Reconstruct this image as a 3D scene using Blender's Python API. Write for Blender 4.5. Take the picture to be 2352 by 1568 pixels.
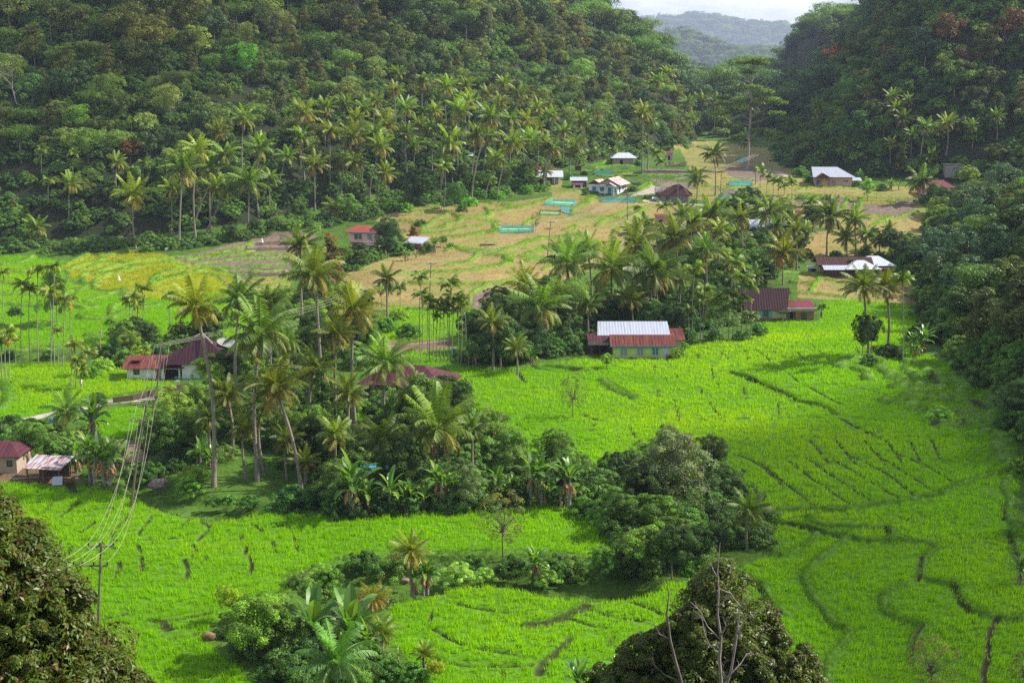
import bpy, math, random
import numpy as np
for _o in list(bpy.data.objects): bpy.data.objects.remove(_o)
SC = bpy.context.scene; COL = SC.collection
RAD = math.radians
# ------------------------------------------------------------------ camera
CAMZ = 49.0; FPX = 2940.0                      # focal length in pixels of a 2352 x 1568 view
PITCH = math.atan((784-186)/FPX)
cam_d = bpy.data.cameras.new('camera'); cam = bpy.data.objects.new('camera', cam_d); COL.objects.link(cam)
cam.location = (0, 0, CAMZ); cam.rotation_euler = (math.pi/2-PITCH, 0, 0)
cam_d.sensor_width = 36; cam_d.lens = FPX/2352*36; cam_d.clip_end = 20000; cam_d.clip_start = 0.5
SC.camera = cam
SC.render.resolution_x = 1024; SC.render.resolution_y = 682
# ------------------------------------------------------------------ light
SUN_AZ = 79.0; SUN_EL = 43.0                   # azimuth from +Y towards +X
wd = bpy.data.worlds.new('World'); SC.world = wd; wd.use_nodes = True
nt = wd.node_tree; bg = nt.nodes['Background']
sky = nt.nodes.new('ShaderNodeTexSky'); sky.sky_type = 'NISHITA'; sky.sun_disc = False
sky.sun_elevation = RAD(SUN_EL); sky.sun_rotation = RAD(SUN_AZ); sky.air_density = 1.2; sky.dust_density = 2.0
tc = nt.nodes.new('ShaderNodeTexCoord'); mp = nt.nodes.new('ShaderNodeMapping'); mp.inputs['Scale'].default_value = (1, 1, 3.2)
cn = nt.nodes.new('ShaderNodeTexNoise'); cn.inputs['Scale'].default_value = 6.0; cn.inputs['Detail'].default_value = 7; cn.inputs['Roughness'].default_value = 0.6
cr = nt.nodes.new('ShaderNodeValToRGB'); cr.color_ramp.elements[0].position = 0.36; cr.color_ramp.elements[0].color = (0.62, 0.62, 0.62, 1)
cr.color_ramp.elements[1].position = 0.62; cr.color_ramp.elements[1].color = (1, 1, 1, 1)
cc = nt.nodes.new('ShaderNodeValToRGB'); cc.color_ramp.elements[0].position = 0.38; cc.color_ramp.elements[0].color = (6.2, 6.6, 8.0, 1)
cc.color_ramp.elements[1].position = 0.58; cc.color_ramp.elements[1].color = (12.5, 12.6, 12.8, 1)
mx = nt.nodes.new('ShaderNodeMixRGB')
L = nt.links.new
sx3 = nt.nodes.new('ShaderNodeSeparateXYZ'); cmr = nt.nodes.new('ShaderNodeMapRange'); cmr.inputs['From Min'].default_value = .18; cmr.inputs['From Max'].default_value = .55; cmr.inputs['To Min'].default_value = 1.0; cmr.inputs['To Max'].default_value = .35
cml = nt.nodes.new('ShaderNodeMath'); cml.operation = 'MULTIPLY'; L(tc.outputs['Generated'], sx3.inputs[0]); L(sx3.outputs[2], cmr.inputs[0])
L(tc.outputs['Generated'], mp.inputs['Vector']); L(mp.outputs[0], cn.inputs['Vector']); L(cn.outputs['Fac'], cr.inputs[0]); L(cn.outputs['Fac'], cc.inputs[0])
L(cr.outputs[0], cml.inputs[0]); L(cmr.outputs[0], cml.inputs[1]); L(cml.outputs[0], mx.inputs['Fac']); L(sky.outputs[0], mx.inputs[1]); L(cc.outputs[0], mx.inputs[2]); L(mx.outputs[0], bg.inputs['Color'])
bg.inputs['Strength'].default_value = 0.08
sun_d = bpy.data.lights.new('sun', 'SUN'); sun = bpy.data.objects.new('sun', sun_d); COL.objects.link(sun)
sun_d.energy = 5.0; sun_d.angle = RAD(0.6); sun_d.color = (1.0, 0.93, 0.80)
sun.rotation_euler = (math.pi/2-RAD(SUN_EL), 0, math.pi-RAD(SUN_AZ)); sun.location = (0, 0, 400)
SC.view_settings.view_transform = 'Standard'; SC.view_settings.look = 'None'
SC.view_settings.exposure = 0.75; SC.view_settings.gamma = 1.0
try:
    SC.cycles.max_bounces = 6; SC.cycles.transparent_max_bounces = 6; SC.cycles.transmission_bounces = 3; SC.cycles.volume_bounces = 0
    SC.cycles.diffuse_bounces = 2; SC.cycles.glossy_bounces = 2; SC.cycles.use_denoising = False; SC.cycles.caustics_reflective = False
except Exception: pass
# ------------------------------------------------------------------ picture <-> world
# the photo was measured in several enlarged crops; each key maps crop pixels to the 2352 x 1568 view
FR = {'D': (0, 0, 1), '1': (0, 0, .3359), '2': (784, 0, .3359), '3': (1568, 0, .3359), '4': (0, 526.7, .3359), 'C': (784, 526.7, .3359),
      'R': (1568, 526.7, .3359), '7': (0, 1041.2, .3359), 'M': (784, 1041.2, .3359), 'B': (1568, 1041.2, .3359),
      'a': (784, 367.5, .1679), 'b': (1163.7, 343, .1927), 'c': (1592.5, 367.5, .2344), 'd': (245, 704.4, .1679), 'e': (1286.2, 704.4, .15624),
      'f': (0, 551.2, .1836), 'g': (1898.7, 765.6, .1953), 'h': (612.5, 1255.6, .19923), 'i': (796.2, 826.9, .19532)}
def Q(k, x, y):
    a, b, s = FR[k]; return (a+x*s, b+y*s)
CP, SP = math.cos(PITCH), math.sin(PITCH)
def slopes(px, py):
    """X per Y and (Z-CAMZ) per Y along the view ray through a pixel"""
    u = (np.asarray(px, float)-1176)/FPX; w = (784-np.asarray(py, float))/FPX
    fy = CP+w*SP; fz = -SP+w*CP
    return u/fy, fz/fy
def project(x, y, z):
    x = np.asarray(x, float); y = np.asarray(y, float); z = np.asarray(z, float)-CAMZ
    d = y*CP-z*SP; d = np.maximum(d, 0.5); up = y*SP+z*CP
    return 1176+FPX*x/d, 784-FPX*up/d
# ------------------------------------------------------------------ noise
_rs = np.random.RandomState(7); _NG = _rs.rand(256, 256)
def vnoise(x, y):
    x = np.asarray(x, float); y = np.asarray(y, float)
    xi = np.floor(x).astype(int); yi = np.floor(y).astype(int); fx = x-xi; fy = y-yi
    fx = fx*fx*(3-2*fx); fy = fy*fy*(3-2*fy)
    g = lambda a, b: _NG[a & 255, b & 255]
    return (g(xi, yi)*(1-fx)+g(xi+1, yi)*fx)*(1-fy)+(g(xi, yi+1)*(1-fx)+g(xi+1, yi+1)*fx)*fy
def fbm(x, y, o=4):
    s = 0; a = .5; t = 0
    for i in range(o): s = s+a*vnoise(x*2**i+17*i, y*2**i+31*i); t += a; a *= .5
    return s/t
# ------------------------------------------------------------------ terrain height
LEFT_FOOT = [(-700, 300), (-400, 330), (-200, 352), (-144, 361), (-110, 368), (-80, 384), (-66, 402), (-41, 435), (-12, 455), (12, 495), (40, 529), (80, 600), (98, 680), (108, 760), (116, 900), (122, 1000)]
RIGHT_FOOT = [(60, 20), (58, 95), (62, 140), (68, 165), (74, 195), (77, 225), (86, 262), (102, 318), (128, 372), (160, 418), (165, 440), (142, 456), (122, 468), (114, 500), (126, 560), (142, 620), (160, 690), (186, 780), (216, 900), (250, 1000)]
def pip(x, y, poly):
    x = np.asarray(x, float); y = np.asarray(y, float); ins = np.zeros(x.shape, bool); n = len(poly)
    for i in range(n):
        x1, y1 = poly[i]; x2, y2 = poly[(i+1) % n]
        if y1 == y2: continue
        c = (y1 > y) != (y2 > y)
        ins ^= c & (x < (x2-x1)*(y-y1)/(y2-y1)+x1)
    return ins
def pdist(x, y, line):
    d = np.full(np.shape(x), 1e9)
    for (x1, y1), (x2, y2) in zip(line[:-1], line[1:]):
        dx, dy = x2-x1, y2-y1; t = np.clip(((x-x1)*dx+(y-y1)*dy)/(dx*dx+dy*dy), 0, 1)
        d = np.minimum(d, np.hypot(x-x1-t*dx, y-y1-t*dy))
    return d
LP = LEFT_FOOT+[(122, 14000), (-14000, 14000), (-9000, 200)]
RP = RIGHT_FOOT+[(250, 14000), (14000, 14000), (14000, -100), (60, -100)]
def hill_d(x, y):
    x = np.asarray(x, float); y = np.asarray(y, float)
    il = pip(x, y, LP); ir = pip(x, y, RP)
    return np.where(il, pdist(x, y, LEFT_FOOT), 0), np.where(ir, pdist(x, y, RIGHT_FOOT), 0)
def height(x, y):
    x = np.asarray(x, float); y = np.asarray(y, float)
    b = np.interp(y, [-300, -60, 0, 20, 40, 60, 80, 92, 300, 345, 455, 560, 650, 700, 850, 1000, 1400, 14000], [90, 60, 46, 35, 24, 13, 3, 0, 0, 2, 15, 16, 18, 20, 36, 26, 8, 0])
    b = b+np.interp(y, [90, 110, 230, 260], [0, 1, 1, 0])*np.clip((x-30)*.07, 0, 3)
    dl, dr = hill_d(x, y)
    kl = np.interp(x, [-150, -60, 40, 100], [.86, .8, .66, .85])*np.interp(y, [520, 640], [1, 1.45])
    hl = kl*110*(1-np.exp(-dl/110.))
    kr = np.interp(y, [60, 200, 380, 450, 560], [.35, .75, .8, 1.0, 2.1])
    hr = kr*75*(1-np.exp(-dr/75.))
    h = b+(hl+hr)*(.92+.16*fbm(x*.02+5, y*.02+9, 3))
    fade = np.clip((1250-y)/350., 0, 1); far = y > 900
    h = np.where(far, b+(h-b)*fade, h)
    # far ridges behind the valley
    def ridge(yc, w, top, f, amp, s):
        return (top+amp*(fbm(x*f+s, y*f*.5+s, 4)-.5))*np.exp(-((y-yc)/w)**2)
    f = ridge(1250, 130, 34, .006, 55, 3)+ridge(4400, 420, 150, .0036, 150, 8)+ridge(9000, 1100, 395, .0016, 300, 21)
    h = h+np.where(y > 850, f, 0)
    flat = (dl+dr) <= 0
    return h+np.where(flat, .25, 1.6)*(fbm(x*.06, y*.06, 2)-.5)*np.clip(y/60., 0, 1)
def ground_at(px, py, ymin=12, ymax=1500):
    """first hit of the view ray with the ground"""
    sx, sz = slopes(px, py); ys = np.concatenate([np.arange(ymin, 500, .5), np.arange(500, ymax, 2.)])
    d = CAMZ+sz*ys-height(sx*ys, ys); k = np.where(d <= 0)[0]
    if len(k) == 0: y = ymax
    else:
        i = max(k[0], 1); y = ys[i-1]+(ys[i]-ys[i-1])*d[i-1]/(d[i-1]-d[i]+1e-9)
    return float(sx*y), float(y), float(height(sx*y, y))
def under_at(px, py, h, ymin=30, ymax=1500):
    """ground point whose top, h metres up, shows at this pixel"""
    sx, sz = slopes(px, py); ys = np.concatenate([np.arange(ymin, 600, .5), np.arange(600, ymax, 2.)])
    d = CAMZ+sz*ys-height(sx*ys, ys)-h; k = np.where(d <= 0)[0]
    y = ymax if len(k) == 0 else ys[k[0]]
    return float(sx*y), float(y), float(height(sx*y, y))
# ------------------------------------------------------------------ tagging and linking
def tag(o, label=None, cat=None, group=None, kind=None):
    if label: o['label'] = label
    if cat: o['category'] = cat
    if group: o['group'] = group
    if kind: o['kind'] = kind
    return o
def empty(name, loc, label, cat, group=None, rz=0.0):
    o = bpy.data.objects.new(name, None); COL.objects.link(o); o.location = loc; o.rotation_euler = (0, 0, rz); o.empty_display_size = .2
    return tag(o, label, cat, group)
def link(name, me, parent=None, loc=None, mat=None):
    o = bpy.data.objects.new(name, me); COL.objects.link(o)
    if parent is not None: o.parent = parent
    if loc is not None: o.location = loc
    if mat is not None and len(me.materials) == 0: me.materials.append(mat)
    return o
def npmesh(name, V, F, C=None, mat=None, smooth=False):
    """V (n,3); F (m,3) or (m,4) ints; C (n,3) vertex colours"""
    V = np.ascontiguousarray(V, np.float32); F = np.ascontiguousarray(F, np.int32)
    me = bpy.data.meshes.new(name); me.vertices.add(len(V)); me.vertices.foreach_set('co', V.ravel())
    k = F.shape[1]; me.loops.add(F.size); me.loops.foreach_set('vertex_index', F.ravel())
    me.polygons.add(len(F)); me.polygons.foreach_set('loop_start', np.arange(0, F.size, k, dtype=np.int32))
    if smooth: me.polygons.foreach_set('use_smooth', np.ones(len(F), bool))
    me.update(calc_edges=True)
    if C is not None:
        a = me.color_attributes.new('Col', 'FLOAT_COLOR', 'POINT')
        cc4 = np.ones((len(V), 4), np.float32); cc4[:, :3] = C; a.data.foreach_set('color', cc4.ravel())
    if mat is not None: me.materials.append(mat)
    return me
# ------------------------------------------------------------------ materials
def newmat(name):
    m = bpy.data.materials.new(name); m.use_nodes = True; n = m.node_tree.nodes; n.clear()
    return m, n, m.node_tree.links.new
def leafmat(name, gain=1.0, rough=.5, spec=.35, trans=.35, var=.25, bump=0, tcol=(1.25, 1.3, .5)):
    m, n, l = newmat(name)
    out = n.new('ShaderNodeOutputMaterial'); p = n.new('ShaderNodeBsdfPrincipled'); t = n.new('ShaderNodeBsdfTranslucent'); ms = n.new('ShaderNodeMixShader')
    at = n.new('ShaderNodeAttribute'); at.attribute_name = 'Col'; oi = n.new('ShaderNodeObjectInfo')
    mr = n.new('ShaderNodeMapRange'); mr.inputs['To Min'].default_value = (1-var)*gain; mr.inputs['To Max'].default_value = (1+var)*gain; l(oi.outputs['Random'], mr.inputs['Value'])
    m0 = n.new('ShaderNodeVectorMath'); m0.operation = 'MULTIPLY'; m0.inputs[1].default_value = (1.03, 1.0, .66); l(at.outputs['Color'], m0.inputs[0]); m1 = n.new('ShaderNodeVectorMath'); m1.operation = 'SCALE'; l(m0.outputs[0], m1.inputs[0]); l(mr.outputs[0], m1.inputs['Scale'])
    m2 = n.new('ShaderNodeVectorMath'); m2.operation = 'MULTIPLY'; l(m1.outputs[0], m2.inputs[0]); l(oi.outputs['Color'], m2.inputs[1])
    m3 = n.new('ShaderNodeVectorMath'); m3.operation = 'MULTIPLY'; l(m2.outputs[0], m3.inputs[0]); m3.inputs[1].default_value = tcol
    l(m2.outputs[0], p.inputs['Base Color']); l(m3.outputs[0], t.inputs['Color'])
    p.inputs['Roughness'].default_value = rough; p.inputs['Specular IOR Level'].default_value = spec
    ms.inputs['Fac'].default_value = trans; l(p.outputs[0], ms.inputs[1]); l(t.outputs[0], ms.inputs[2]); l(ms.outputs[0], out.inputs['Surface'])
    return m
def surf(name, col, rough=.7, col2=None, scale=3.0, fac=(.4, .65), bump=0.0, spec=.3, metal=0.0, stretch=(1, 1, 1), detail=5, wave=None):
    """plain procedural surface: two colours mixed by noise; wave = (period, axis) gives corrugation"""
    m, n, l = newmat(name); out = n.new('ShaderNodeOutputMaterial'); p = n.new('ShaderNodeBsdfPrincipled'); l(p.outputs[0], out.inputs['Surface'])
    tcn = n.new('ShaderNodeTexCoord'); mpn = n.new('ShaderNodeMapping'); mpn.inputs['Scale'].default_value = stretch; l(tcn.outputs['Object'], mpn.inputs['Vector'])
    nz = n.new('ShaderNodeTexNoise'); nz.inputs['Scale'].default_value = scale; nz.inputs['Detail'].default_value = detail; nz.inputs['Roughness'].default_value = .65; l(mpn.outputs[0], nz.inputs['Vector'])
    r = n.new('ShaderNodeValToRGB'); r.color_ramp.elements[0].position = fac[0]; r.color_ramp.elements[1].position = fac[1]
    r.color_ramp.elements[0].color = (*col, 1); r.color_ramp.elements[1].color = (*(col2 or [c*.8 for c in col]), 1)
    l(nz.outputs['Fac'], r.inputs[0]); l(r.outputs[0], p.inputs['Base Color'])
    p.inputs['Roughness'].default_value = rough; p.inputs['Metallic'].default_value = metal; p.inputs['Specular IOR Level'].default_value = spec
    if wave:
        w = n.new('ShaderNodeTexWave'); w.bands_direction = wave[1]; w.inputs['Scale'].default_value = 1/wave[0]*.314; l(tcn.outputs['Object'], w.inputs['Vector'])
        b = n.new('ShaderNodeBump'); b.inputs['Strength'].default_value = .6; b.inputs['Distance'].default_value = .04; l(w.outputs['Fac'], b.inputs['Height']); l(b.outputs[0], p.inputs['Normal'])
    elif bump:
        b = n.new('ShaderNodeBump'); b.inputs['Strength'].default_value = bump; b.inputs['Distance'].default_value = .05; l(nz.outputs['Fac'], b.inputs['Height']); l(b.outputs[0], p.inputs['Normal'])
    return m
M = {}
M['leaf'] = leafmat('leaf_foliage', 2.2, .5, .3, .3, .25)
M['gloss'] = leafmat('leaf_glossy', 1.8, .5, .18, .25, .12, tcol=(1.3, 1.2, .4))
M['durian'] = leafmat('durian_foliage', 1.25, .42, .3, .25, .1, tcol=(1.3, 1.1, .4))
M['palm'] = leafmat('palm_foliage', 1.5, .45, .3, .34, .18, tcol=(1.4, 1.35, .4))
M['banana'] = leafmat('banana_foliage', 1.15, .35, .5, .4, .15, tcol=(1.3, 1.5, .5))
M['rice'] = leafmat('rice_blades', 1.0, .7, .04, .5, 0.0, tcol=(1.35, 1.35, .1))
M['bark'] = surf('bark_grey', (.20, .17, .14), .9, (.09, .075, .06), 2.5, stretch=(1, 1, .5), bump=.5)
M['palmbark'] = surf('bark_palm', (.27, .235, .20), .85, (.15, .125, .105), 3.0, stretch=(.6, .6, 4), bump=.4)
M['arecabark'] = surf('bark_areca', (.30, .30, .26), .8, (.16, .15, .12), 1.5, stretch=(.6, .6, 3))
M['dead'] = surf('bark_dead', (.34, .30, .285), .85, (.19, .155, .14), 5, stretch=(1, 1, .4))
M['dry'] = leafmat('dry_foliage', 1.1, .8, .1, .2, .15, tcol=(1.1, .9, .5))
# ------------------------------------------------------------------ fields drawn on the ground
def P(k, *v): return [Q(k, v[i], v[i+1]) for i in range(0, len(v), 2)]
ZN = {  # surface colours (albedo)
 'forest': (.020, .030, .010), 'grass': (.060, .125, .014), 'rice': (.075, .19, .003), 'yrice': (.215, .225, .018), 'stub': (.235, .185, .068),
 'stub2': (.23, .20, .065), 'plough': (.155, .115, .092), 'dirt': (.16, .10, .065), 'bund': (.130, .250, .022), 'path': (.34, .30, .26), 'mud': (.055, .04, .025), 'wet': (.13, .10, .07)}
ZK = list(ZN); ZI = {k: i for i, k in enumerate(ZK)}
ZONES = [
 ('stub2', P('D', 1540, 335, 1620, 322, 1760, 340, 1810, 385, 1870, 430, 2130, 428, 2125, 510, 2060, 530, 1850, 520, 1700, 470, 1540, 455, 1300, 440, 1180, 445, 1230, 420, 1440, 395)),
 ('grass', P('D', 1280, 385, 1560, 340, 1600, 420, 1560, 450, 1300, 455)),
 ('stub2', P('b', 520, 500, 860, 500, 1080, 570, 940, 640, 560, 560)),
 ('stub2', P('b', 1560, 640, 2200, 620, 2100, 800, 1500, 820)),
 ('stub', P('D', 860, 505, 905, 488, 935, 480, 1060, 468, 1180, 462, 1260, 450, 1300, 452, 1500, 468, 1560, 480, 1590, 470, 1640, 520, 1560, 560, 1420, 600, 1260, 655, 1175, 668, 1092, 680, 1080, 705, 980, 712, 860, 712, 780, 650, 800, 628, 870, 600, 950, 575, 925, 540, 890, 520)),
 ('stub', P('D', 1835, 628, 1880, 632, 2050, 640, 2120, 665, 2120, 700, 2000, 694, 1830, 684)),
 ('stub', P('D', 1830, 560, 1870, 530, 2130, 512, 2130, 575, 2050, 590, 1830, 600)),
 ('plough', P('4', 1180, 195, 1420, 145, 1700, 70, 1900, 15, 2130, 5, 2160, 60, 2080, 160, 1990, 250, 1985, 330, 1720, 320, 1400, 300, 1250, 240)),
 ('plough', P('D', 1090, 668, 1165, 664, 1162, 700, 1118, 726, 1083, 722)),
 ('plough', P('c', 320, 60, 560, 60, 880, 150, 880, 215, 470, 200, 330, 150)), ('plough', P('c', 280, 285, 600, 290, 560, 350, 270, 350)),
 ('plough', P('c', 930, 345, 1270, 355, 2200, 400, 2160, 560, 1900, 570, 1690, 550, 1640, 480, 1400, 480, 930, 450)),
 ('plough', P('b', 1680, 350, 2230, 400, 2240, 480, 1860, 440)), ('plough', P('b', 1640, 235, 2120, 240, 2130, 290, 1640, 290)),
 ('plough', P('b', 770, 720, 830, 660, 920, 660, 830, 740)), ('plough', P('b', 1360, 820, 1480, 740, 1590, 730, 1450, 830)),
 ('path', P('b', 1620, 600, 2110, 640, 2350, 655, 2350, 675, 1620, 625)), ('path', P('b', 1660, 440, 1760, 430, 1790, 520, 1640, 540, 1480, 560, 1500, 545)),
 ('path', P('c', 720, 95, 840, 110, 950, 150, 990, 190, 960, 195, 900, 160, 800, 125, 710, 112)),
 ('rice', P('D', -400, 590, 60, 588, 150, 600, 145, 645, 220, 668, 330, 690, 560, 655, 640, 690, 700, 712, 600, 800, 480, 775, 340, 790, 200, 800, -400, 830)),
 ('yrice', P('f', 780, 335, 1050, 200, 1250, 150, 1600, 125, 2100, 195, 2260, 290, 2335, 295)+P('4', 1300, 235, 1420, 270, 1620, 320, 1650, 400, 1300, 480)+P('f', 1880, 730, 1560, 650, 1240, 610, 1080, 520, 880, 520, 890, 420)),
 ('stub', P('4', 1620, 330, 1990, 325, 1990, 440, 1700, 420)),
 ('rice', P('D', -400, 838, 150, 834, 290, 848, 330, 872, 430, 884, 432, 893, 262, 925, 215, 925, 150, 950, 60, 968, -400, 1015)),
 ('rice', P('D', 200, 950, 300, 935, 430, 915, 440, 960, 330, 1000, 200, 1010)),
 ('rice', P('D', 905, 702, 985, 712, 1080, 730, 1115, 742, 1065, 830, 1000, 838, 840, 840, 860, 770)),
 ('rice', P('D', 780, 895, 850, 880, 850, 1000, 790, 1000)),
 # near-left field
 ('rice', P('D', -400, 1085, 10, 1105, 180, 1120, 240, 1128, 300, 1140, 400, 1150, 500, 1165, 560, 1180, 640, 1182, 790, 1188, 900, 1178, 1110, 1172, 1250, 1158, 1310, 1162, 1360, 1185, 1402, 1225, 1412, 1272, 1380, 1282, 1180, 1268, 1050, 1270, 960, 1272, 790, 1290, 700, 1310, 655, 1345, 640, 1375, 560, 1400, 480, 1440, 480, 1480, 560, 1540, 600, 1640, -400, 1720)),
 # the great field, centre and right
 ('rice', P('D', 1010, 838, 1080, 846, 1165, 852, 1250, 834, 1330, 824, 1560, 828, 1580, 792, 1680, 782, 1755, 768, 1762, 740, 1885, 738, 1893, 690, 1960, 690, 2080, 700, 2140, 745, 2100, 800, 2160, 830, 2230, 870, 2300, 930, 2330, 1010, 2350, 1090, 2330, 1160, 2360, 1230, 2800, 1230, 2800, 1720, 1000, 1720, 960, 1530, 900, 1480, 885, 1410, 950, 1352, 1060, 1328, 1200, 1334, 1330, 1346, 1440, 1346, 1600, 1332, 1690, 1302, 1800, 1270, 1760, 1225, 1745, 1195, 1700, 1160, 1672, 1085, 1560, 1020, 1450, 1045, 1360, 1095, 1290, 1055, 1215, 1045, 1170, 985, 1100, 950, 1075, 880)),
 ('dirt', P('D', -300, 1060, 70, 1050, 175, 1075, 190, 1105, 120, 1112, -300, 1095)),
 ('path', P('D', -300, 1000, 0, 982, 120, 955, 215, 936, 262, 926, 340, 920, 432, 908, 432, 899, 330, 908, 255, 916, 200, 928, 110, 948, 0, 970, -300, 985)),
 ('dirt', P('D', 890, 786, 1040, 778, 1045, 800, 900, 812)),
]
# bunds and gaps: style, half width (m), points.  b = grassy bank, g = dark furrow without rice, w = furrow holding water
LN = []
def ln(st, w, k, *v): LN.append((st, w, P(k, *v)))
# right foreground field banks
ln('b', 0.42, 'B', 640, 480, 700, 480, 850, 500, 950, 540, 1110, 560, 1120, 590, 1010, 670, 920, 740, 860, 800, 840, 850, 860, 920, 900, 1000, 960, 1060, 1010, 1130, 1050, 1190, 1100, 1200, 1150, 1230, 1110, 1290, 1050, 1360, 1000, 1450, 1000, 1560)
ln('b', 0.42, 'B', 1110, 550, 1250, 600, 1430, 600, 1500, 600, 1650, 610, 1740, 650, 1690, 690, 1650, 760, 1640, 850, 1760, 880, 1870, 910, 1910, 1000, 1960, 1050, 2020, 1090, 2140, 1120, 2334, 1130, 2500, 1120)
ln('g', 0.24, 'B', 700, 480, 860, 520, 950, 555, 1100, 575); ln('w', 0.27, 'B', 1640, 700, 1625, 770, 1625, 850, 1600, 865)
ln('b', 0.50, 'B', 1500, 900, 1420, 940, 1370, 990, 1390, 1060, 1440, 1110, 1520, 1150, 1600, 1170, 1650, 1190, 1600, 1260, 1580, 1350, 1590, 1420); ln('w', 0.24, 'B', 1640, 1195, 1590, 1270, 1565, 1340, 1570, 1400)
ln('w', 0.28, 'B', 2150, 1130, 2110, 1200, 2090, 1280, 2085, 1400, 2060, 1480, 2070, 1568); ln('g', 0.35, 'B', 1860, 915, 1890, 1000, 1960, 1080)
ln('b', 0.50, 'B', 330, 780, 450, 850, 560, 900, 590, 1000, 640, 1050, 710, 1110); ln('g', 0.28, 'B', 430, 860, 520, 920, 560, 980, 600, 1040)
ln('b', 0.50, 'B', 480, 530, 600, 590, 650, 620, 640, 690, 720, 690, 780, 660); ln('g', 0.24, 'B', 500, 560, 640, 640)
ln('b', 0.50, 'B', 870, 430, 900, 470, 860, 490); ln('b', 0.50, 'B', 920, 560, 880, 610, 830, 640)
ln('b', 0.50, 'B', 660, 390, 900, 385, 1100, 385, 1300, 355, 1500, 330, 1700, 290, 1800, 260, 1900, 215, 2000, 180, 2150, 140)
ln('b', 0.50, 'B', 860, 480, 1000, 500, 1400, 510, 1420, 560); ln('g', 0.21, 'B', 1370, 490, 1415, 560)
ln('b', 0.50, 'B', 2300, 100, 2240, 160, 2200, 230, 2250, 320, 2210, 380, 2230, 440, 2300, 510); ln('g', 0.28, 'B', 2210, 340, 2190, 450)
ln('b', 0.50, 'B', 2230, 540, 2290, 600, 2270, 660, 2340, 760, 2400, 820); ln('g', 0.35, 'B', 2240, 560, 2260, 650, 2334, 790)
for a in [(540, 70, 700, 200, 930, 380), (730, 50, 900, 180, 1165, 355), (850, 30, 1080, 190, 1310, 335), (1000, 20, 1250, 170, 1510, 320), (1160, 20, 1400, 140, 1600, 300), (1320, 0, 1600, 180, 1750, 280), (1450, -10, 1700, 100, 1860, 200), (340, 0, 500, 60, 700, 230)]:
    ln('g', 0.20, 'B', *a)
for a in [(870, 1440, 1000, 1600), (1040, 1430, 1180, 1600), (1245, 1440, 1400, 1620), (1400, 1450, 1500, 1590), (1560, 1450, 1620, 1580), (1705, 1440, 1760, 1570), (380, 800, 430, 830, 440, 890), (250, 830, 310, 885), (500, 810, 600, 900), (560, 800, 720, 890), (740, 795, 850, 905), (850, 770, 1010, 890), (90, 840, 110, 880), (650, 1180, 660, 1270), (195, 930, 205, 1030), (240, 1040, 245, 1075), (410, 1080, 435, 1160), (130, 1090, 120, 1140), (180, 1180, 265, 1290), (650, 930, 655, 960), (720, 980, 800, 1050), (1170, 800, 1250, 900)]:
    ln('g', .2, 'R', *a)
ln('b', .34, 'R', 330, 980, 440, 1010, 600, 1080, 720, 1130, 790, 1160, 800, 1175, 960, 1210, 1050, 1265); ln('g', .4, 'R', 450, 1025, 620, 1090, 780, 1160); ln('g', .35, 'R', 980, 1215, 1060, 1268)
ln('g', .35, 'R', 1080, 1290, 1250, 1380, 1400, 1450); ln('g', .25, 'R', 640, 1080, 860, 1070, 1100, 1060, 1400, 1130); ln('g', .25, 'R', 870, 1080, 1000, 1150, 1100, 1200)
ln('g', .2, 'R', 10, 1290, 160, 1300, 420, 1290, 900, 1285, 1060, 1275)
# terraces under the right slope
ln('b', 1.05, 'g', 160, 400, 190, 350, 280, 330, 400, 310, 620, 330, 650, 430, 740, 460); ln('b', 0.96, 'g', 340, 410, 460, 460, 490, 540); ln('b', 1.13, 'g', 760, 460, 770, 530, 880, 540, 940, 620, 830, 640, 800, 630)
ln('b', 1.05, 'g', 920, 410, 1000, 480, 1090, 560, 1110, 600, 1050, 660, 960, 720, 870, 780, 840, 820); ln('b', 0.88, 'g', 940, 340, 1100, 370, 1240, 410)
ln('b', 1.29, 'g', 1190, 460, 1290, 500, 1350, 560, 1310, 640, 1220, 690, 1200, 750); ln('b', 1.21, 'g', 1500, 370, 1560, 420, 1560, 570, 1720, 600, 1620, 660, 1600, 730, 1640, 780, 1760, 800, 1880, 850, 1940, 900)
ln('b', 1.05, 'g', 1000, 720, 1180, 740, 1240, 700, 1350, 730, 1400, 790); ln('b', 1.05, 'g', 680, 790, 840, 820, 920, 770, 1000, 810, 1000, 860, 1200, 940, 1230, 960, 1270, 920, 1450, 960)
ln('b', 1.53, 'g', 1280, 960, 1320, 1050, 1460, 1080, 1560, 1060); ln('b', 1.05, 'g', 1560, 920, 1790, 970, 1760, 1060, 1900, 1100); ln('b', 1.29, 'g', 1900, 1170, 1960, 1130, 2100, 1250, 2010, 1300, 2100, 1400, 2100, 1480)
ln('b', 1.37, 'g', 1620, 380, 1800, 520, 1930, 640, 2000, 800, 2080, 900, 1960, 960, 1990, 1040, 2150, 1080, 2300, 1200); ln('g', .7, 'g', 1255, 1000, 1270, 1080); ln('g', .6, 'g', 1210, 490, 1290, 620); ln('g', .6, 'g', 1500, 400, 1560, 540); ln('g', .6, 'g', 1740, 820, 1870, 910)
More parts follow.
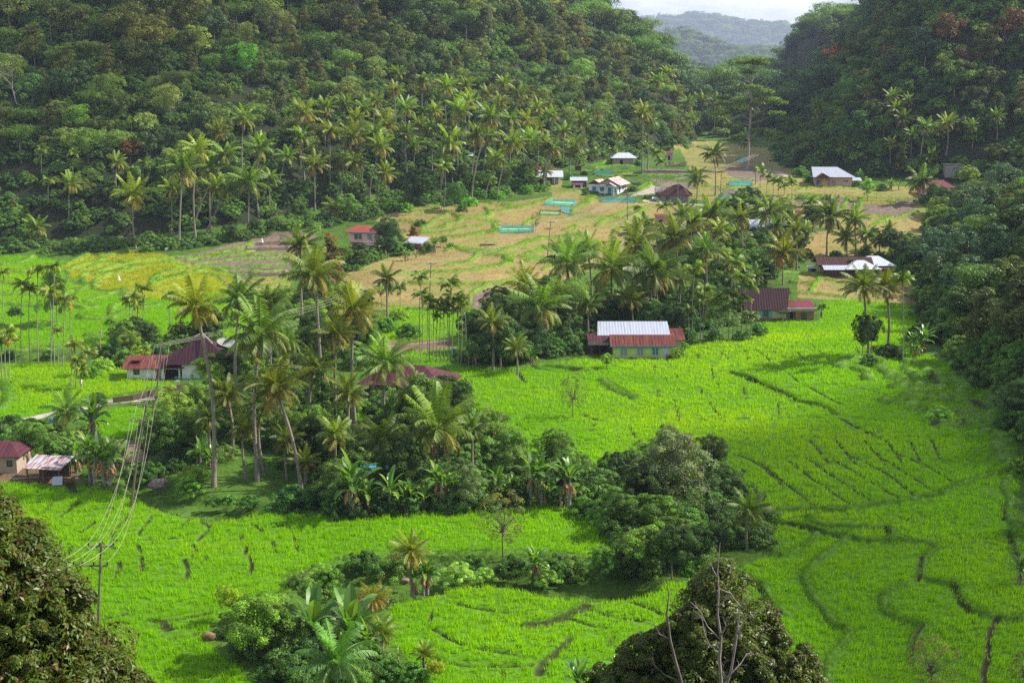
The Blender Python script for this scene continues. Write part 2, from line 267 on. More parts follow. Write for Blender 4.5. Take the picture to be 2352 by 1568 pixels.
# centre field
ln('g', .5, 'C', 1215, 980, 1250, 1045); ln('b', .9, 'C', 1790, 1030, 1850, 1080, 1950, 1130, 2010, 1155); ln('g', .5, 'C', 1800, 1025, 1880, 1070, 1990, 1140)
ln('b', .7, 'C', 1150, 960, 1400, 940, 1700, 970); ln('g', .35, 'C', 1260, 935, 1400, 960, 1680, 965); ln('g', .4, 'C', 1640, 1265, 1750, 1300); ln('g', .3, 'C', 1200, 1330, 1240, 1350)
for a in [(2165, 1100, 2160, 1150), (2270, 1160, 2310, 1310), (1730, 1330, 1700, 1380), (1980, 1350, 2000, 1420), (2130, 930, 2150, 970), (2210, 1010, 2230, 1040), (2280, 980, 2300, 1010)]: ln('g', .25, 'C', *a)
ln('g', .3, 'C', 1300, 1400, 1500, 1440, 1800, 1430, 2000, 1400); ln('g', .2, 'C', 1150, 1150, 1300, 1120, 1500, 1080)
# bottom centre field
ln('b', .6, 'M', 1280, 1175, 1420, 1150, 1540, 1100, 1650, 1050, 1780, 1000, 1910, 975); ln('g', .45, 'M', 1290, 1185, 1430, 1160, 1560, 1110, 1660, 1060, 1700, 1040)
ln('g', .5, 'M', 1560, 1270, 1510, 1320, 1440, 1380, 1380, 1430, 1350, 1500); ln('g', .3, 'M', 1680, 1060, 1850, 1110, 2050, 1140); ln('g', .25, 'M', 1550, 1120, 1700, 1170, 1800, 1190)
ln('g', .3, 'M', 1900, 985, 2100, 1050, 2200, 1100); ln('g', .25, 'M', 720, 1010, 900, 1050, 1100, 1080, 1300, 1090); ln('g', .25, 'M', 600, 1180, 800, 1290, 1000, 1340, 1200, 1370); ln('g', .25, 'M', 500, 1350, 800, 1440, 1100, 1450, 1300, 1440)
ln('g', .4, 'M', 1510, 920, 1490, 960); ln('g', .35, 'M', 1850, 915, 1840, 960); ln('g', .25, 'M', 1860, 1250, 1820, 1310); ln('g', .2, 'M', 620, 1090, 600, 1140); ln('g', .3, 'M', 1100, 1480, 1100, 1530)
ln('b', .6, 'M', 0, 720, 250, 690, 640, 680, 1050, 670, 1450, 680, 1660, 700)
# near left field
for a in [(350, 340, 310, 380), (540, 330, 450, 400, 370, 450), (660, 460, 510, 560), (780, 370, 720, 420), (900, 400, 820, 480, 750, 570), (1050, 410, 990, 490, 935, 560), (1300, 440, 1240, 490), (1150, 530, 1080, 580, 1040, 610), (1440, 500, 1350, 590), (945, 620, 965, 690), (970, 710, 975, 790), (815, 740, 805, 810, 780, 880), (1310, 620, 1340, 660, 1310, 700), (1255, 720, 1285, 790, 1270, 870), (1650, 565, 1655, 590), (1695, 610, 1675, 680), (1710, 690, 1720, 760, 1705, 830), (1860, 600, 1875, 670), (2015, 570, 2030, 660), (1410, 710, 1360, 760), (1600, 410, 1640, 460), (1720, 470, 1800, 530), (480, 640, 460, 690), (540, 740, 530, 800)]:
    ln('g', .26, '7', *a)
ln('w', .3, '7', 972, 770, 975, 800); ln('w', .3, '7', 818, 770, 815, 785)
ln('g', .4, '7', 1370, 460, 1445, 500); ln('g', .3, '7', 690, 1130, 800, 1110, 900, 1075); ln('g', .3, '7', 1000, 1140, 1200, 1130, 1470, 1080); ln('g', .7, '7', 1100, 1150, 1150, 1190); ln('g', .25, '7', 1150, 1260, 1230, 1250, 1500, 1210)
ln('g', .3, '7', 1840, 970, 1960, 920, 1980, 860); ln('b', .7, '7', 1850, 960, 1970, 920, 1980, 850, 2100, 800, 2334, 740); ln('g', .7, '7', 470, 200, 520, 270); ln('g', .25, '7', 1900, 480, 2000, 510); ln('g', .2, '7', 500, 590, 900, 590, 1300, 570)
# left mid terraces
for a in [(-60, 690, 20, 700, 240, 690), (-60, 545, 60, 540, 240, 560), (300, 700, 500, 700, 760, 690, 920, 640, 1000, 640, 1080, 590, 1190, 570), (1100, 780, 1260, 730, 1380, 690, 1450, 655, 1560, 650), (960, 830, 1080, 870, 1180, 840, 1190, 860), (1000, 960, 1100, 990, 1380, 980, 1420, 900, 1410, 840, 1500, 820), (1420, 1010, 1450, 950, 1500, 930, 1620, 900),
          (0, 1090, 120, 1110, 300, 1090, 520, 1060, 700, 1070), (-60, 1400, 100, 1390, 280, 1410, 380, 1380, 600, 1400), (0, 800, 120, 810, 330, 830, 560, 850, 640, 830), (1440, 1130, 1600, 1130, 1760, 1140), (1100, 1200, 1300, 1200, 1500, 1190), (1800, 870, 1900, 840, 2000, 820), (300, 1350, 500, 1330, 700, 1340), (0, 1450, 300, 1490, 600, 1480), (-60, 310, 150, 310, 300, 280, 420, 220), (0, 430, 160, 400, 300, 410, 560, 380)]:
    ln('b', 1.0, 'f', *a)
for a in [(840, 400, 1020, 330, 1250, 270, 1300, 240), (1020, 390, 1200, 330, 1330, 300, 1500, 290, 1620, 310), (1010, 500, 1060, 440, 1200, 420, 1400, 350, 1600, 310), (1210, 440, 1400, 420, 1540, 380, 1650, 330, 1700, 340, 1900, 320, 2250, 280), (1640, 290, 1900, 260, 2220, 230), (1180, 590, 1220, 500, 1400, 430, 1600, 390, 1700, 340), (1880, 540, 1960, 470, 2100, 400, 2335, 340), (1900, 560, 2000, 500, 2200, 470, 2335, 430), (860, 520, 1000, 510, 1060, 520), (1260, 220, 1400, 190, 1600, 150), (850, 300, 1000, 240, 1100, 190)]:
    ln('b', .8, 'f', *a)
ln('b', .8, '4', 1040, 350, 1120, 300, 1350, 270, 1420, 265, 1600, 300, 1950, 290); ln('b', .7, '4', 1050, 380, 1200, 330, 1400, 290); ln('b', .7, '4', 1400, 310, 1600, 330, 1800, 350, 1990, 340)
for a in [(1210, 200, 1400, 190, 1690, 120, 1720, 100), (1280, 220, 1450, 195, 1730, 160), (1440, 195, 1600, 180, 1960, 170), (1340, 245, 1640, 215, 1970, 200), (1390, 275, 1650, 265, 1960, 245), (1970, 95, 2120, 40, 2170, 10), (1880, 5, 2000, -5, 2120, -15)]: ln('b', .95, '4', *a)
ln('b', .6, '4', 1690, 385, 1850, 390, 1990, 370); ln('b', .8, '4', 640, 1180, 800, 1160, 1200, 1080, 1290, 1065)
ln('b', .9, '4', 0, 1240, 60, 1180, 50, 1080, 0, 1040)
# stubble terraces, seen in crop a, b and C
for a in [(820, 830, 960, 850, 1020, 880), (970, 720, 1200, 700, 1330, 680), (1100, 930, 1200, 890, 1300, 820, 1420, 770, 1440, 750), (1110, 980, 1300, 950, 1420, 930, 1460, 880, 1600, 850, 1620, 800, 1570, 760, 1480, 730), (1100, 1010, 1300, 1010, 1500, 990, 1640, 950, 1900, 910, 2080, 880, 2110, 950, 2120, 1000), (1320, 1090, 1500, 1060, 1650, 1060, 1900, 1000, 2090, 1010), (1840, 800, 1980, 790, 2040, 740, 1980, 650), (2040, 710, 2200, 700, 2310, 680), (1180, 640, 1340, 650), (900, 600, 1200, 610, 1340, 620),
          (1640, 800, 2000, 830, 2150, 860), (1440, 1250, 1600, 1200, 1900, 1240, 2334, 1220), (1900, 1280, 2160, 1300), (1450, 1450, 1600, 1430, 1760, 1400, 1850, 1330, 1880, 1270), (820, 1560, 1300, 1545, 1700, 1530, 2050, 1480, 2250, 1440, 2290, 1400, 2230, 1320), (2334, 640, 2200, 620, 2060, 600)]: ln('b', .85, 'a', *a)
for a in [(780, 60, 1000, 25, 1070, 10), (1330, 70, 1500, 60, 1680, 40), (1090, 160, 1200, 120, 1270, 95, 1420, 70), (1260, 180, 1400, 150, 1600, 110, 1760, 90), (780, 130, 940, 170, 1180, 190, 1400, 200), (1240, 230, 1300, 210, 1420, 215), (440, 370, 620, 380, 990, 380, 1200, 350), (1000, 385, 940, 420, 880, 460), (380, 310, 700, 300, 900, 280, 1140, 240, 1150, 190), (1700, 160, 1760, 170), (470, 550, 700, 555, 880, 560, 1000, 600)]: ln('b', .85, 'C', *a)
for a in [(0, 690, 200, 700, 450, 620, 520, 600), (0, 670, 160, 690), (220, 900, 330, 840), (780, 740, 900, 680, 1000, 640), (780, 790, 1100, 810, 1240, 810, 1400, 760, 1500, 710, 1560, 720), (1280, 820, 1420, 830, 1560, 780, 1650, 700), (1080, 920, 1140, 870, 1260, 820), (1300, 970, 1490, 950), (700, 960, 820, 950, 820, 930), (230, 1130, 250, 1100, 600, 1060, 960, 1020), (0, 1210, 180, 1140, 260, 1090), (240, 1260, 500, 1180, 800, 1130, 1150, 1110), (200, 1350, 320, 1330, 540, 1330), (1000, 1260, 1100, 1220, 1250, 1200), (520, 480, 700, 490, 860, 500), (560, 1400, 450, 1440), (900, 600, 1050, 570, 900, 660), (1000, 200, 1240, 150), (1060, 230, 1300, 200, 1500, 210), (900, 270, 1100, 260), (1100, 320, 1300, 330, 1500, 290), (1560, 480, 1700, 400, 1690, 450, 1600, 500), (1640, 310, 2100, 330)]: ln('b', .9, 'b', *a)
for a in [(930, 345, 1270, 352, 1530, 378, 2200, 395), (1440, 500, 1530, 380), (1640, 380, 1640, 470), (1690, 552, 1940, 565), (2200, 510, 1990, 570), (1740, 660, 1940, 570), (0, 250, 250, 270, 600, 290), (270, 290, 560, 300), (300, 190, 600, 190), (1000, 300, 1300, 270, 1600, 290), (770, 1120, 960, 1115, 1200, 1130, 1500, 1150), (960, 1200, 1200, 1215, 1240, 1170, 1400, 1190), (960, 1310, 1200, 1320, 1500, 1350), (1200, 1210, 1150, 1290)]: ln('b', .7, 'c', *a)
# channels (ground lowered): half width, depth, points
CH = [(3.0, 1.0, P('D', 340, 1110, 380, 1135, 430, 1156, 520, 1172)), (3.6, 1.1, P('h', 700, 640, 830, 570, 960, 500, 1090, 470, 1300, 430, 1600, 400)+P('M', 800, 800, 1200, 790, 1500, 860, 1700, 880, 1900, 870)), (3.0, 1.2, P('D', 680, 1440, 760, 1395, 800, 1378))]
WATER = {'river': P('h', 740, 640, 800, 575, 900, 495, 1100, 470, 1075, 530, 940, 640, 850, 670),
         'pond': P('D', 255, 1015, 320, 1008, 345, 1030, 330, 1060, 262, 1060), 'fish_pond': P('f', 1470, 1100, 1600, 1030, 1880, 1035, 1870, 1110, 1600, 1125), 'flooded_field': P('c', 935, 352, 1270, 360, 1400, 400, 1300, 440, 1000, 500, 940, 440),
         'pool': P('4', 800, 30, 1000, 30, 1060, 60, 1000, 85, 880, 90), 'small_pond': P('b', 1900, 150, 2110, 150, 2110, 200, 1900, 200)}
PLOTS = []     # level house plots: x, y, radius, z (filled by the houses)
# ------------------------------------------------------------------ height raster (fast lookups)
RX0, RX1, RY0, RY1, RST = -520., 520., 6., 1300., 1.6
_gx = np.arange(RX0, RX1+RST, RST); _gy = np.arange(RY0, RY1+RST, RST)
HR = height(*np.meshgrid(_gx, _gy))
def hz(x, y):
    x = np.asarray(x, float); y = np.asarray(y, float)
    fx = np.clip((x-RX0)/RST, 0, len(_gx)-1.001); fy = np.clip((y-RY0)/RST, 0, len(_gy)-1.001)
    i = fx.astype(int); j = fy.astype(int); fx = fx-i; fy = fy-j
    return (HR[j, i]*(1-fx)+HR[j, i+1]*fx)*(1-fy)+(HR[j+1, i]*(1-fx)+HR[j+1, i+1]*fx)*fy
_ys = np.concatenate([np.arange(12, 500, .6), np.arange(500, 1290, 2.)])
def cast(pts, h=0.0):
    """ground points under a list of view pixels; h lifts the surface that is hit"""
    pts = np.asarray(pts, float).reshape(-1, 2); out = np.zeros((len(pts), 3))
    for k in range(0, len(pts), 400):
        p = pts[k:k+400]; sx, sz = slopes(p[:, 0], p[:, 1])
        Y = np.broadcast_to(_ys, (len(p), len(_ys))); d = CAMZ+sz[:, None]*Y-hz(sx[:, None]*Y, Y)-h
        hit = d <= 0; i = np.where(hit.any(1), hit.argmax(1), len(_ys)-1); i = np.maximum(i, 1); r = np.arange(len(p))
        d0 = d[r, i-1]; d1 = d[r, i]; t = np.clip(d0/np.where(d0-d1 == 0, 1e-6, d0-d1), 0, 1)
        y = _ys[i-1]+(_ys[i]-_ys[i-1])*t; x = sx*y; out[k:k+400] = np.stack([x, y, hz(x, y)], 1)
    return out
def gp(px, py, h=0.0): return tuple(float(v) for v in cast([(px, py)], h)[0])
def catmull(pts, n=4):
    if len(pts) < 3: return pts
    p = np.array([pts[0]]+list(pts)+[pts[-1]], float); o = []
    for i in range(1, len(p)-2):
        for t in np.arange(n)/n:
            o.append(.5*((2*p[i])+(-p[i-1]+p[i+1])*t+(2*p[i-1]-5*p[i]+4*p[i+1]-p[i+2])*t*t+(-p[i-1]+3*p[i]-3*p[i+1]+p[i+2])*t**3))
    o.append(p[-2]); return o
# ------------------------------------------------------------------ ground sheet
yr = [-40., -20., -5., 5., 12., 20., 30., 40., 50., 60., 68., 76., 83.]
y = 88.
while y < 560: yr.append(y); y += max(.22, y*y/1.44e5*.95)
while y < 1250: yr.append(y); y += y*.0042
while y < 11500: yr.append(y); y += y*.010
yr = np.array(yr); ur = np.concatenate([np.linspace(-1.6, -.475, 40)[:-1], np.linspace(-.475, .475, 1040), np.linspace(.475, 1.6, 40)[1:]])
YY, UU = np.meshgrid(yr, ur, indexing='ij'); XX = UU*(YY+18)
XX[YY < 12] = (UU*60)[YY < 12]
ZZ = np.where((YY < 1290) & (YY > 8) & (abs(XX) < 515), hz(XX, np.clip(YY, 8, 1290)), 0)
_far = ~((YY < 1290) & (YY > 8) & (abs(XX) < 515)); ZZ[_far] = height(XX[_far], YY[_far])
PX, PY = project(XX, YY, ZZ)
_wx = PX+9*(fbm(XX*.12, YY*.12, 2)-.5); _wy = PY+5*(fbm(XX*.12+40, YY*.12, 2)-.5)
dl, dr = hill_d(XX, YY)
zone = np.where((dl+dr > 0) | (YY < 84), ZI['forest'], ZI['grass']).astype(int)
vis = (YY > 84) & (YY < 720)
for nm, poly in ZONES:
    k = pip(_wx if nm not in ('path',) else PX, _wy if nm not in ('path',) else PY, poly) & vis
    zone[k] = ZI[nm]
GC = np.array([ZN[k] for k in ZK])[zone]
bankm = np.zeros(XX.shape); gapm = np.zeros(XX.shape); wetm = np.zeros(XX.shape); dz = np.zeros(XX.shape)
def near(seg, rad):
    (x1, y1), (x2, y2) = seg; ya, yb = min(y1, y2)-rad, max(y1, y2)+rad; i0, i1 = np.searchsorted(yr, [ya, yb])
    if i1 <= i0: return None
    lo = min((min(x1, x2)-rad)/(ya+18), (min(x1, x2)-rad)/(yb+18)); hi = max((max(x1, x2)+rad)/(ya+18), (max(x1, x2)+rad)/(yb+18))
    j0, j1 = np.searchsorted(ur, [lo, hi])
    if j1 <= j0: return None
    sl = (slice(i0, i1), slice(j0, j1)); X = XX[sl]; Y = YY[sl]; dx, dy = x2-x1, y2-y1; L2 = dx*dx+dy*dy+1e-9
    t = np.clip(((X-x1)*dx+(Y-y1)*dy)/L2, 0, 1); return sl, np.hypot(X-x1-t*dx, Y-y1-t*dy)
bank_pts = []; excl = np.zeros(XX.shape, bool)
LNW = []
for st, w, pts in LN:
    wp = cast(catmull(pts)); LNW.append((st, w, wp))
    for a, b in zip(wp[:-1], wp[1:]):
        if np.hypot(*(a-b)[:2]) > 40: continue
        ww = w*(1.0 if st == 'b' else 1.0); r = near(((a[0], a[1]), (b[0], b[1])), ww*2.2+.5)
        if r is None: continue
        sl, d = r; k = np.clip(1.25-d/ww, 0, 1); excl[sl] |= d < ww*(.75 if st == 'b' else .5)+(.30 if st != 'g' else .17)
        if st == 'b': bankm[sl] = np.maximum(bankm[sl], k)
        else:
            gapm[sl] = np.maximum(gapm[sl], np.clip(1.25-d/ww, 0, 1))
            if st == 'w': wetm[sl] = np.maximum(wetm[sl], np.clip(1.3-d/ww, 0, 1))
        if st == 'b':
            ls = np.hypot(*(b-a)[:2]); n_ = max(1, int(ls*(1.6 if a[1] < 260 else .8)))
            for q in range(n_): bank_pts.append((a[0]+(b[0]-a[0])*(q+.5)/n_, a[1]+(b[1]-a[1])*(q+.5)/n_, w))
lump = .55+.9*fbm(XX*.35, YY*.35, 2)
dz += bankm**.6*lump*.62*np.clip(YY/220, .7, 1.2)*np.where((XX > 50) & (YY > 150) & (YY < 250), 1.25, 1.0)-gapm*.22
for w, dep, pts in CH:
    wp = cast(catmull(pts))
    for a, b in zip(wp[:-1], wp[1:]):
        r = near(((a[0], a[1]), (b[0], b[1])), w*1.6)
        if r is None: continue
        sl, d = r; k = np.clip(1.5-d/w, 0, 1); k = k*k*(3-2*k); dz[sl] = np.minimum(dz[sl], -dep*k)
        zz_ = zone[sl]; zz_[(d < w*1.2)] = ZI['grass']
    GC = np.array([ZN[k] for k in ZK])[zone]
WL = {}
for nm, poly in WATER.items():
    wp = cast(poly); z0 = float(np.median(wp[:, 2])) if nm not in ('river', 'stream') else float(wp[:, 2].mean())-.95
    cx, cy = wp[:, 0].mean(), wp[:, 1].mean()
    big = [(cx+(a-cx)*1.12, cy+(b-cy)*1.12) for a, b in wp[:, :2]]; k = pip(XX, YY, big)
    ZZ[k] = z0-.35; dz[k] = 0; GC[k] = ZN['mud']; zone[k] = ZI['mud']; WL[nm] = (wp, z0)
b3 = bankm[..., None]; g3 = np.clip(gapm*1.4, 0, 1)[..., None]
_k = np.clip((YY-190)/130, 0, 1)[..., None]; bc = (np.array([.085, .19, .018])*(1-_k)+np.array(ZN['bund'])*_k)*(.75+.5*fbm(XX*.5, YY*.5, 2))[..., None]; bc[(XX > 48) & (YY > 150) & (YY < 250)] *= np.array([1.25, 1.15, 1.5])
bc = bc*(.42+.58*np.clip(b3*1.5, 0, 1)); GC = GC*(1-np.clip(b3*2, 0, 1))+bc*np.clip(b3*2, 0, 1); GC = GC*(1-g3)+(np.array([.032, .042, .012])*(1-wetm[..., None])+np.array(ZN['mud'])*wetm[..., None])*g3
# natural mottling of the ground cover itself
f1 = fbm(XX*.05+3, YY*.05, 4); f2 = fbm(XX*.9, YY*.9, 2)
isr = np.isin(zone, [ZI['rice'], ZI['yrice']]); iss = np.isin(zone, [ZI['stub'], ZI['stub2']])
var = np.where(isr, .85+.3*f1, .7+.6*f1)*(.85+.3*f2)
GC = GC*var[..., None]
mixg = np.clip((fbm(XX*.11+70, YY*.11, 3)-.52)*5, 0, 1)*iss
GC = GC*(1-.55*mixg[..., None])+np.array([.14, .20, .03])*.55*mixg[..., None]
pl = zone == ZI['plough']; dz[pl] += .22*(fbm(XX[pl]*1.1, YY[pl]*1.1, 2)-.5)
GC[pl] *= (.6+.8*fbm(XX[pl]*1.4, YY[pl]*1.4, 2))[:, None]
FZ = ZZ+dz
n0, n1 = XX.shape; idx = np.arange(n0*n1).reshape(n0, n1)
F = np.stack([idx[:-1, :-1], idx[:-1, 1:], idx[1:, 1:], idx[1:, :-1]], -1).reshape(-1, 4)
m, n, l = newmat('ground_cover'); out = n.new('ShaderNodeOutputMaterial'); p = n.new('ShaderNodeBsdfPrincipled'); l(p.outputs[0], out.inputs['Surface'])
at = n.new('ShaderNodeAttribute'); at.attribute_name = 'Col'; tcn = n.new('ShaderNodeTexCoord')
nz = n.new('ShaderNodeTexNoise'); nz.inputs['Scale'].default_value = 1.7; nz.inputs['Detail'].default_value = 6; l(tcn.outputs['Object'], nz.inputs['Vector'])
mr = n.new('ShaderNodeMapRange'); mr.inputs['From Min'].default_value = .3; mr.inputs['From Max'].default_value = .7; mr.inputs['To Min'].default_value = .72; mr.inputs['To Max'].default_value = 1.28; l(nz.outputs['Fac'], mr.inputs[0])
vm = n.new('ShaderNodeVectorMath'); vm.operation = 'SCALE'; l(at.outputs['Color'], vm.inputs[0]); l(mr.outputs[0], vm.inputs['Scale']); l(vm.outputs[0], p.inputs['Base Color'])
p.inputs['Roughness'].default_value = .85; p.inputs['Specular IOR Level'].default_value = .15
bp = n.new('ShaderNodeBump'); bp.inputs['Strength'].default_value = .5; bp.inputs['Distance'].default_value = .25; l(nz.outputs['Fac'], bp.inputs['Height']); l(bp.outputs[0], p.inputs['Normal'])
M['ground'] = m
gme = npmesh('ground', np.stack([XX, YY, FZ], -1).reshape(-1, 3), F, GC.reshape(-1, 3), M['ground'], smooth=True)
ground = link('ground', gme); tag(ground, kind='structure')
# water sheets
def watermat(name, col, rough=.06):
    m, n, l = newmat(name); out = n.new('ShaderNodeOutputMaterial'); p = n.new('ShaderNodeBsdfPrincipled'); l(p.outputs[0], out.inputs['Surface'])
    p.inputs['Base Color'].default_value = (*col, 1); p.inputs['Roughness'].default_value = rough; p.inputs['IOR'].default_value = 1.33; p.inputs['Specular IOR Level'].default_value = .8
    nz = n.new('ShaderNodeTexNoise'); nz.inputs['Scale'].default_value = .9; nz.inputs['Detail'].default_value = 3; b = n.new('ShaderNodeBump'); b.inputs['Strength'].default_value = .12; b.inputs['Distance'].default_value = .1
    tcn = n.new('ShaderNodeTexCoord'); l(tcn.outputs['Object'], nz.inputs['Vector']); l(nz.outputs['Fac'], b.inputs['Height']); l(b.outputs[0], p.inputs['Normal']); return m
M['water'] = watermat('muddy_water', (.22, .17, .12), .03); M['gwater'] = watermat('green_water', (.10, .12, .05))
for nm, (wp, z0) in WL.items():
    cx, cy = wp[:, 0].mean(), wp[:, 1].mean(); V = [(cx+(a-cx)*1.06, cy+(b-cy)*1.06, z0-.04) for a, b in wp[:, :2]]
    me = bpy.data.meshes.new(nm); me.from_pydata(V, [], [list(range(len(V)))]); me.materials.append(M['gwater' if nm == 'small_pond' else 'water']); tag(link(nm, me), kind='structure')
# ------------------------------------------------------------------ lookups on the finished ground
def zone_at(x, y):
    i = np.clip(np.searchsorted(yr, y), 0, len(yr)-1); u = np.asarray(x)/(np.asarray(y)+18); j = np.clip(np.searchsorted(ur, u), 0, len(ur)-1)
    return zone[i, j], bankm[i, j], np.where(excl[i, j], 1, gapm[i, j]), FZ[i, j], GC[i, j]
# ------------------------------------------------------------------ rice and grass blades
def blades(name, x, y, z, h, w, col, nb, spread, mat, seed, lean=.35, wide=.10):
    """clumps of narrow leaf blades; every blade one triangle, all in one mesh"""
    rs = np.random.RandomState(seed); N = len(x); n_ = N*nb
    X = np.repeat(x, nb); Y = np.repeat(y, nb); Z = np.repeat(z, nb); H = np.repeat(h, nb)*(.65+.6*rs.rand(n_)); W = np.repeat(w, nb)
    a = rs.rand(n_)*2*np.pi; r = np.repeat(spread, nb)*np.sqrt(rs.rand(n_)); bx = X+r*np.cos(a); by = Y+r*np.sin(a)
    la = rs.rand(n_)*2*np.pi; ll = H*lean*rs.rand(n_)+H*.12; ph = rs.rand(n_)*np.pi
    wx = np.cos(ph)*W*wide*.5; wy = np.sin(ph)*W*wide*.5
    wind = (fbm(X*.09, Y*.16, 3)-.5)*1.1
    tip = np.stack([bx+np.cos(la)*ll+wind*H*.7, by+np.sin(la)*ll-.15*H, Z+H*np.sqrt(np.clip(1-.5*wind**2, .4, 1))], -1)
    V = np.stack([np.stack([bx-wx, by-wy, Z-.05], -1), np.stack([bx+wx, by+wy, Z-.05], -1), tip], 1).reshape(-1, 3)
    C = np.repeat(col, nb, 0)*(.91+.18*rs.rand(n_))[:, None]; C = np.repeat(C, 3, 0)
    me = npmesh(name, V, np.arange(n_*3).reshape(-1, 3), C, mat); return link(name, me)
def scatter(ymin, ymax, dens, seed):
    """random ground points over the seen wedge, density per m2 = dens(y)"""
    rs = np.random.RandomState(seed); X = []; Y = []
    for ya in np.arange(ymin, ymax, 4.):
        yb = min(ya+4, ymax); xm = .445*(yb+8); n_ = rs.poisson(dens((ya+yb)/2)*2*xm*(yb-ya)); X.append(rs.uniform(-xm, xm, n_)); Y.append(rs.uniform(ya, yb, n_))
    return np.concatenate(X), np.concatenate(Y)
pw = lambda y: .30+.0022*y
X, Y = scatter(88, 420, lambda y: 1.0/pw(y)**2, 5)
zo, bk, gpm, z, gc = zone_at(X, Y)
px, py = project(X, Y, z)
k = np.isin(zo, [ZI['rice'], ZI['yrice']]) & (bk < .25) & (gpm < .45); X, Y, z, zo = X[k], Y[k], z[k], zo[k]
yel = zo == ZI['yrice']
base = np.where(yel[:, None], [[.33, .41, .010]], [[.22, .47, .0]])
tone = fbm(X*.03+11, Y*.05+2, 3); t2 = .55*fbm(X*.22, Y*.22, 2)+.45*fbm(X*.05+9, Y*.75, 2)
base = base*(.80+.40*t2)[:, None]; mixy = np.clip((tone-.42)*3.2, 0, 1)[:, None]
base = np.where(yel[:, None], base, base*(1-.6*mixy)+np.array([.40, .58, .0])*.6*mixy)
o = blades('rice', X, Y, z, .50*(.85+.35*t2), pw(Y), base, 9, pw(Y)*.75, M['rice'], 3, wide=.16); tag(o, 'bright green young rice standing in flooded paddies across the valley floor', 'rice', kind='stuff')
NR = len(X)
# stubble, bank grass and rough grass
X, Y = scatter(88, 520, lambda y: .30/pw(y)**2, 9); zo, bk, gpm, z, gc = zone_at(X, Y)
k = np.isin(zo, [ZI['stub'], ZI['stub2']]) & (bk < .3); st_ = blades('rice_stubble', X[k], Y[k], z[k], .28+0*X[k], pw(Y[k]), gc[k]*1.15, 5, pw(Y[k])*.9, M['dry'], 4, wide=.14)
tag(st_, 'tan and orange rice stubble left on the harvested terraces', 'stubble', kind='stuff')
bp_ = np.array(bank_pts); rs = np.random.RandomState(2); bp_ = np.repeat(bp_, 4, 0); ox = rs.normal(0, .55, (len(bp_), 2))*bp_[:, 2:3]; X2, Y2 = bp_[:, 0]+ox[:, 0], bp_[:, 1]+ox[:, 1]
k = (np.isin(zo, [ZI['grass'], ZI['dirt']])) & (rs.rand(len(X)) < .8); X = np.concatenate([X[k], X2]); Y = np.concatenate([Y[k], Y2])
zo, bk, gpm, z, gc = zone_at(X, Y); c = np.where((bk > .2)[:, None], np.array([.13, .28, .016])*(1-np.clip((Y-190)/130, 0, 1)[:, None])+np.array([.17, .31, .02])*np.clip((Y-190)/130, 0, 1)[:, None], np.array([[.085, .175, .018]]))*(.7+.6*fbm(X*.3, Y*.3, 2))[:, None]
o = blades('grass', X, Y, z, np.where(bk > .2, .34, .5)*(.6+.8*fbm(X*.2, Y*.2, 2)), pw(Y), c, 6, pw(Y)*.8, M['rice'], 8, lean=.9, wide=.13); tag(o, 'rough green grass on the paddy banks and along the river', 'grass', kind='stuff')
print('blades', NR, len(X))
# ------------------------------------------------------------------ plant building blocks
def tube(pts, rad, ns=7):
    """smooth tapered tube; returns V, F(quads)"""
    pts = np.array(pts, float); n_ = len(pts); T = np.gradient(pts, axis=0); T /= np.linalg.norm(T, axis=1)[:, None]+1e-9
    ref = np.where(abs(T[:, 2:3]) > .9, [[1., 0, 0]], [[0, 0, 1.]]); A = np.cross(T, ref); A /= np.linalg.norm(A, axis=1)[:, None]+1e-9; B = np.cross(T, A)
    # keep the frame from flipping between rings
    for i in range(1, n_):
        a = A[i-1]-T[i]*np.dot(A[i-1], T[i]); a /= np.linalg.norm(a)+1e-9; A[i] = a; B[i] = np.cross(T[i], a)
    an = np.arange(ns)/ns*2*np.pi; r = np.array(rad, float).reshape(-1, 1, 1)
    V = pts[:, None]+r*(np.cos(an)[None, :, None]*A[:, None]+np.sin(an)[None, :, None]*B[:, None]); V = V.reshape(-1, 3)
    i, j = np.meshgrid(np.arange(n_-1), np.arange(ns), indexing='ij'); j2 = (j+1) % ns
    F = np.stack([i*ns+j, i*ns+j2, (i+1)*ns+j2, (i+1)*ns+j], -1).reshape(-1, 4); return V, F
class Geo:
    """collects quad pieces with colours into one mesh"""
    def __init__(s): s.V = []; s.F = []; s.C = []; s.n = 0
    def add(s, V, F, c=(1, 1, 1)):
        V = np.asarray(V, float); F = np.asarray(F, int); C = np.broadcast_to(np.asarray(c, float), (len(V), 3))
        s.V.append(V); s.F.append(F+s.n); s.C.append(C); s.n += len(V); return s
    def tube(s, pts, rad, ns=7, c=(1, 1, 1)): return s.add(*tube(pts, rad, ns), c)
    def mesh(s, name, mat, smooth=False):
        return npmesh(name, np.concatenate(s.V), np.concatenate(s.F), np.concatenate(s.C), mat, smooth)
def leafquads(P_, N_, size, asp, col, rs, droop=0.0):
    """rhombic leaves at P_, facing N_; size (n,), col (n,3)"""
    n_ = len(P_); N_ = N_/(np.linalg.norm(N_, axis=1)[:, None]+1e-9); r = rs.normal(0, 1, (n_, 3)); r[:, 2] -= droop
    U = r-N_*(r*N_).sum(1)[:, None]; U /= np.linalg.norm(U, axis=1)[:, None]+1e-9; W = np.cross(N_, U); s = size[:, None]*.5
    a = P_-U*s; b = P_+W*s*asp+N_*s*.12; c = P_+U*s; d = P_-W*s*asp+N_*s*.12
    V = np.stack([a, b, c, d], 1).reshape(-1, 3); F = np.arange(n_*4).reshape(-1, 4); return V, F, np.repeat(col, 4, 0)
